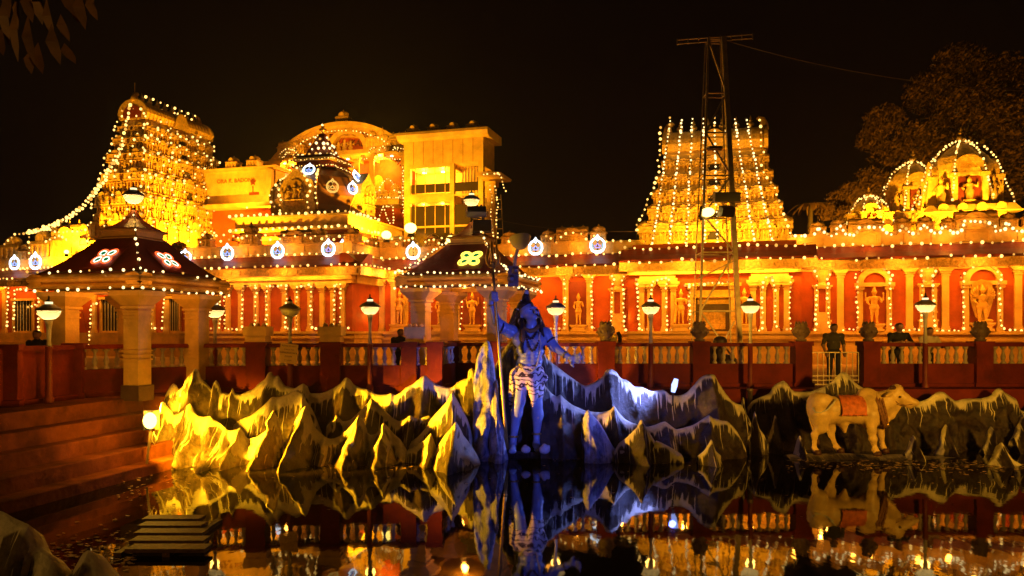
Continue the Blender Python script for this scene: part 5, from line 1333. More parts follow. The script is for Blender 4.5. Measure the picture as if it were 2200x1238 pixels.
# ================================================================== bulbs
def erow(label, u0, u1, v, which, sp=.55, r=.07, glow=None):
    z, vv = (Z_EV + .07, v - EAVE - .1) if which == 'low' else (Z_UP + .08, v - .22)
    n_ = max(2, int((u1 - u0) / 2.3)); pts = []
    for i in range(n_):
        for k in range(4):
            t = k / 4; pts.append(W(u0 + (u1 - u0) * (i + t) / n_, vv, z - .16 * 4 * t * (1 - t) * (.4 + .6 * random.random())))
    pts.append(W(u1, vv, z))
    light_string(label, [pts], sp, r, glow=glow)
erow('row of bulbs along the lower eave edge of the right wing', fu(1760), fu(2330), 0, 'low', .50, glow=(3.2, 95, (0, -.65, -.3)))
erow('row of bulbs along the top of the right wing eave', fu(1712), fu(2330), 0, 'up', .42, glow=(3.2, 36, (0, -.4, .35)))
erow('row of bulbs along the lower eave edge of the middle wing', fu(855), fu(1330), 0, 'low', .5, glow=(3.2, 95, (0, -.65, -.3)))
erow('row of bulbs along the top of the middle wing eave', fu(770), fu(1350), 0, 'up', .42, glow=(3.2, 36, (0, -.4, .35)))
erow('row of bulbs along the lower eave edge of the tower porch', fu(1330, PV - 1), fu(1757, PV - 1), PV, 'low', .5, glow=(3, 110, (0, -.65, -.3)))
erow('row of bulbs along the top of the tower porch eave', fu(1345, PV), fu(1745, PV), PV, 'up', .42)
hr0, hr1 = fu(410, LV), fu(757, LV)
light_string('row of bulbs along the lower eave edge of the projecting hall', [[W(hr0, LV - EAVE - .1, Z_EV + .07), W(hr1 + EAVE + .1, LV - EAVE - .1, Z_EV + .07), W(hr1 + EAVE + .1, -EAVE, Z_EV + .07)]], .45, glow=(3.2, 95, (0, -.65, -.3)))
light_string('row of bulbs along the top of the projecting hall eave', [[W(hr0, LV - .22, Z_UP + .08), W(hr1 + .22, LV - .22, Z_UP + .08), W(hr1 + .22, -.2, Z_UP + .08)]], .45, glow=(3.2, 36, (0, -.4, .35)))
light_string('row of bulbs on the eave of the cream wing at the left edge', [[W(fu(-20), -EAVE - .1, Z_EV + .07), W(fu(66), -EAVE - .1, Z_EV + .07)], [W(fu(-20), -.22, Z_UP + .08), W(fu(140), -.22, Z_UP + .08)]], .34, glow=(3, 14, (0, -.3, .3)))
def px_run(pts, v): return [wp(x, y, v) for x, y in pts]
def vase(x, s=1.0): 
    L = [(-15, 708), (-13, 674), (-12, 612), (-9, 601), (-15, 588), (-15, 574)]
    return [(x + a_ * s, y) for a_, y in L] + [(x - a_ * s, y) for a_, y in reversed(L)]
def niche(x, w=36): return [(x - w, 706), (x - w - 1, 607), (x - w - 7, 593), (x - 20, 573)], [(x + 14, 570), (x + w + 5, 593), (x + w - 4, 603), (x + w, 702)]
n1a, n1b = niche(1878); n2a, n2b = niche(2110, 40)
vv_ = -.36
light_string('cord of bulbs outlining the niches and vase pilasters of the right wing', [px_run(vase(1766), vv_), px_run([(1812, 709), (1833, 708)] + n1a, vv_), px_run(n1b + [(1925, 709), (1978, 709)] + vase(1993), vv_), px_run([(2012, 711), (2060, 711)] + n2a, vv_), px_run(n2b + [(2160, 710), (2205, 710)], vv_)], .235, .058, pts_glow=[(wp(x, 680, -1.6), 34) for x in (1790, 1840, 1920, 1965, 2035, 2075, 2150, 2190)])
zig = [(1700, 508), (1746, 507), (1758, 489), (1779, 506), (1792, 506), (1804, 485), (1819, 506), (1836, 506), (1847, 489), (1888, 488), (1911, 504), (1926, 505), (1938, 486), (1956, 503), (1972, 503), (1985, 482), (2005, 500), (2018, 500), (2027, 485), (2045, 501), (2062, 501), (2073, 474), (2098, 478), (2112, 474), (2135, 486), (2140, 498), (2156, 496), (2162, 478), (2180, 496), (2215, 495)]
light_string('zigzag of white bulbs along the right wing parapet', [px_run(zig, -.15)], .22, .075, 'bulb_white', glow=(3.5, 24, (0, -.5, .0)))
light_string('cord of bulbs framing the statue niche and vase pilaster left of the porch', [px_run([(1128, 705), (1213, 706), (1213, 590), (1228, 588), (1243, 592), (1258, 588), (1271, 592), (1271, 706), (1290, 706)], vv_), px_run(vase(1327), vv_), px_run([(1345, 708), (1372, 708)], vv_)], .235, .058, pts_glow=[(wp(x, 680, -1.6), 34) for x in (1140, 1190, 1240, 1295, 1345)])
light_string('cord of bulbs round the niche of the standing figure behind the right pavilion', [px_run([(989, 708), (993, 630), (997, 610), (1033, 610), (1040, 630), (1042, 708)], vv_), px_run([(1082, 600), (1084, 700)], vv_)], .3, .058, pts_glow=[(wp(x, 680, -1.6), 30) for x in (800, 880, 960, 1040)])
light_string('short cord of bulbs on the pilaster just left of the right pavilion', [px_run([(845, 590), (852, 600), (878, 602), (900, 622), (906, 640), (906, 690)], vv_)], .24, .062)
pvv = PV - .36
light_string('cord of bulbs outlining the left columns of the porch', [px_run([(1368, 600), (1373, 708), (1394, 709)], pvv), px_run([(1399, 643), (1401, 605), (1418, 601), (1436, 598), (1430, 628), (1433, 708), (1480, 708)], pvv)], .22, .058, pts_glow=[(wp(x, 680, PV - 1.5), 36) for x in (1390, 1450)])
light_string('cord of bulbs framing the dark porch doorway', [px_run([(1481, 706), (1481, 618), (1472, 613), (1493, 611), (1530, 609), (1565, 607), (1586, 611), (1581, 625)], pvv)], .22, .062)
light_string('cord of bulbs outlining the right columns of the porch', [px_run([(1584, 708), (1637, 709), (1636, 623), (1643, 598), (1658, 595), (1666, 628), (1666, 698), (1680, 709), (1697, 709), (1697, 625), (1701, 594)], pvv)], .24, .058, pts_glow=[(wp(x, 680, PV - 1.5), 36) for x in (1610, 1680)])
hvv = LV - .36
light_string('cord of bulbs outlining the left columns of the projecting hall', [px_run([(420, 700), (424, 639), (437, 624), (438, 706), (471, 705), (474, 624), (483, 622), (483, 706), (521, 708), (521, 616), (551, 613), (548, 699)], hvv)], .25, .058, pts_glow=[(wp(x, 680, LV - 1.5), 26) for x in (440, 500, 555)])
light_string('cord of bulbs outlining the right columns of the projecting hall', [px_run([(572, 706), (573, 614), (594, 616), (615, 613), (614, 706), (637, 708), (637, 618), (668, 611), (668, 705), (702, 706)], hvv), px_run([(716, 697), (719, 610), (732, 610), (731, 703), (755, 706)], hvv)], .25, .058, pts_glow=[(wp(x, 680, LV - 1.5), 26) for x in (610, 670, 730)])
light_string('cord of bulbs round the windows of the cream wing', [px_run([(15, 700), (18, 620), (8, 612)], -.3), px_run([(30, 712), (32, 622), (84, 618), (84, 650)], -.3), px_run([(62, 660), (80, 654), (84, 715)], -.3), px_run([(90, 640), (135, 638), (170, 634)], -.3), px_run([(192, 740), (196, 655), (212, 652)], -.3), px_run([(318, 640), (325, 705), (352, 706)], -.3), px_run([(350, 690), (352, 640)], -.3)], .27, .07, joined=True)
# scalloped rows on the parapets
par = []
for x in range(430, 740, 22): par += [(x, 520 - (x - 430) * .02), (x + 6, 506), (x + 14, 508)]
light_string('scalloped bulbs over the projecting hall parapet', [px_run(par, LV - .1)], .42, .065)
par = []
for x in range(765, 975, 22): par += [(x, 524), (x + 7, 510), (x + 14, 514)]
light_string('scalloped bulbs over the parapet below the lift tower', [px_run(par, -.1)], .4, .07)
light_string('bulbs outlining the roof shrines left of the right tower', [px_run([(1094, 518), (1130, 517)], -.1), px_run([(1166, 522), (1172, 508), (1180, 505), (1190, 522), (1200, 520), (1206, 505), (1230, 500), (1250, 503), (1262, 515)], -.1), px_run([(1275, 508), (1290, 506), (1300, 518), (1365, 518)], -.1)], .4, .065)
# cream-wing roof shrines
light_string('bulbs along the roof shrines at the left edge', [px_run([(10, 525), (30, 505), (62, 500), (64, 575)], .0), px_run([(62, 498), (100, 492), (130, 500), (185, 495), (190, 530)], .0), px_run([(100, 520), (130, 506), (150, 520)], .0), px_run([(8, 580), (60, 578)], -.1)], .36, .075)
# right tower strands
TY = [527, 478, 440, 405, 372, 339, 281, 252]
def strand_r(xb, xt, yt=252, yb=522):
    pts = []
    for i in range(len(TY) - 1):
        vfr = tv + .28 * min(i, 4) - .38 if i < 5 else (cv - 1.35 if i == 5 else cv - .2)
        for y in (TY[i], TY[i + 1]):
            if y < yt - 1: y = yt
            if i == 0 and y > yb: y = yb
            x = xb + (xt - xb) * ((yb - y) / (yb - yt)) ** .92
            pts.append(wp(x, y, vfr))
    return pts
SR = [(1402, 1440), (1437, 1465), (1474, 1487), (1513, 1511), (1541, 1535), (1583, 1558), (1621, 1578), (1661, 1602)]
for k, (xb, xt) in enumerate(SR):
    light_string('%s from left of the bulb strands running down the right tower' % NTH[k], [strand_r(xb, xt)], .21, .054, 'bulb_white')
light_string('bulbs edging the left outline of the right tower', [px_run([(1367, 520), (1368, 480), (1378, 470), (1393, 425), (1402, 410), (1409, 385), (1417, 365), (1413, 345), (1418, 330), (1418, 262)], tv - .1)], .3, .07)
light_string('bulbs edging the right outline of the right tower', [px_run([(1697, 500), (1686, 468), (1676, 440), (1664, 405), (1655, 395), (1640, 372), (1634, 350), (1641, 332), (1636, 318), (1632, 248)], tv - .1)], .34, .07)
# left tower: strands down its long and narrow faces
def lt_long(v, r_=None):
    pts = []
    for a_, b_, z0, z1 in LT: pts += [W(LC[0] + b_ + .12, LC[1] + v * a_ / 5.1, z0 + .1), W(LC[0] + b_ + .05, LC[1] + v * a_ / 5.1, z1)]
    pts += [W(LC[0] + 1.05, LC[1] + v * .66, 15.9), W(LC[0] + .9, LC[1] + v * .66, 16.8), W(LC[0] + .1, LC[1] + v * .66, 17.45)]
    return pts
def lt_end(f):
    pts = []
    for a_, b_, z0, z1 in LT: pts += [W(LC[0] + f * b_, LC[1] - a_ - .12, z0 + .1), W(LC[0] + f * b_, LC[1] - a_ - .05, z1)]
    pts += [W(LC[0] + f * .95, LC[1] - 3.5, 16.2), W(LC[0] + f * .6, LC[1] - 3.5, 17.1)]
    return pts
for k in range(8):
    light_string('%s bulb strand from the near corner on the long face of the left tower' % NTH[k], [lt_long(-4.6 + 9.2 * k / 7)], .6 if k != 2 else .4, .075, jit=.16)
for k, (f, nm) in enumerate(((-.98, 'outer edge of the narrow face of the left tower'), (-.3, 'left half of the narrow face of the left tower'), (.35, 'right half of the narrow face of the left tower'), (.98, 'near corner of the left tower'))):
    light_string('bulb strand down the ' + nm, [lt_end(f)], .6 if k in (1, 2) else .4, .08, jit=.12)
light_string('row of bulbs along the ridge finials of the left tower', [[W(LC[0], LC[1] - 3.4, 17.6), W(LC[0], LC[1] + 3.2, 17.6)], [W(LC[0], LC[1] - 3.0, 17.95), W(LC[0], LC[1] + 3.2, 17.95)]], .74, .09)
lx = []
for a_, b_, z0, z1 in LT: lx.append([W(LC[0] + b_ + .14, LC[1] - a_, z1 - .05), W(LC[0] + b_ + .14, LC[1] + a_, z1 - .05)])
light_string('level rows of bulbs between the storeys of the left tower', lx, 1.0, .08, jit=.14)
fest = [(281, 226, 50), (272, 262, 50), (264, 300, 50), (250, 335, 50), (235, 362, 50), (222, 385, 49.5), (205, 408, 49.5), (185, 433, 49), (165, 453, 49), (140, 470, 49), (110, 484, 49.5), (80, 493, 50), (58, 498, 51)]
light_string('thick festoon of bulbs sweeping from the left tower top down to the left edge', [[P(*q) for q in fest], [P(q[0] + 3, q[1] + 4, q[2]) for q in fest[2:]]], .26, .10)
# dome ribs, base courses and spire of the sanctum
def rib_pts(k): 
    a_ = math.pi / 8 + k * math.pi / 4
    return [W(sc_ + r * 1.05 * math.cos(a_), scv + r * 1.05 * math.sin(a_), zd + z) for r, z in prof_d]
prof_d = [(rd * .88, .2 * ht), (rd * .9, .26 * ht), (rd * 1.04, .42 * ht), (rd * 1.02, .6 * ht), (rd * .88, .78 * ht), (rd * .62, .94 * ht)]
light_string('bulbs on the left edge of the dark dome', [rib_pts(4), rib_pts(5)], .4, .085)
light_string('bulbs on the middle ribs of the dark dome', [rib_pts(6)[1:]], .34, .085)
light_string('bulbs along the square base courses of the dark dome', [[W(s0, -.95, zs + .05), W(s1, -.95, zs + .05), W(s1 + .1, scv, zs + .05)], [W(s0, -.95, 7.5), W(s1, -.95, 7.5), W(s1 + .15, scv, 7.5)], [W(s0 + 1.2, -.95, zs + .5), W(s0 + 1.0, -.95, zs + .1)]], .42, .085)
sp_r = []
for k in range(4):
    hw = .87 - .17 * k; z = zc + .85 + .38 * k
    sp_r.append([W(sc_ - hw, scv - hw, z), W(sc_ + hw, scv - hw, z), W(sc_ + hw, scv + hw, z)])
sp_r.append([W(sc_, scv, zc + 2.4), W(sc_, scv, zc + 3.0)])
light_string('tiers of bright bulbs on the spire of the dark dome', sp_r, .42, .09, 'bulb_white', jit=.07)
light_string('bulbs edging the square capital of the dark dome', [[W(sc_ - 1.4, scv - 1.4, zc + .05), W(sc_ + 1.4, scv - 1.4, zc + .05), W(sc_ + 1.4, scv + 1.4, zc + .05)], [W(sc_ - 1.44, scv - 1.44, zc + .45), W(sc_ + 1.44, scv - 1.44, zc + .45), W(sc_ + 1.44, scv + 1.44, zc + .45)]], .2, .035)
light_string('bulbs outlining the two gable niches of the dark dome', [[W(sc_ + x, scv - 3.3, zs + z) for x, z in ((-.9, .0), (-.9, 1.1), (-1.1, 1.6), (-.85, 2.2), (0, 3.0), (.85, 2.2), (1.1, 1.6), (.9, 1.1), (.9, .0))]], .34, .075)
# hall trim
tr = [arc_w for arc_w in ([W(p[0], hv - .6, p[1]) for p in arc_pts(rad - .05, A0, A1, 30)],)]
light_string('fine bulbs along the arched gable rim of the hall', [[W(p[0], hv - .56, p[1]) for p in arc_pts(rad - .6, A0, A1, 30)]], .3, .045)
def small_arc(x, y, w, h): return [wp(x + w * math.cos(t), y - h * math.sin(t), hv - .8) for t in [math.pi * i / 12 for i in range(13)]]
light_string('fine bulbs outlining the little arches on the hall balcony', [small_arc(621, 338, 20, 18), small_arc(621, 338, 11, 10), small_arc(858, 338, 20, 20), small_arc(858, 338, 11, 12), small_arc(800, 335, 8, 18), small_arc(822, 335, 9, 20), [wp(600, 345, hv - .8), wp(648, 345, hv - .8)], [wp(730, 342, hv - .8), wp(868, 342, hv - .8)], [wp(600, 352, hv - 1.6), wp(600, 430, hv - 1.6)], [wp(866, 360, hv - 1.9), wp(866, 470, hv - 1.9)]], .2, .045)
light_string('fine bulbs outlining the lower balustrade shrines of the hall', [[wp(800, 425, hv - 1.9), wp(868, 425, hv - 1.9)], [wp(806, 424, hv - 1.9), wp(806, 412, hv - 1.9), wp(814, 412, hv - 1.9), wp(820, 395, hv - 1.9), wp(834, 382, hv - 1.9), wp(846, 395, hv - 1.9), wp(848, 412, hv - 1.9), wp(860, 412, hv - 1.9), wp(860, 424, hv - 1.9)], [wp(800, 500, 6), wp(812, 475, 6), wp(824, 445, 6), wp(832, 470, 6), wp(842, 490, 6)], [wp(824, 443, 6), wp(845, 443, 6), wp(845, 480, 6)]], .2, .05)
light_string('tangled bulbs hanging down the roof kiosk', [[wp(1052, 400, 3.6), wp(1058, 430, 3.6), wp(1054, 470, 3.6), wp(1060, 510, 3.6)], [wp(1064, 402, 3.6), wp(1070, 440, 3.6), wp(1066, 480, 3.6), wp(1070, 512, 3.6)], [wp(1040, 375, 2.7), wp(1072, 372, 2.7), wp(1087, 412, 3.0)]], .2, .05)
# domed shrines
def shrine_strands(label, cu_, cv_, w, zb, zt, which, sp, r):
    g_ = w * .86; runs = []
    h_ = zt - zb
    for k in which:
        a_ = math.pi / 8 + k * math.pi / 4
        pr = [(g_ * .1, 1.03 * h_), (g_ * .62, .91 * h_), (g_ * .95, .77 * h_), (g_ * 1.14, .62 * h_), (g_ * 1.36, .32 * h_), (g_ * 1.66, .0 * h_)]
        runs.append([W(cu_ + q * math.cos(a_), cv_ + q * math.sin(a_), zb + z + .05) for q, z in pr])
    light_string(label, runs, sp, r)
shrine_strands('strands of bulbs fanning down from the finial of the largest domed shrine', SU, SV, wS, SZB, SZT, (0, 3, 4, 5, 6, 7), .2, .055)
shrine_strands('strands of bulbs on the domed shrine behind the largest one', SU2, SV2, wS2, SZB2, SZT2, (3, 4, 5, 6), .2, .055)
shrine_strands('strands of bulbs on the smallest domed shrine', SU3, SV3, wS3, SZB3, SZT3, (0, 3, 4, 5, 6, 7), .16, .05)
# pavilion edges
def pav_strings(nm, w, h, zf, ze, zr, hw, sp, r, zcap):
    light_string('double row of bulbs round the eave of the ' + nm, [[w(-h, -h, ze + .06), w(h, -h, ze + .06), w(h, h, ze + .06)], [w(-h, -h - .04, zf - .03), w(h + .04, -h - .04, zf - .03), w(h + .04, h, zf - .03)]], sp, r, 'bulb_white', pts_glow=[(w(x_, -h - .55, (zf + ze) / 2), 9) for x_ in (-h * .66, 0, h * .66)] + [(w(h + .55, y_, (zf + ze) / 2), 9) for y_ in (-h * .5, h * .5)])
    hip = [w(h - t * (h - hw), -h + t * (h - hw), ze + .1 + (zr - ze) * t ** 1.25) for t in [i / 8 for i in range(9)]] + [w(hw * .9, -hw * .9, zr + .3), w(.1, -.1, zcap)]
    runs = [hip]
    if nm.startswith('right'): runs.append([w(-h + t * (h - hw), -h + t * (h - hw), ze + .1 + (zr - ze) * t ** 1.25) for t in [i / 8 for i in range(9)]])
    light_string('bulbs running up the roof hips of the ' + nm, runs, sp * (1.0 if nm.startswith('left') else .55), r, 'bulb_white')
pav_strings('left pavilion', lpw, 1.56, 2.5, 2.82, 3.75, .55, .30, .034, 4.5)
pav_strings('right pavilion', rpw, 1.745, 2.86, 3.15, 4.15, .6, .2, .034, 4.9)
for w, h, z in ((lpw, 1.5, 2.35), (rpw, 1.7, 2.7)):
    pass
lamp('pavilion_glow', 'POINT', lp, (0.3, -.6, 2.35), WARM, 45, .1)
lamp('pavilion_glow', 'POINT', rp, (0, -.6, 2.7), WARM, 80, .1)
# ================================================================== painted mock mountains round the pond
def crm(pts, step):
    """Catmull-Rom through (x, y, d) picture points, resampled about every `step` pixels"""
    p = [np.array(q, float) for q in pts]; p = [p[0] * 2 - p[1]] + p + [p[-1] * 2 - p[-2]]; out = []
    for i in range(1, len(p) - 2):
        L = np.linalg.norm((p[i + 1] - p[i])[:2]); n = max(1, int(round(L / step)))
        for j in range(n):
            t = j / n
            a, b, c, d = p[i - 1], p[i], p[i + 1], p[i + 2]
            # tension keeps the cusps crisp
            m0, m1 = (c - a) * .32, (d - b) * .32
            out.append((2 * t ** 3 - 3 * t * t + 1) * b + (t ** 3 - 2 * t * t + t) * m0 + (-2 * t ** 3 + 3 * t * t) * c + (t ** 3 - t * t) * m1)
    out.append(p[-2]); return out
def ridge(label, pts, d, foot=1.0, aretes=(), m='rock', zfoot=-1.75, rows=26, back=.7, rough=.07, step=3.0, seed=0, name='rock_range', group='mock mountain ranges round the pond', flare=.0, belly=.0, cap_=.07, spur=1.0):
    """A free-standing mountain wall: crest line as traced, a front that runs down and forward to the water with sharp
    spurs (aretes: x, forward metres, half width px, sideways lean px) and a back."""
    P0 = crm([(q[0], q[1], q[2] if len(q) > 2 else d) for q in pts], step)
    n = len(P0); V = []; crest = []
    off = Vector((seed * 7.3, seed * 3.1, 0))
    for i, (x, y, dd) in enumerate(P0):
        C = P(x, y, dd); H = C.z - zfoot
        for j in range(rows + 1):
            t = j / rows
            fwd = cap_ * math.sqrt(min(1.0, t * H / .16)) + foot * (t ** 1.15 if not belly else (t ** 1.15 * (1 - belly) + belly * math.sin(t * math.pi / 2)))
            for (xa, fa, wa, ln) in aretes:
                fa *= spur; wa *= 1.0 + .12 * (spur - 1)
                k = 1 - abs(x - xa - ln * t) / (wa * (.25 + .95 * t))
                if k > 0: fwd += fa * k * min(1, t * 1.4 + .06)
            z = C.z - H * t
            q = Vector((C.x, C.y - fwd, z))
            am = rough * min(1.0, t * 6 + .12)
            nv = mnoise.fractal(q * 2.1 + off, 1.0, 2.0, 4)
            fold = mnoise.noise(Vector((C.x * 4.5 + off.x, z * .9, 3.3)))
            q.y -= am * (nv * 1.5 + fold * .9) * (1 + .6 * t)
            q.x += am * .5 * mnoise.noise(q * 3 + off)
            q.z += am * .25 * mnoise.noise(q * 5 + off) * (1 if j else .5)
            V.append(q); crest.append(C.z - z)
        for j in range(1, 8):
            t = j / 7; q = Vector((C.x, C.y + back * t ** .7 + .06, C.z - H * t))
            q.y += .06 * mnoise.noise(q * 2 + off); V.append(q); crest.append(C.z - q.z)
    R_ = rows + 8; Fs = []
    for i in range(n - 1):
        for j in range(rows): Fs.append((i * R_ + j, i * R_ + j + 1, (i + 1) * R_ + j + 1, (i + 1) * R_ + j))
        a0 = i * R_; b0 = (i + 1) * R_
        Fs.append((a0, b0, b0 + rows + 1, a0 + rows + 1))
        for j in range(6): Fs.append((a0 + rows + 1 + j, b0 + rows + 1 + j, b0 + rows + 2 + j, a0 + rows + 2 + j))
    for i in (0, n - 1):                        # close the ends
        a0 = i * R_; lp_ = [a0 + j for j in range(rows + 1)] + [a0 + rows + 1 + j for j in range(6, -1, -1)]
        Fs.append(tuple(lp_))
    c = P(P0[n // 2][0], 715, P0[n // 2][2]); c.z = WATER_Z
    me = bpy.data.meshes.new(name); me.from_pydata([tuple(q - c) for q in V], [], Fs)
    at = me.attributes.new('crest', 'FLOAT', 'POINT'); at.data.foreach_set('value', crest)
    me.materials.append(MATS[m]); me.polygons.foreach_set('use_smooth', [True] * len(me.polygons)); me.update()
    o = link(name, me, None, c); tag(o, label, 'rock', group); return o
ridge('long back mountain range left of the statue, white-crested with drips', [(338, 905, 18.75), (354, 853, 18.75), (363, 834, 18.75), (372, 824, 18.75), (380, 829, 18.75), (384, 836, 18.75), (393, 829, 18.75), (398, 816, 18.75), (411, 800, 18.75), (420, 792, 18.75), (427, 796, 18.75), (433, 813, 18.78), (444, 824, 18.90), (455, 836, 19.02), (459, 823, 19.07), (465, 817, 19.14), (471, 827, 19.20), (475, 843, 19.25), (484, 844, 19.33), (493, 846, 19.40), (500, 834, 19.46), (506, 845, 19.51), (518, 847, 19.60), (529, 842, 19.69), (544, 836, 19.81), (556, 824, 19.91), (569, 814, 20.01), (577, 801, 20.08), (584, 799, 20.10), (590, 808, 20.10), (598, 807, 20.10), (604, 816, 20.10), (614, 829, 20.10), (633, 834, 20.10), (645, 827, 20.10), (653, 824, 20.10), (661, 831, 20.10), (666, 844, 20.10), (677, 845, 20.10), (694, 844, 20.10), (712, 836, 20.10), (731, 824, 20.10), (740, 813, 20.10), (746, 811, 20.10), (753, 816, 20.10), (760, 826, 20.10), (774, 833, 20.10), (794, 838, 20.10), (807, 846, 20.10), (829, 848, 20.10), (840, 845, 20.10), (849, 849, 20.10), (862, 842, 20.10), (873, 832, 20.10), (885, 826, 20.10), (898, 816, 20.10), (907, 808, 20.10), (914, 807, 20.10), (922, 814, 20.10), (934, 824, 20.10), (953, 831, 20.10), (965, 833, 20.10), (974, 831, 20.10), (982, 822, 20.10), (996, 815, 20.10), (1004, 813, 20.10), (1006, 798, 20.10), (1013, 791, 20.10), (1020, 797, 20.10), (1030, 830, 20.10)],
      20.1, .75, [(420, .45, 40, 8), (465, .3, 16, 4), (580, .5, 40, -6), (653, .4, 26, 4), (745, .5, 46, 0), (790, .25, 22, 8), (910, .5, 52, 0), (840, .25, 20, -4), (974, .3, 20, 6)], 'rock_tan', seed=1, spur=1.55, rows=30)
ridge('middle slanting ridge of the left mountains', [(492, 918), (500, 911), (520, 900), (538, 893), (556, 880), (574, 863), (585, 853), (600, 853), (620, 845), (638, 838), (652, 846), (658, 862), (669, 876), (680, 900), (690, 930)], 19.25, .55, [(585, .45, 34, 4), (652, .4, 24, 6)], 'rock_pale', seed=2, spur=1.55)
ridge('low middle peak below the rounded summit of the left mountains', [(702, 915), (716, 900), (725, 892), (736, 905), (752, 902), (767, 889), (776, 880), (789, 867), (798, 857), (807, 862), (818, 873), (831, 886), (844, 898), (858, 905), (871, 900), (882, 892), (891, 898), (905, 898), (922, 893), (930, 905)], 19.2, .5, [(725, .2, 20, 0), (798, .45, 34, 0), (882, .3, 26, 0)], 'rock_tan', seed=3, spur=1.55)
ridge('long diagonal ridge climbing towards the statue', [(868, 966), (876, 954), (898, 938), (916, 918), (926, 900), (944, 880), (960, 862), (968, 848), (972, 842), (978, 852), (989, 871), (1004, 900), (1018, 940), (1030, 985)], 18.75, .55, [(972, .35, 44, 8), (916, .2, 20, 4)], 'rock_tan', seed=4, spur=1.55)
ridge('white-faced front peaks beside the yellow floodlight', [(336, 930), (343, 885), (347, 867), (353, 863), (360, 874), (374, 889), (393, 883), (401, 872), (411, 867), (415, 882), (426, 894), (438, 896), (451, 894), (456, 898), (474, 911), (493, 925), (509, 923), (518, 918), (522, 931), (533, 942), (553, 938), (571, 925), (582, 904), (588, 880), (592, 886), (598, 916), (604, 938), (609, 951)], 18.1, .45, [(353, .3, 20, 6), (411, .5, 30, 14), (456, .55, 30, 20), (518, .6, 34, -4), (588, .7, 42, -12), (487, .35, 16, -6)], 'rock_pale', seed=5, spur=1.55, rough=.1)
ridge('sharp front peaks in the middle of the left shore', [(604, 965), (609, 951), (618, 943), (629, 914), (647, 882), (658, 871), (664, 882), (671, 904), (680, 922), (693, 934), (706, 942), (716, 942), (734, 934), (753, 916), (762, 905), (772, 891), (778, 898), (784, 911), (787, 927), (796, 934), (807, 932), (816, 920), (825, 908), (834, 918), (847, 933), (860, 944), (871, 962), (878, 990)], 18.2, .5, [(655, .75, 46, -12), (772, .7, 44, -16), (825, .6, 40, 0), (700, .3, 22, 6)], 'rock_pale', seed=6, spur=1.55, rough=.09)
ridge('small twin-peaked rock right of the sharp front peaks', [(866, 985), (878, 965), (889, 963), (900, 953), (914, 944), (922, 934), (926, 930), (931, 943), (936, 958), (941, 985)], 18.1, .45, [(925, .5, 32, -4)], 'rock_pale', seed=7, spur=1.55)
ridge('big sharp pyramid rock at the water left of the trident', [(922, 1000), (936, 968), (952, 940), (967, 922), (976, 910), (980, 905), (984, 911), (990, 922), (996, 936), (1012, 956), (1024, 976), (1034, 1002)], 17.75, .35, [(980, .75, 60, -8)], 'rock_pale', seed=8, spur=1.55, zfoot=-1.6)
# icy slabs and dark cave behind the statue
ridge('tall icy slab rising left of the trident', [(1014, 935), (1018, 870), (1018, 812), (1021, 789), (1025, 766), (1034, 745), (1042, 735), (1047, 731), (1052, 736), (1056, 748), (1060, 770), (1063, 792), (1066, 830), (1072, 880), (1076, 930)], 19.0, .45, [(1048, .45, 40, -8)], 'rock_ice', seed=9, rough=.11, rows=36)
ridge('narrow icy rock leaning before the tall slab', [(1022, 955), (1034, 905), (1042, 872), (1050, 850), (1056, 834), (1062, 820), (1067, 815), (1070, 828), (1071, 850), (1072, 880), (1080, 915), (1088, 960)], 18.7, .35, [(1066, .4, 30, 2), (1040, .25, 14, -6)], 'rock_ice', seed=10, rough=.1)
ridge('mottled rock at the foot of the trident', [(1058, 975), (1063, 925), (1068, 896), (1074, 902), (1080, 925), (1086, 950), (1092, 985)], 18.35, .3, [(1070, .3, 24, 2)], 'rock_ice', seed=11, rough=.12)
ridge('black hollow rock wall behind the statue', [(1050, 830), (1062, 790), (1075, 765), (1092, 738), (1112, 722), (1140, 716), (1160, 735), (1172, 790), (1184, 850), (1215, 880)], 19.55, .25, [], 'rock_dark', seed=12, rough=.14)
# right-hand ranges
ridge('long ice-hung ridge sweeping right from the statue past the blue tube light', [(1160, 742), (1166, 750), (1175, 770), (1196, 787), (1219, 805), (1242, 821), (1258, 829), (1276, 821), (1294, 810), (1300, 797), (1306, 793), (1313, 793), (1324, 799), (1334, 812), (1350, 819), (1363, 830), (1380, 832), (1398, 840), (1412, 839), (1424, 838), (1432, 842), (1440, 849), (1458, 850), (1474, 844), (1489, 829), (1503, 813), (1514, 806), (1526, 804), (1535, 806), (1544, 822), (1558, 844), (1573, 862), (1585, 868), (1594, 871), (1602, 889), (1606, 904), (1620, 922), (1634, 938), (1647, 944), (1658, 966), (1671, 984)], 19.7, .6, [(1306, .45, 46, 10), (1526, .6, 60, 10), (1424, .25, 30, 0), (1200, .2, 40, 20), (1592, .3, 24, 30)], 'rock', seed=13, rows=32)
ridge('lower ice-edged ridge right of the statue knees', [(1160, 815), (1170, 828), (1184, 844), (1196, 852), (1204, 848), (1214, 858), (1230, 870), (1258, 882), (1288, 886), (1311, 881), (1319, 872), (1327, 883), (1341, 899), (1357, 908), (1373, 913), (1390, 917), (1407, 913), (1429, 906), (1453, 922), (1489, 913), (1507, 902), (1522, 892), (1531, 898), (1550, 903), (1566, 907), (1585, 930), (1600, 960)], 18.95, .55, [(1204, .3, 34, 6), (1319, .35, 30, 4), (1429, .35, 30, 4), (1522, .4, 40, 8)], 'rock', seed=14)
ridge('glittering blue wedge rock at the water right of the statue', [(1252, 900), (1259, 884), (1264, 880), (1272, 890), (1286, 905), (1300, 928), (1312, 950), (1326, 972)], 18.3, .35, [(1266, .4, 40, 16)], 'rock_ice', seed=15, rough=.12)
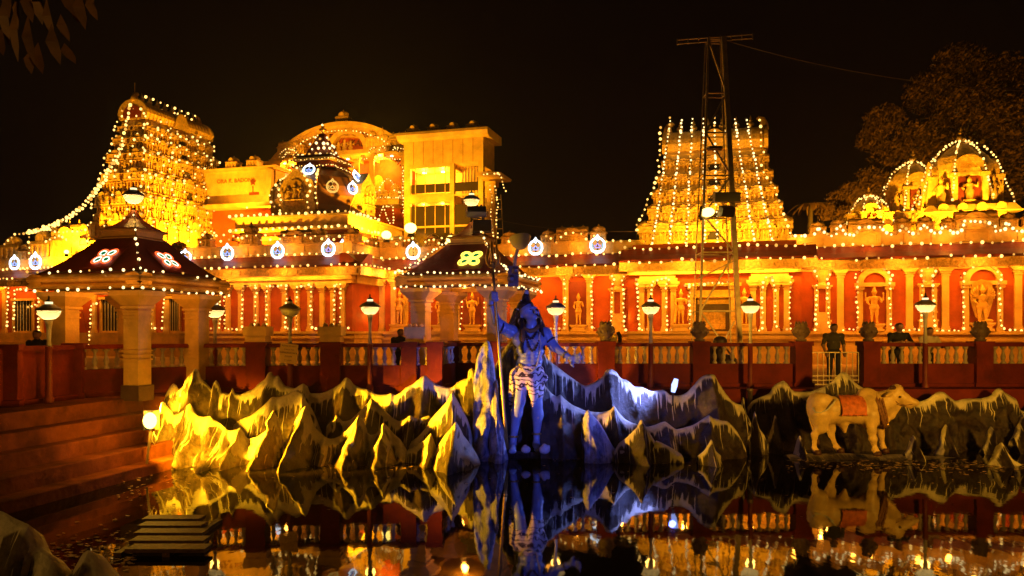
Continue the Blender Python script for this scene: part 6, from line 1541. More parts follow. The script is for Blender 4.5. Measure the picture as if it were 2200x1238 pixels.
ridge('sharp blue-lit peak right of the blue wedge rock', [(1318, 972), (1330, 952), (1345, 941), (1366, 920), (1374, 905), (1378, 900), (1382, 908), (1389, 920), (1400, 937), (1414, 960), (1424, 984)], 18.1, .35, [(1378, .45, 40, 4)], 'rock', seed=16)
ridge('low sloping rock spine at the waterline', [(1400, 958), (1410, 947), (1425, 953), (1444, 963), (1464, 976)], 18.0, .3, [], 'rock', seed=17)
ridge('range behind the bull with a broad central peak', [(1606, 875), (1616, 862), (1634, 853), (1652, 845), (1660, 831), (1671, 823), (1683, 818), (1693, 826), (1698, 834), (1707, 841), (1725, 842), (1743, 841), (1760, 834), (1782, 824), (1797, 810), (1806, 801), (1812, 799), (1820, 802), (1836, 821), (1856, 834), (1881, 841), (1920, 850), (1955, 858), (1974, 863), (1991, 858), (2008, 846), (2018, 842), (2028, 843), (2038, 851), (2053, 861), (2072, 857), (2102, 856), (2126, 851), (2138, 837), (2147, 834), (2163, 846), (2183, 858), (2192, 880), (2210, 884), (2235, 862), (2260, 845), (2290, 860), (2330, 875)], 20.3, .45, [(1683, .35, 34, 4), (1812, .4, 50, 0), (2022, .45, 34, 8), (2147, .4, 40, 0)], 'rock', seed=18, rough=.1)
def cone(label, xa, ya, xl, xr, yb, d, seed, m='rock', group='small peaks along the right shore'):
    xm = [(xl, yb), (xl + (xa - xl) * .45, yb + (ya - yb) * .28), (xa - (xa - xl) * .2, yb + (ya - yb) * .72), (xa - (xa - xl) * .05, ya + (yb - ya) * .04), (xa + (xr - xa) * .05, ya + (yb - ya) * .04), (xa + (xr - xa) * .2, yb + (ya - yb) * .70), (xa + (xr - xa) * .5, yb + (ya - yb) * .28), (xr, yb)]
    return ridge(label, xm, d, .3, [(xa, .3, (xr - xl) * .45, 2)], m, seed=seed, rough=.05, step=2.0, rows=18, back=.35, name='peak_rock', group=group)
cone('lone small white cone standing in the water before the big dark slope', 1528, 943, 1499, 1549, 979, 17.75, 21)
cone('small rounded peak between the big slope and the pipe stub', 1596, 851, 1580, 1610, 900, 20.0, 22)
cone('leaning peak below the pipe stub', 1621, 882, 1606, 1642, 935, 19.3, 23)
cone('rounded peak left of the bull at shoulder height', 1665, 890, 1646, 1678, 950, 19.5, 24)
cone('small peak just behind the hind legs of the bull', 1718, 933, 1702, 1745, 984, 18.6, 25)
cone('small bright peak under the chin of the bull', 1961, 933, 1944, 1978, 975, 18.5, 26)
cone('tall slender peak right of the bull', 2031, 909, 2008, 2052, 978, 19.2, 27)
cone('slender peak near the right edge above the wide one', 2128, 914, 2110, 2146, 965, 19.2, 28)
cone('wide peak at the water near the right edge', 2150, 949, 2118, 2205, 1003, 17.6, 29)
cone('rounded boulder at the right edge of the shore', 2196, 885, 2178, 2225, 940, 19.4, 30)
# ledge the bull stands on
ridge('flat dark ledge under the bull', [(1690, 978), (1720, 974), (1760, 975), (1820, 974), (1880, 977), (1940, 976), (2000, 980), (2060, 984)], 18.6, 1.0, [], 'rock_dark', zfoot=-1.6, back=.6, rough=.06, seed=31, rows=12, name='rock_ledge', group='low ledges')
ridge('low rubble ledge at the statue feet', [(1075, 972), (1110, 970), (1150, 972), (1200, 974), (1250, 975)], 18.95, .9, [], 'rock_dark', zfoot=-1.55, back=.5, rough=.05, seed=32, rows=10, name='rock_ledge', group='low ledges')
# near rocks, lower left
ridge('pale rock shoulder in the lower left corner', [(-60, 1180), (-30, 1120), (0, 1098), (30, 1112), (52, 1122), (66, 1128), (76, 1150), (86, 1175), (108, 1195), (130, 1240), (142, 1300)], 8.6, .55, [(66, .3, 70, 0)], 'rock_pale', zfoot=-1.8, seed=33, rough=.05, name='shore_rock', group='near rocks')
ridge('small pale pointed rock beside the corner rock', [(152, 1280), (162, 1220), (178, 1190), (193, 1182), (206, 1196), (222, 1222), (246, 1252), (262, 1300)], 8.9, .35, [(193, .3, 40, 0)], 'rock_pale', zfoot=-1.8, seed=34, rough=.05, name='shore_rock', group='near rocks')
# white shells at the statue's feet and a pale branch
def shell(label, x, y, d, s, seed):
    V, Fq, ft = sdf_mesh([('e', (0, 0, 0), (s, s * .7, s * .8), 0)] + [('e', (rr(-s, s) * .7, rr(-s, s) * .4, rr(-.3, 1) * s * .7), (s * .4, s * .35, s * .45), 0) for _ in range(7)], s / 5, s * .1)
    me = bpy.data.meshes.new('white_rock'); me.from_pydata(V.tolist(), [], Fq.tolist()); me.materials.append(MATS['shell'])
    o = link('white_rock', me, None, P(x, y, d)); tag(o, label, 'rock', 'white rocks at the statue feet'); return o
shell('larger white rock by the rear foot of the statue', 1170, 966, 18.0, .13, 1)
shell('smaller white rock between the statue feet', 1130, 966, 18.0, .11, 2)
b_ = MB().tube([P(1332, 972, 18.0), P(1355, 971, 18.0), P(1378, 970, 18.0)], [.04, .05, .03], 7).build('pale_log', 'shell', None, True); tag(b_, 'short pale log floating right of the blue wedge rock', 'log')
pp = MB().lathe([(.07, -1.2), (.07, .25), (.085, .25), (.085, .33), (.06, .33)], 10).build('pipe_stub', 'steel', None, True); pp.location = P(1611, 862, 20.6); tag(pp, 'short upright pipe stub behind the small rounded peak', 'pipe')

# floodlights that light the mountains
yf = thing('ground_floodlight', 'blazing yellow floodlight on the steps at the end of the left rocks', 'floodlight', tuple(P(326, 935, 18.0)))
c_ = P(326, 903, 16.3)
MB().bar(tuple(c_), (c_.x - .1, c_.y, -1.2), .04).tube([P(330, 930, 16.3), P(337, 945, 16.3), P(332, 955, 16.3), P(326, 945, 16.3), P(330, 928, 16.3)], .015, 5).build('stand', 'steel', yf)
MB().box(-.15, .15, .02, .16, -.2, .2).xf(Matrix.Translation(c_) @ Matrix.Rotation(.6, 4, 'Z')).build('housing', 'black_metal', yf)
MB().ball((0, -.08, 0), .17, 14, 8, (.85, .5, 1)).xf(Matrix.Translation(c_)).build('lens', 'flood_glow', yf, True)
lamp('ground_beam', 'SPOT', yf, tuple(c_ + Vector((.34, -.3, .12))), (1.0, .47, .008), 12000, .12, aim=tuple(P(700, 965, 17.8)), spot=1.12, blend=.8)
lamp('ground_beam', 'SPOT', yf, tuple(c_ + Vector((.3, -.3, .14))), (1.0, .49, .01), 2600, .12, aim=tuple(P(410, 965, 17.9)), spot=1.35, blend=.6)
lamp('ground_beam', 'SPOT', yf, tuple(P(332, 876, 18.0)), (1.0, .49, .01), 2200, .1, aim=tuple(P(600, 838, 19.7)), spot=1.35, blend=.6)  # extra beam set apart from the lens, added to brighten the rear range
lamp('ground_spill', 'POINT', yf, tuple(c_ + Vector((.05, -.4, .2))), (1.0, .45, .03), 130, .1)
bt = thing('tube_floodlight', 'slanted blue-white tube light standing behind the ice-hung ridge', 'floodlight', tuple(P(1447, 872, 19.3)))
MB().tube([P(1446, 843, 19.3), P(1449, 828, 19.3), P(1453, 814, 19.3)], [.05, .075, .05], 10).build('tube', 'tube_blue', bt, True)
MB().bar(P(1445, 872, 19.35), P(1446, 842, 19.32), .035).build('stand', 'black_metal', bt)
lamp('tube_beam', 'POINT', bt, tuple(P(1445, 826, 19.15)), BLUE, 10, .08)
lamp('tube_beam', 'SPOT', bt, tuple(P(1440, 820, 19.15)), (.20, .28, 1.0), 520, .1, aim=tuple(P(1340, 838, 19.5)), spot=1.7, blend=.6)

# ================================================================== the standing statue
SD = 18.5
def S(x, y, dd=0.0): return tuple(P(x, y, SD + dd))
st = thing('statue', 'giant blue-skinned statue in a tiger-print loincloth gripping a trident, one palm held out', 'statue', tuple(P(1130, 975, SD)))
SK = 0
def cap(a, b, ra, rb, t=0): return ('c', a, b, ra, rb, t)
body = [
 # torso
 ('e', S(1138, 800, 0), (.33, .24, .25), 0), ('e', S(1139, 775, -.02), (.29, .21, .22), 0), ('e', S(1139, 752, -.02), (.33, .23, .22), 0),
 ('e', S(1122, 730, -.06), (.24, .2, .2), 0), ('e', S(1154, 732, -.08), (.24, .2, .2), 0), ('e', S(1138, 722, .02), (.40, .22, .2), 0),
 cap(S(1140, 712, 0), S(1142, 694, -.03), .15, .125),
 # belly and rib relief
 ('e', S(1133, 760, -.2), (.075, .06, .07), 0), ('e', S(1147, 760, -.2), (.075, .06, .07), 0), ('e', S(1133, 773, -.19), (.075, .06, .07), 0), ('e', S(1147, 773, -.19), (.075, .06, .07), 0), ('e', S(1134, 786, -.17), (.07, .06, .06), 0), ('e', S(1147, 786, -.17), (.07, .06, .06), 0),
 # head, lifted and turned to the right of the picture
 ('e', S(1133, 667, .02), (.185, .22, .205), 0), ('e', S(1139, 678, -.06), (.13, .16, .13), 0), cap(S(1141, 690, -.08), S(1146, 681, -.18), .085, .075),
 cap(S(1147, 664, -.2), S(1152, 671, -.28), .026, .042), ('e', S(1143, 661, -.17), (.12, .06, .035), 0),
 ('e', S(1149, 679.5, -.22), (.055, .035, .018), 0), ('e', S(1148, 682.5, -.20), (.05, .035, .02), 0), ('e', S(1120, 678, .0), (.03, .07, .085), 0), ('e', S(1157, 672, -.02), (.02, .05, .06), 0),
 # raised arm (picture left)
 ('e', S(1098, 713, .02), (.17, .16, .16), 0), cap(S(1098, 712, .02), S(1078, 705, -.06), .15, .125), cap(S(1082, 703, -.05), S(1068, 690, -.12), .13, .095), cap(S(1068, 692, -.12), S(1056, 652, -.16), .105, .065), cap(S(1056, 652, -.16), S(1057, 640, -.17), .065, .07),
 ('e', S(1058, 636, -.15), (.075, .055, .10), 0),
 # lowered arm (picture right)
 ('e', S(1172, 718, .02), (.16, .16, .17), 0), cap(S(1172, 720, .02), S(1190, 745, -.04), .14, .11), cap(S(1190, 745, -.04), S(1217, 764, -.25), .115, .065), cap(S(1217, 764, -.25), S(1226, 769, -.3), .062, .06),
 ('e', S(1233, 772, -.36), (.11, .055, .085), 0),
 # legs
 cap(S(1122, 805, 0), S(1116, 862, -.12), .20, .135), cap(S(1116, 862, -.12), S(1110, 888, -.08), .13, .135), cap(S(1111, 885, -.06), S(1103, 942, -.02), .135, .072), cap(S(1103, 940, -.02), S(1102, 962, -.06), .075, .085), cap(S(1102, 960, -.05), S(1100, 969, -.34), .09, .07),
 cap(S(1150, 805, .04), S(1153, 868, .06), .20, .135), cap(S(1153, 868, .06), S(1155, 892, .1), .13, .135), cap(S(1155, 890, .1), S(1153, 935, .14), .135, .075), cap(S(1153, 935, .14), S(1152, 957, .1), .075, .085), cap(S(1152, 955, .1), S(1155, 966, -.2), .085, .065),
]
# raised hand: four fingers curled round the shaft, thumb crossing in front
def shaft(y): return 1059.0 + (y - 581) * (1089 - 1059.0) / (962 - 581)
SHD = -.24
for k in range(4):
    y = 629 + 4.2 * k; xs_ = shaft(y)
    body += [cap(S(xs_ - 5.5, y, SHD + .09), S(xs_ - 5.0, y + .3, SHD - .07), .027, .026), cap(S(xs_ - 5, y + .3, SHD - .07), S(xs_ + 3.5, y + .8, SHD - .085), .026, .024), cap(S(xs_ + 3.5, y + .8, SHD - .085), S(xs_ + 5.2, y + 1, SHD + .0), .024, .021)]
body += [cap(S(1058, 642, -.2), S(shaft(645) + 1, 645.5, SHD - .075), .034, .028), cap(S(shaft(645) + 1, 645.5, SHD - .075), S(shaft(643) + 6, 644, SHD - .04), .028, .022)]
# lowered hand: palm out, fingers pointing to the right, slightly bent and of different lengths
hb = (1238, 771)
for k, (dx, dy, L) in enumerate(((9, -9.5, .9), (11.5, -5.0, 1.0), (11.5, -.5, .95), (9, 4.5, .8))):
    a_ = S(1236 + dx * .15, 769 + k * 3.6 - 3, -.38); m_ = S(1238 + dx * .6 * L, 769 + k * 3.6 - 3 + dy * .35, -.46); e_ = S(1238 + dx * L, 769 + k * 3.6 - 4 + dy * .65, -.53)
    body += [cap(a_, m_, .032, .027), cap(m_, e_, .027, .021)]
body += [cap(S(1229, 776, -.36), S(1229, 783, -.45), .035, .03), cap(S(1229, 783, -.45), S(1232, 788, -.5), .03, .022)]
# toes
for k in range(5): body += [cap(S(1097 + 2.4 * k, 968, -.3), S(1096.5 + 2.5 * k, 970.5, -.40 + .012 * k), .028, .022), cap(S(1150 + 2.4 * k, 965, -.16), S(1150 + 2.5 * k, 967.5, -.27 + .012 * k), .027, .022)]
sdf_obj('body', body, .017, .045, ['statue_skin'], st)
# face details
for x, y, dd in ((1139.5, 665.5, -.19), (1148.5, 665, -.20)):
    MB().ball(S(x, y, dd), .028, 8, 6, (1.2, .5, .55)).build('eye', 'statue_dark', st, True)
MB().tube([S(1135, 662.5, -.19), S(1139, 660.5, -.215), S(1143.5, 662, -.22)], [.006, .013, .008], 5).tube([S(1146, 662, -.23), S(1149, 660.5, -.21), S(1152.5, 663, -.17)], [.008, .013, .006], 5).build('eyebrow', 'statue_dark', st, True)
MB().ball(S(1144, 655.5, -.175), .022, 6, 5, (.7, .5, 1.4)).build('forehead_mark', 'statue_dark', st, True)
# hair: piled bun, swept-back cap and long locks down the back
hair = [('e', S(1129, 658, .06), (.20, .22, .15), 0), ('e', S(1125, 670, .12), (.17, .18, .2), 0), ('e', S(1130, 643, .04), (.10, .1, .13), 0), ('e', S(1131, 636, .03), (.07, .07, .1), 0)]
for k, (x0_, x1_, y1_, r0) in enumerate(((1118, 1098, 695, .09), (1116, 1104, 742, .10), (1114, 1108, 770, .10), (1120, 1116, 760, .11), (1110, 1094, 722, .08), (1150, 1168, 760, .08), (1152, 1174, 740, .07), (1124, 1128, 790, .11))):
    hair += [cap(S(x0_, 670, .16), S((x0_ + x1_) / 2 + rr(-4, 4), (670 + y1_) / 2, .24), r0, r0 * 1.0), cap(S((x0_ + x1_) / 2, (670 + y1_) / 2, .24), S(x1_, y1_, .2), r0, r0 * .45)]
sdf_obj('hair', hair, .024, .05, ['statue_hair'], st)
# one lock hanging over the front shoulder and curls
MB().tube([S(1120, 685, -.02), S(1121, 705, -.14), S(1124, 725, -.24), S(1121, 745, -.26), S(1124, 760, -.24)], [.05, .055, .05, .04, .02], 8).build('hair_lock', 'statue_hair', st, True)
MB().tube([S(1156, 685, .0), S(1162, 705, -.1), S(1166, 725, -.18), S(1170, 752, -.14)], [.045, .05, .045, .02], 8).build('hair_lock', 'statue_hair', st, True)
# crescent moon, bun tie, earrings
MB().tube([Vector(S(1115, 655, -.02)) + Vector((.11 * math.cos(t), 0, .11 * math.sin(t))) for t in [-2.2 + 3.6 * i / 14 for i in range(15)]], [.006 + .03 * math.sin(math.pi * i / 14) for i in range(15)], 7).build('crescent_moon', 'tail_white', st, True)
MB().lathe([(.07, -.03), (.085, 0), (.07, .03)], 12, S(1130.5, 647, .04)).build('bun_ring', 'brass', st, True)
MB().lathe([(.05, -.06), (.07, 0), (.05, .08), (.0, .13)], 10, S(1131, 633, .03)).build('bun_jewel', 'tail_white', st, True)
for x, y, dd in ((1119, 691, -.03), (1157, 688, -.06)):
    MB().tube([Vector(S(x, y, dd)) + Vector((.06 * math.cos(t), .01, .07 * math.sin(t))) for t in [2 * math.pi * i / 12 for i in range(12)]], .017, 6, True).build('earring', 'brass', st, True)
# snake collar with raised hood
sn = [S(1126, 700, -.12), S(1129, 708, -.2), S(1140, 712, -.24), S(1151, 709, -.21), S(1156, 702, -.1), S(1150, 697, .08), S(1136, 695, .14), S(1125, 698, .04), S(1122, 706, -.14), S(1124, 717, -.26), S(1124, 728, -.32), S(1127, 732, -.36)]
MB().tube(sn, [.03, .045, .05, .05, .05, .05, .05, .05, .045, .05, .06, .02], 9).build('snake_collar', 'garland_brown', st, True)
MB().ball(S(1123.5, 727, -.34), .075, 10, 7, (.7, .35, 1.3)).build('snake_hood', 'garland_brown', st, True)
# bead necklaces
def beads(nm, pts, r, sp, m):
    mb = MB()
    for q in along(pts, sp): mb.ball(q, r, 7, 5)
    mb.build(nm, m, st, True)
def loop(x0_, y0_, x1_, y1_, yl, dz, n=14):
    out = []
    for i in range(n + 1):
        t = i / n; out.append(S(x0_ + (x1_ - x0_) * t, y0_ + (y1_ - y0_) * t + (yl - (y0_ + y1_) / 2) * math.sin(math.pi * t), dz - .09 * math.sin(math.pi * t)))
    return out
beads('bead_necklace', loop(1128, 712, 1154, 712, 728, -.21), .03, .058, 'statue_dark')
beads('bead_necklace', loop(1128, 715, 1162, 716, 754, -.22), .03, .058, 'statue_dark')
MB().tube(loop(1160, 714, 1154, 795, 760, -.24)[:3] + [S(1162, 735, -.26), S(1160, 760, -.26), S(1154, 785, -.27), S(1146, 796, -.3), S(1137, 792, -.3)], .02, 7).build('sacred_thread', 'tail_white', st, True)
# arm and ankle rings
def ring(c, ax_, r, th, m, nm):
    ax_ = Vector(ax_).normalized(); u_ = ax_.orthogonal().normalized(); w_ = ax_.cross(u_)
    MB().tube([Vector(c) + u_ * r * math.cos(t) + w_ * r * math.sin(t) for t in [2 * math.pi * i / 16 for i in range(16)]], th, 7, True).build(nm, m, st, True)
d1 = Vector(S(1190, 745, -.04)) - Vector(S(1172, 720, .02)); d2 = Vector(S(1217, 764, -.25)) - Vector(S(1190, 745, -.04))
ring(Vector(S(1181, 733, -.01)), d1, .135, .026, 'statue_dark', 'arm_band'); ring(Vector(S(1215, 763, -.24)), d2, .078, .022, 'brass', 'bangle')
ring(Vector(S(1056, 656, -.155)), Vector(S(1056, 652, -.16)) - Vector(S(1068, 692, -.12)), .078, .022, 'brass', 'bangle'); ring(Vector(S(1076, 704, -.07)), Vector(S(1098, 712, .02)) - Vector(S(1076, 704, -.07)), .14, .024, 'statue_dark', 'arm_band')
ring(Vector(S(1103.5, 938, -.02)), (0, 0, 1), .092, .024, 'brass', 'anklet'); ring(Vector(S(1153, 932, .13)), (0, 0, 1), .096, .024, 'brass', 'anklet')
# tiger-print loincloth with a pointed tail
cl = [('e', S(1137, 795, 0), (.345, .26, .16), 0), ('e', S(1131, 810, -.02), (.33, .26, .18), 0), ('e', S(1147, 812, .0), (.31, .26, .18), 0),
      cap(S(1122, 812, -.02), S(1118, 834, -.06), .22, .178), cap(S(1151, 812, .04), S(1153, 846, .05), .22, .168), cap(S(1112, 808, .02), S(1102, 845, .08), .2, .1), cap(S(1102, 845, .08), S(1097, 875, .12), .1, .04),
      cap(S(1141, 812, -.16), S(1147, 846, -.22), .16, .11), cap(S(1147, 846, -.22), S(1145, 874, -.2), .11, .02), cap(S(1160, 815, -.05), S(1170, 812, -.1), .14, .08)]
lc = sdf_obj('loincloth', cl, .022, .06, ['tiger_cloth'], st)
MB().tube([S(1117, 783, -.15), S(1125, 788, -.25), S(1138, 791, -.29), S(1150, 787, -.26), S(1160, 781, -.16)], .035, 8).build('waist_tie', 'tiger_cloth', st, True)
MB().tube([S(1120, 785, -.22), S(1126, 796, -.3), S(1136, 802, -.33), S(1146, 798, -.32), S(1152, 790, -.28)], .024, 8).build('waist_cord', 'tail_white', st, True)
# trident, held in the raised hand: a thing of its own
td = thing('trident', 'long golden trident held upright in the raised hand of the statue', 'trident', tuple(P(1089, 962, SD + SHD)))
MB().tube([P(shaft(y) if y > 575 else shaft(575) - (575 - y) * .06, y, SD + SHD) for y in (966, 900, 800, 700, 620, 575)], [.042, .042, .04, .038, .036, .034], 10).build('shaft', 'brass', td, True)
hx = shaft(575)
MB().lathe([(.035, 0), (.06, .02), (.06, .06), (.04, .09), (.07, .13), (.045, .17)], 10, tuple(P(hx, 578, SD + SHD))).build('socket', 'brass', td, True)
MB().tube([P(hx, 572, SD + SHD), P(hx - 1, 550, SD + SHD), P(hx - 2, 530, SD + SHD), P(hx - 3, 516, SD + SHD)], [.035, .045, .035, .004], 8).build('prong', 'brass', td, True)
for s in (-1, 1):
    MB().tube([P(hx, 573, SD + SHD), P(hx + s * 6, 572, SD + SHD), P(hx + s * 11, 566, SD + SHD), P(hx + s * 12.5, 555, SD + SHD), P(hx + s * 9.5, 542, SD + SHD), P(hx + s * 8, 530, SD + SHD), P(hx + s * 11 - 1, 518, SD + SHD)], [.035, .036, .04, .045, .036, .024, .004], 8).build('prong', 'brass', td, True)
# blue floodlight on the near bank that lights the statue
sf = thing('bank_floodlight', 'blue floodlight on the near bank aimed up at the statue', 'floodlight', (6.8, 3.0, 0))
MB().bar((6.8, 3.0, -.01), (6.8, 3.0, .4), .04).box(6.6, 7.0, 2.85, 3.0, .4, .7).build('housing', 'black_metal', sf)
lamp('bank_beam', 'SPOT', sf, (6.8, 3.2, .6), BLUE, 6800, .15, aim=tuple(P(1150, 785, SD)), spot=.34, blend=.8)

# ================================================================== the bull
BDp = 18.2
def B(x, y, dd=0.0): return tuple(P(x, y, BDp + dd))
bl = thing('bull', 'cream painted bull statue with a red saddle cloth walking right along the shore', 'bull', tuple(P(1815, 976, BDp)))
bp_ = [
 ('e', B(1768, 880, 0), (.36, .30, .36), 0), ('e', B(1800, 881, 0), (.42, .31, .325), 0), ('e', B(1836, 881, 0), (.40, .31, .325), 0), ('e', B(1866, 882, 0), (.34, .29, .42), 0),
 ('e', B(1862, 848, 0), (.22, .17, .16), 0), ('e', B(1754, 868, 0), (.2, .24, .26), 0),
 # neck and dewlap
 cap(B(1876, 872, -.02), B(1902, 862, -.05), .33, .24), cap(B(1902, 862, -.05), B(1918, 850, -.08), .24, .17), cap(B(1882, 898, -.02), B(1898, 906, -.03), .2, .085), cap(B(1898, 908, -.03), B(1916, 893, -.05), .08, .06), cap(B(1916, 893, -.05), B(1930, 874, -.08), .07, .06), cap(B(1904, 880, -.04), B(1918, 872, -.06), .15, .12),
 # head
 cap(B(1924, 843, -.1), B(1940, 855, -.14), .155, .125), cap(B(1940, 855, -.14), B(1962, 865, -.18), .12, .085), ('e', B(1966, 866, -.18), (.085, .09, .075), 0), ('e', B(1927, 835, -.1), (.12, .13, .10), 0), cap(B(1928, 858, -.1), B(1955, 873, -.16), .09, .06),
 # legs: front pair
 cap(B(1870, 896, -.15), B(1873, 924, -.2), .19, .098), cap(B(1873, 924, -.2), B(1875, 942, -.2), .09, .078), ('e', B(1876, 943, -.21), (.082, .08, .085), 0), cap(B(1876, 944, -.2), B(1880, 966, -.2), .062, .055), cap(B(1880, 966, -.2), B(1885, 975, -.22), .068, .078),
 cap(B(1886, 896, .14), B(1891, 926, .14), .17, .085), ('e', B(1892, 936, .13), (.078, .08, .082), 0), cap(B(1891, 926, .14), B(1896, 960, .14), .075, .054), cap(B(1896, 960, .14), B(1901, 968, .12), .066, .076),
 # hind pair: stifle forward, hock back, near-vertical shank
 cap(B(1762, 892, -.14), B(1764, 918, -.18), .26, .15), cap(B(1764, 916, -.18), B(1751, 932, -.18), .115, .07), ('e', B(1749, 935, -.18), (.06, .06, .07), 0), cap(B(1750, 934, -.18), B(1749, 964, -.18), .06, .05), cap(B(1749, 964, -.18), B(1755, 972, -.2), .06, .07),
 cap(B(1778, 895, .14), B(1784, 920, .14), .22, .12), cap(B(1784, 918, .14), B(1786, 935, .14), .095, .068), cap(B(1786, 935, .14), B(1797, 961, .14), .058, .05), cap(B(1797, 961, .14), B(1804, 968, .12), .06, .07),
 # belly fold and rump bones
 cap(B(1812, 912, -.02), B(1815, 928, -.02), .12, .035), ('e', B(1762, 856, -.08), (.2, .17, .12), 0),
 # ear
 cap(B(1912, 846, -.26), B(1904, 851, -.36), .05, .03),
]
sdf_obj('body', bp_, .02, .06, ['bull_white'], bl)
MB().tube([B(1752, 858, -.02), B(1744, 866, -.04), B(1739, 882, -.06), B(1741, 902, -.06), B(1748, 925, -.06), B(1756, 945, -.06)], [.05, .045, .038, .034, .03, .022], 8).build('tail', 'bull_white', bl, True)
MB().ball(B(1757, 950, -.06), .055, 8, 6, (.8, .8, 1.6)).build('tail_tuft', 'bull_dark', bl, True)
for s in (-1, 1):
    MB().tube([B(1921, 833, -.1 + s * .1), B(1915, 832, -.1 + s * .17), B(1912, 836, -.1 + s * .2)], [.05, .042, .02], 7).build('horn', 'bull_dark', bl, True)
MB().ball(B(1933.5, 853, -.255), .032, 8, 6, (1.2, .5, .8)).build('eye', 'bull_dark', bl, True)
MB().ball(B(1969, 867, -.255), .03, 8, 6, (1, .6, .8)).build('nostril', 'bull_dark', bl, True)
MB().tube([B(1914, 848, -.245), B(1921, 860, -.26), B(1932, 868, -.26), B(1946, 871, -.27), B(1960, 869, -.275)], .009, 6).build('rope_bridle', 'garland_brown', bl, True)
# hooves
for x, y, dd in ((1886, 976, -.24), (1902, 969.5, .1), (1756, 973.5, -.22), (1806, 969.5, .1)):
    MB().lathe([(.085, -.035), (.08, .02), (.065, .07)], 9, B(x, y, dd), sq=(1.15, 1)).build('hoof', 'bull_dark', bl, True)
# saddle cloth draped over the back, following the barrel
vs = []; fs = []; nx, ny = 12, 16
for i in range(nx + 1):
    x = 1796 + 52 * i / nx
    for j in range(ny + 1):
        th = math.radians(-8 + 118 * j / ny) if True else 0
        cy = PZ(884, BDp); rr_ = .375 + .012 * math.sin(i * 1.9 + j * .7)
        zc_, ydep = cy + rr_ * 1.0 * math.sin(th), -rr_ * .92 * math.cos(th)
        vs.append((PX(x, BDp), BDp + ydep - .02, zc_))
for i in range(nx):
    for j in range(ny): a_ = i * (ny + 1) + j; fs.append((a_, a_ + ny + 1, a_ + ny + 2, a_ + 1))
MB().add(vs, fs).build('saddle_cloth', 'bull_cloth', bl, True)
mb = MB()
for i in range(nx + 1): mb.ball(vs[i * (ny + 1)], .02, 5, 4)
mb.build('cloth_fringe', 'bull_cloth', bl, True)
# decorated rump belt, neck garlands and shoulder rope
MB().tube([B(1746, 876, -.24), B(1752, 886, -.33), B(1764, 887, -.36), B(1778, 880, -.37), B(1790, 867, -.33), B(1796, 858, -.24)], .022, 7).build('rump_belt', 'tail_white', bl, True)
for k, (dx, r0) in enumerate(((0, .035), (6, .03), (12, .032))):
    MB().tube([B(1882 + dx, 848, -.14), B(1884 + dx, 862, -.31), B(1889 + dx, 880, -.34), B(1896 + dx * .8, 900, -.3), B(1900 + dx * .4, 916, -.18), B(1902, 920, .0)], r0, 7).build('neck_garland', 'garland_brown', bl, True)
MB().lathe([(.02, .06), (.05, .02), (.06, -.04), (.03, -.05)], 9, B(1906, 912, -.2)).build('bell', 'brass', bl, True)

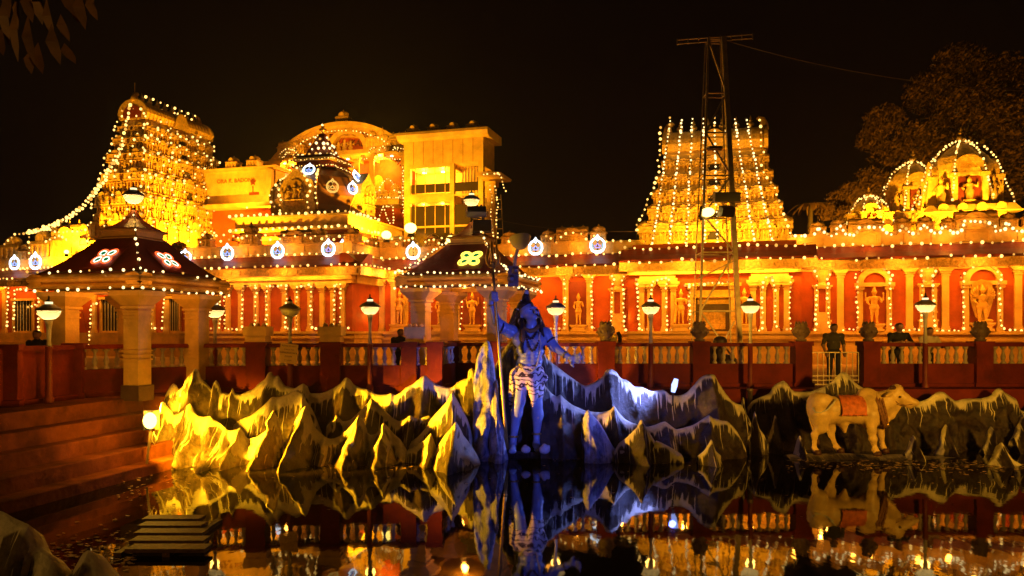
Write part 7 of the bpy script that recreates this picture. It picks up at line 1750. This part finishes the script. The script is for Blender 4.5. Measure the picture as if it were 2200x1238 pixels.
# ================================================================== people
def person(label, x, d, yhead, mats, pose='stand', z0=0.0, group=None, turn=0.0, h=1.68, wide=1.16):
    """mats: skin, shirt, trousers, hair; drawn facing -y (towards the pond), then turned. y of the head top fixes nothing but where he stands"""
    X = PX(x, d); o = thing('person', label, 'person', (X, d, z0), False, group, turn)
    ORG[o.name] = (0, 0, 0)
    s = h / 1.70
    q = lambda a_, b_, c_: (a_ * s, b_ * s, c_ * s)
    c = lambda a_, b_, r1, r2, t: ('c', q(*a_), q(*b_), r1 * s, r2 * s, t)
    e = lambda a_, r_, t: ('e', q(*a_), tuple(v * s for v in r_), t)
    lean = {'stand': 0.0, 'lean': -.16, 'sit': 0.0, 'bend': -.12}[pose]
    sitz = -.45 if pose == 'sit' else 0.0
    hz_ = .92 + sitz
    pr = [e((0, 0, hz_), (.165, .12, .13), 2), e((0, lean * .4, hz_ + .22), (.165, .115, .2), 1), e((0, lean * .8, hz_ + .42), (.19, .12, .16), 1), c((0, lean, hz_ + .55), (0, lean - .02, hz_ + .64), .06, .055, 0),
          e((0, lean - .04, hz_ + .70), (.075, .095, .1), 0), e((0, lean - .05, hz_ + .655), (.055, .07, .06), 0), e((0, lean - .135, hz_ + .68), (.015, .025, .025), 0), e((0, lean - .02, hz_ + .745), (.082, .10, .075), 3), e((0, lean + .03, hz_ + .71), (.078, .07, .09), 3)]
    for k in (-1, 1):
        if pose == 'sit':
            pr += [c((k * .09, 0, hz_), (k * .11, -.42, hz_ + .02), .085, .065, 2), c((k * .11, -.42, hz_ + .02), (k * .11, -.40, hz_ - .42), .06, .045, 2), c((k * .11, -.4, hz_ - .42), (k * .11, -.56, hz_ - .44), .045, .035, 2)]
        else:
            pr += [c((k * .09, 0, hz_), (k * .1, -.02, .5), .09, .065, 2), c((k * .1, -.02, .5), (k * .105, .02, .08), .062, .048, 2), c((k * .105, .03, .05), (k * .115, -.14, .035), .048, .038, 2)]
        sh = (k * .19, lean * .85, hz_ + .48)
        if pose == 'lean':
            el = (k * .28, lean - .1, hz_ + .24); ha = (k * .06, lean - .28, hz_ + .30)
        elif pose == 'bend':
            el = (k * .2, lean - .14, hz_ + .3); ha = (k * .08, lean - .22, hz_ + .5)
        elif pose == 'sit':
            el = (k * .25, -.08, hz_ + .22); ha = (k * .12, -.3, hz_ + .12)
        else:
            el = (k * .25, lean + .02, hz_ + .22); ha = (k * .22, lean - .1, hz_ - .02)
        pr += [e(sh, (.075, .075, .075), 1), c(sh, el, .06, .045, 1), c(el, ha, .042, .032, 0), e((ha[0], ha[1] - .02, ha[2] - .02), (.035, .025, .05), 0)]
        for f in range(4): pr.append(c((ha[0] + (f - 1.5) * .016, ha[1] - .03, ha[2] - .05), (ha[0] + (f - 1.5) * .017, ha[1] - .055, ha[2] - .1 + .008 * abs(f - 1.5)), .0095, .008, 0))
        pr.append(c((ha[0] - k * .03, ha[1] - .03, ha[2] - .02), (ha[0] - k * .045, ha[1] - .06, ha[2] - .05), .011, .009, 0))
    sdf_obj('body', pr, .017, .03, mats, o); o.scale = (wide, 1.08, 1)
    return o
SKN = 'skin'
person('man in dark olive shirt and black trousers standing behind the steel gate', 1791, 22.55, 690, [SKN, 'shirt_green', 'trouser', 'hair'], 'stand', h=1.72)
person('man in black T-shirt leaning on the balustrade right of the gate', 1925, 22.45, 690, [SKN, 'shirt_black', 'trouser', 'hair'], 'lean', h=1.74)
person('man in pale shirt leaning on the balustrade behind the far right lamp post', 1990, 22.5, 700, [SKN, 'shirt_pale', 'trouser', 'hair'], 'lean', h=1.62)
w_ = person('woman in pale yellow dress walking behind the violet-lit urn', 1322, 22.8, 695, [SKN, 'shirt_yellow', 'shirt_yellow', 'hair'], 'bend', h=1.66, turn=-1.3)
MB().tube([(.0, .07, 1.52), (.0, .13, 1.4), (.02, .13, 1.2), (.02, .12, 1.05)], [.05, .055, .05, .02], 8).build('hair_plait', 'hair', w_, True)
person('child in black standing before the slim niche figure', 860, 23.5, 705, [SKN, 'shirt_black', 'trouser', 'hair'], 'stand', h=1.58, turn=.4)
person('dark-haired person seated behind the wall at the left edge', 80, 20.5, 720, [SKN, 'shirt_black', 'trouser', 'hair'], 'sit', z0=.35, h=1.6)
person('person in white shirt seated before the cream wing left of the left pavilion', 118, 21.5, 710, ['skin', 'shirt_pale', 'trouser', 'hair'], 'sit', z0=.38, h=1.6, turn=.5)
person('person in pale shirt standing in the shade at the left edge of the steps', 30, 16.6, 735, [SKN, 'shirt_pale', 'trouser', 'hair'], 'stand', z0=0.0, h=1.22, turn=1.0)

# ================================================================== carved figures in the niches
def niche_figure(kind):
    c = lambda a_, b_, r1, r2: ('c', a_, b_, r1, r2, 0)
    e = lambda a_, r_: ('e', a_, r_, 0)
    pr = [e((0, 0, .84), (.15, .11, .13)), e((0, 0, 1.0), (.125, .1, .14)), e((0, -.01, 1.17), (.175, .11, .14)), c((0, 0, 1.28), (0, -.01, 1.36), .055, .05), e((0, -.02, 1.44), (.085, .09, .105)), c((0, 0, 1.5), (0, .01, 1.72), .10, .035), e((0, 0, 1.5), (.115, .1, .04)),
          c((-.075, 0, .84), (-.085, -.02, .45), .095, .065), c((.075, 0, .84), (.09, -.04, .45), .095, .065), c((-.085, -.02, .45), (-.09, .0, .1), .06, .045), c((.09, -.04, .45), (.1, -.02, .1), .06, .045), c((-.09, 0, .06), (-.1, -.12, .04), .045, .04), c((.1, -.02, .06), (.12, -.14, .04), .045, .04),
          e((0, -.01, .74), (.2, .12, .12)), e((-.17, 0, 1.22), (.07, .06, .06)), e((.17, 0, 1.22), (.07, .06, .06)),
          c((-.19, 0, 1.22), (-.26, -.03, 1.0), .05, .042), c((-.26, -.03, 1.0), (-.18, -.13, .88), .038, .032), c((.19, 0, 1.22), (.27, -.03, 1.02), .05, .042), c((.27, -.03, 1.02), (.2, -.13, 1.14), .038, .03)]
    if kind != 'two':
        pr += [c((-.19, .03, 1.22), (-.32, .02, 1.12), .048, .038), c((-.32, .02, 1.12), (-.33, -.02, 1.34), .036, .03), e((-.33, -.02, 1.42), (.045, .03, .07)), c((.19, .03, 1.22), (.33, .02, 1.12), .048, .038), c((.33, .02, 1.12), (.34, -.02, 1.34), .036, .03), e((.34, -.02, 1.42), (.05, .03, .05))]
    if kind == 'guard':
        pr += [c((-.3, -.15, .06), (-.2, -.14, .92), .09, .035), c((.34, 0, .2), (.36, -.02, .85), .05, .02)]
    V, Fq, ft = sdf_mesh(pr, .026, .035)
    me = bpy.data.meshes.new('figure'); me.from_pydata(V.tolist(), [], Fq.tolist()); me.materials.append(MATS['gold']); me.polygons.foreach_set('use_smooth', [True] * len(me.polygons)); me.update()
    return me
NF = {k: niche_figure(k) for k in ('four', 'two', 'guard')}
ped = shared(MB().box(-.42, .42, -.26, .2, 0, .1).box(-.34, .34, -.22, .18, .1, .2).frust(-.46, .46, -.28, .2, .3, .2, .1, .04).box(-.46, .46, -.28, .2, .3, .36), 'pedestal', 'cream')
def deity(label, x, v, kind, z=Z_PL, s=1.0, group='golden figures in the temple niches', dx=1.0):
    u = fu(x, v); o = thing('niche_statue', label, 'statue', (u, v, z), True, group)
    place('pedestal', ped, o, (u, v, z), 0, (s, s, s)); place('figure', NF[kind], o, (u, v - .03, z + .36 * s), 0, (s * dx, s, s)); return o
deity('golden crowned figure with four arms in the arched niche right of the porch', 1878, -.3, 'four', s=1.0, dx=1.15)
deity('slender golden figure in the bulb-framed niche left of the porch', 1243, -.3, 'two', s=.95)
deity('golden figure with raised hands framed behind the right pavilion', 1015, -.3, 'four', s=1.02)
deity('slim golden figure between two columns left of the right pavilion', 859, -.3, 'two', s=1.12)
deity('golden figure half hidden between the right pavilion pillars', 946, -.3, 'two', s=1.0)
deity('golden doorkeeper with a club left of the porch doorway', 1463, PV - .3, 'guard', s=.98)
deity('golden doorkeeper with a club right of the porch doorway', 1599, PV - .3, 'guard', s=.98, dx=-1.0)
# great figure with a shield-shaped backing
u = fu(2110, -.3); gt = thing('niche_statue', 'large golden many-armed figure with a shield-shaped backing in the far right niche', 'statue', (u, -.3, Z_PL), True, 'golden figures in the temple niches')
place('pedestal', ped, gt, (u, -.3, Z_PL), 0, (1.05, 1.1, 1.1))
place('figure', NF['four'], gt, (u, -.36, Z_PL + .4), 0, (1.35, 1.1, .98))
MB().prism([(u + a_ * .46, Z_PL + .45 + b_) for a_, b_ in ((0, 0), (.55, .2), (.95, .9), (1.0, 1.45), (.75, 1.8), (0, 1.92), (-.75, 1.8), (-1.0, 1.45), (-.95, .9), (-.55, .2))], 'y', -.3, -.18).build('shield', 'gold', gt)
for k in range(5):
    for s in (-1, 1):
        a_ = .1 + .32 * k; MB().tube([(u + s * .15, -.4, Z_PL + 1.62), (u + s * (.2 + .24 * math.cos(a_)), -.44, Z_PL + 1.62 + .24 * math.sin(a_ * 1.3 - .4)), (u + s * (.15 + .36 * math.cos(a_)), -.42, Z_PL + 1.72 + .36 * math.sin(a_ * 1.2 - .3))], [.05, .045, .035], 6).build('arm', 'gold', gt, True)
MB().tube([(u + .34 * math.cos(t), -.5, Z_PL + .42 + .06 * math.sin(2 * t)) for t in [math.pi * i / 10 for i in range(11)]], .08, 7).build('garland', 'gold', gt, True)

# ================================================================== trees
def leaf_cloud(blobs, n, ls, seed):
    rnd = random.Random(seed); vs = []; fs = []
    for _ in range(n):
        c, r = rnd.choices(blobs, [b[1] ** 2 for b in blobs])[0]
        d = Vector((rnd.gauss(0, 1), rnd.gauss(0, 1), rnd.gauss(0, 1))).normalized() * r * (rnd.random() ** .35)
        d.z *= .8; p = Vector(c) + d
        a_ = Vector((rnd.gauss(0, 1), rnd.gauss(0, 1), rnd.gauss(0, 1))).normalized(); b_ = a_.orthogonal().normalized(); l = ls * rnd.uniform(.6, 1.4)
        o = len(vs); vs += [tuple(p - a_ * l), tuple(p + b_ * l * .45), tuple(p + a_ * l), tuple(p - b_ * l * .45)]; fs.append((o, o + 1, o + 2, o + 3))
    return MB().add(vs, fs)
def tree(label, base, top, blobs, n, ls, seed, m='leaf_dim', trunk_r=.5):
    o = thing('tree', label, 'tree', tuple(base), False, 'trees behind the temple')
    b = Vector(base); t = Vector(top)
    MB().tube([b, b + (t - b) * .4 + Vector((.3, 0, 0)), b + (t - b) * .75, t], [trunk_r, trunk_r * .75, trunk_r * .5, trunk_r * .2], 8).build('trunk', 'bark', o, True)
    for c, r in blobs: MB().tube([b + (t - b) * .55, (b + (t - b) * .7 + Vector(c)) / 2, Vector(c)], [trunk_r * .4, trunk_r * .25, trunk_r * .06], 6).build('limb', 'bark', o, True)
    leaf_cloud(blobs, n, ls, seed).build('crown', m, o)
    return o
TD = 62
def blob(x, y, r, d=TD): return (tuple(P(x, y, d + rr(-2, 2))), r * d / F)
tree('big dim leafy tree behind the largest domed shrine', P(2060, 520, TD), P(2060, 240, TD), [blob(1872, 300, 34), blob(1868, 385, 34), blob(1900, 260, 45), blob(1920, 340, 55), blob(1900, 410, 45), blob(1985, 300, 60), blob(2000, 200, 60), blob(2060, 140, 60), blob(2090, 240, 75), blob(2150, 160, 60), blob(2170, 270, 80), blob(2230, 200, 80), blob(2180, 380, 70), blob(1960, 420, 50), blob(2030, 350, 70)], 24000, .2, 5)
tree('lower dim bushy tree left of the smallest domed shrine', P(1830, 540, 60), P(1830, 440, 60), [blob(1800, 430, 26, 60), blob(1830, 415, 30, 60), blob(1850, 440, 30, 60), blob(1775, 455, 22, 60), blob(1815, 465, 28, 60)], 4500, .18, 6, trunk_r=.25)
# palm
pm = thing('palm_tree', 'faint palm right of the right tower', 'palm', tuple(P(1742, 540, 58)), False, 'trees behind the temple')
pt = P(1742, 440, 58)
MB().tube([P(1742, 540, 58), P(1740, 490, 58), pt], [.25, .2, .16], 7).build('trunk', 'bark', pm, True)
for k in range(14):
    a_ = 2 * math.pi * k / 14; L = rr(1.2, 1.9); ps = [pt + Vector((math.cos(a_) * L * t, math.sin(a_) * L * t, .9 * t - 1.5 * t * t)) for t in (0, .3, .6, .85, 1)]
    vs = []; fs = []
    for i, q in enumerate(ps):
        w = .22 * (1 - abs(i - 2) / 3); sdv = Vector((-math.sin(a_), math.cos(a_), 0)) * w; vs += [q + sdv, q - sdv]
    for i in range(4): fs.append((2 * i, 2 * i + 1, 2 * i + 3, 2 * i + 2))
    MB().add(vs, fs).build('frond', 'leaf_dim', pm)
# drooping foliage near the camera, upper left
lf = thing('drooping_branch', 'dim drooping leafy branch hanging into the upper left corner', 'branch', tuple(P(-60, -60, 7)), False)
MB().tube([P(-120, -60, 7), P(0, -20, 7), P(120, -15, 7), P(220, -50, 7)], [.05, .04, .03, .015], 6).build('twig', 'bark', lf, True)
rnd = random.Random(3)
for x, y, L, tilt in ((12, 40, 120, 8), (35, 70, 130, 4), (60, 85, 110, 14), (82, 125, 70, 10), (72, 130, 60, -4), (110, 95, 90, 20), (138, 115, 45, 25), (170, 20, 90, 14), (190, 15, 60, 20), (150, 5, 50, 5), (20, -10, 100, 0), (80, 10, 90, 12), (45, 20, 90, -6), (5, 90, 60, 2), (100, 40, 90, 16), (130, 60, 60, 20), (60, 10, 80, 10), (178, 25, 50, -10), (195, 0, 60, 5)):
    d_ = 7 + rnd.uniform(-.3, .3); a_ = P(x, y - L * .5, d_); b_ = P(x + tilt, y + L * .5, d_); m_ = (a_ + b_) / 2 + Vector((0, -.06, 0)); w_ = Vector((1, .4 * rnd.uniform(-1, 1), .05)).normalized() * rnd.uniform(.035, .055)
    MB().add([a_, m_ - w_, m_ + w_, (m_ + b_) / 2 - w_ * .8, (m_ + b_) / 2 + w_ * .8, b_], [(0, 1, 2), (1, 3, 4, 2), (3, 5, 4)]).build('leaf', 'leaf_near', lf)

# ================================================================== floating litter on the pond
rnd = random.Random(11); mb = MB()
def fleck(x, y, s):
    d = (EYE - WATER_Z) * F / (y - HY); X = PX(x, d); a_ = rnd.uniform(0, 6.28); n = rnd.choice((4, 5, 6)); z = WATER_Z + .006 + rnd.uniform(0, .004)
    k = rnd.uniform(.35, .8)
    s *= 1.45
    mb.add([(X + s * math.cos(a_ + 6.283 * i / n), d + s * k * math.sin(a_ + 6.283 * i / n), z + rnd.uniform(0, .014)) for i in range(n)], [tuple(range(n))])
for _ in range(420): fleck(rnd.uniform(1180, 1300), rnd.gauss(981, 4.5), rnd.uniform(.01, .045))
for _ in range(150): fleck(rnd.uniform(1850, 2200), rnd.gauss(1006, 7), rnd.uniform(.012, .05))
for _ in range(170): fleck(rnd.uniform(1690, 2150), rnd.gauss(998, 5), rnd.uniform(.012, .04))
for _ in range(90): fleck(rnd.uniform(600, 950), rnd.gauss(1003, 4), rnd.uniform(.01, .04))
for _ in range(90): fleck(rnd.uniform(1300, 1450), rnd.gauss(986, 6), rnd.uniform(.012, .05))
for _ in range(130): fleck(rnd.uniform(430, 2200), 990 + abs(rnd.gauss(0, 60)), rnd.uniform(.01, .028))
for _ in range(120): fleck(rnd.uniform(250, 420), rnd.gauss(1040, 40), rnd.uniform(.01, .03))
for _ in range(200): fleck(rnd.uniform(110, 290), rnd.gauss(1190, 26), rnd.uniform(.012, .035))
lt_ = mb.build('floating_leaves', 'litter'); lt_['kind'] = 'stuff'; tag(lt_, 'scattered dry leaves and petals floating on the dark water', 'leaves')

# ================================================================== warm floodlight on the near bank that lights the bull and the right-hand range
nl = thing('bank_floodlight', 'warm floodlight on a short post on the near bank aimed at the bull', 'floodlight', (13, 2.6, 0))
MB().bar((13, 2.6, -.01), (13, 2.6, 2.4), .06).box(12.8, 13.2, 2.45, 2.62, 2.4, 2.75).build('housing', 'black_metal', nl)
lamp('bank_beam', 'SPOT', nl, (13, 2.8, 2.6), (1.0, .47, .035), 9000, .7, aim=tuple(P(1990, 905, 18.5)), spot=.8, blend=.9)

ll = thing('bank_lamp', 'warm bowl lamp post on the left bank beside the viewer', 'lamp post', (-8.6, .8, 0))
MB().lathe([(.09, 0), (.05, .3), (.045, 5.0)], 8, (-8.6, .8, 0)).build('pole', 'post_paint', ll, True)
bowl_lamp(ll, Vector((-8.6, .8, 5.2)), 1.0, True, 760)

# low slatted wooden platform floating near the steps
sp_ = thing('slatted_platform', 'dark slatted wooden platform floating near the lower left corner', 'platform', (PX(355, 11.2), 11.2, WATER_Z))
for k in range(5):
    d0 = 10.35 + .42 * k; y_ = HY + (EYE - WATER_Z - .1) * F / d0
    xl_, xr_ = PX(268 + 9 * k, d0), PX(440 - 3 * k, d0)
    MB().box(xl_, xr_, d0, d0 + .27, WATER_Z + .06, WATER_Z + .11).build('slat', 'dark_wood', sp_)
for X_ in (PX(322, 11.3), PX(418, 11.3)): MB().box(X_ - .05, X_ + .05, 10.36, 12.25, WATER_Z - .05, WATER_Z + .058).build('bearer', 'dark_wood', sp_)

# ================================================================== thin scattering air added to imitate lens bloom round the lamps
hz_b = MB().box(-215, 215, -14, 415, -3.6, 34).build('bloom_haze', 'cream')
hz_b.data.materials.clear()
hm = bpy.data.materials.new('bloom_haze'); hm.use_nodes = True
hn = hm.node_tree.nodes; hn.remove(hn['Principled BSDF'])
pv_ = hn.new('ShaderNodeVolumePrincipled'); pv_.inputs['Color'].default_value = (1, .92, .84, 1); pv_.inputs['Density'].default_value = .00065; pv_.inputs['Anisotropy'].default_value = .72
hm.node_tree.links.new(pv_.outputs[0], hn['Material Output'].inputs['Volume'])
hz_b.data.materials.append(hm); hz_b['kind'] = 'stuff'
scene.cycles.volume_bounces = 0
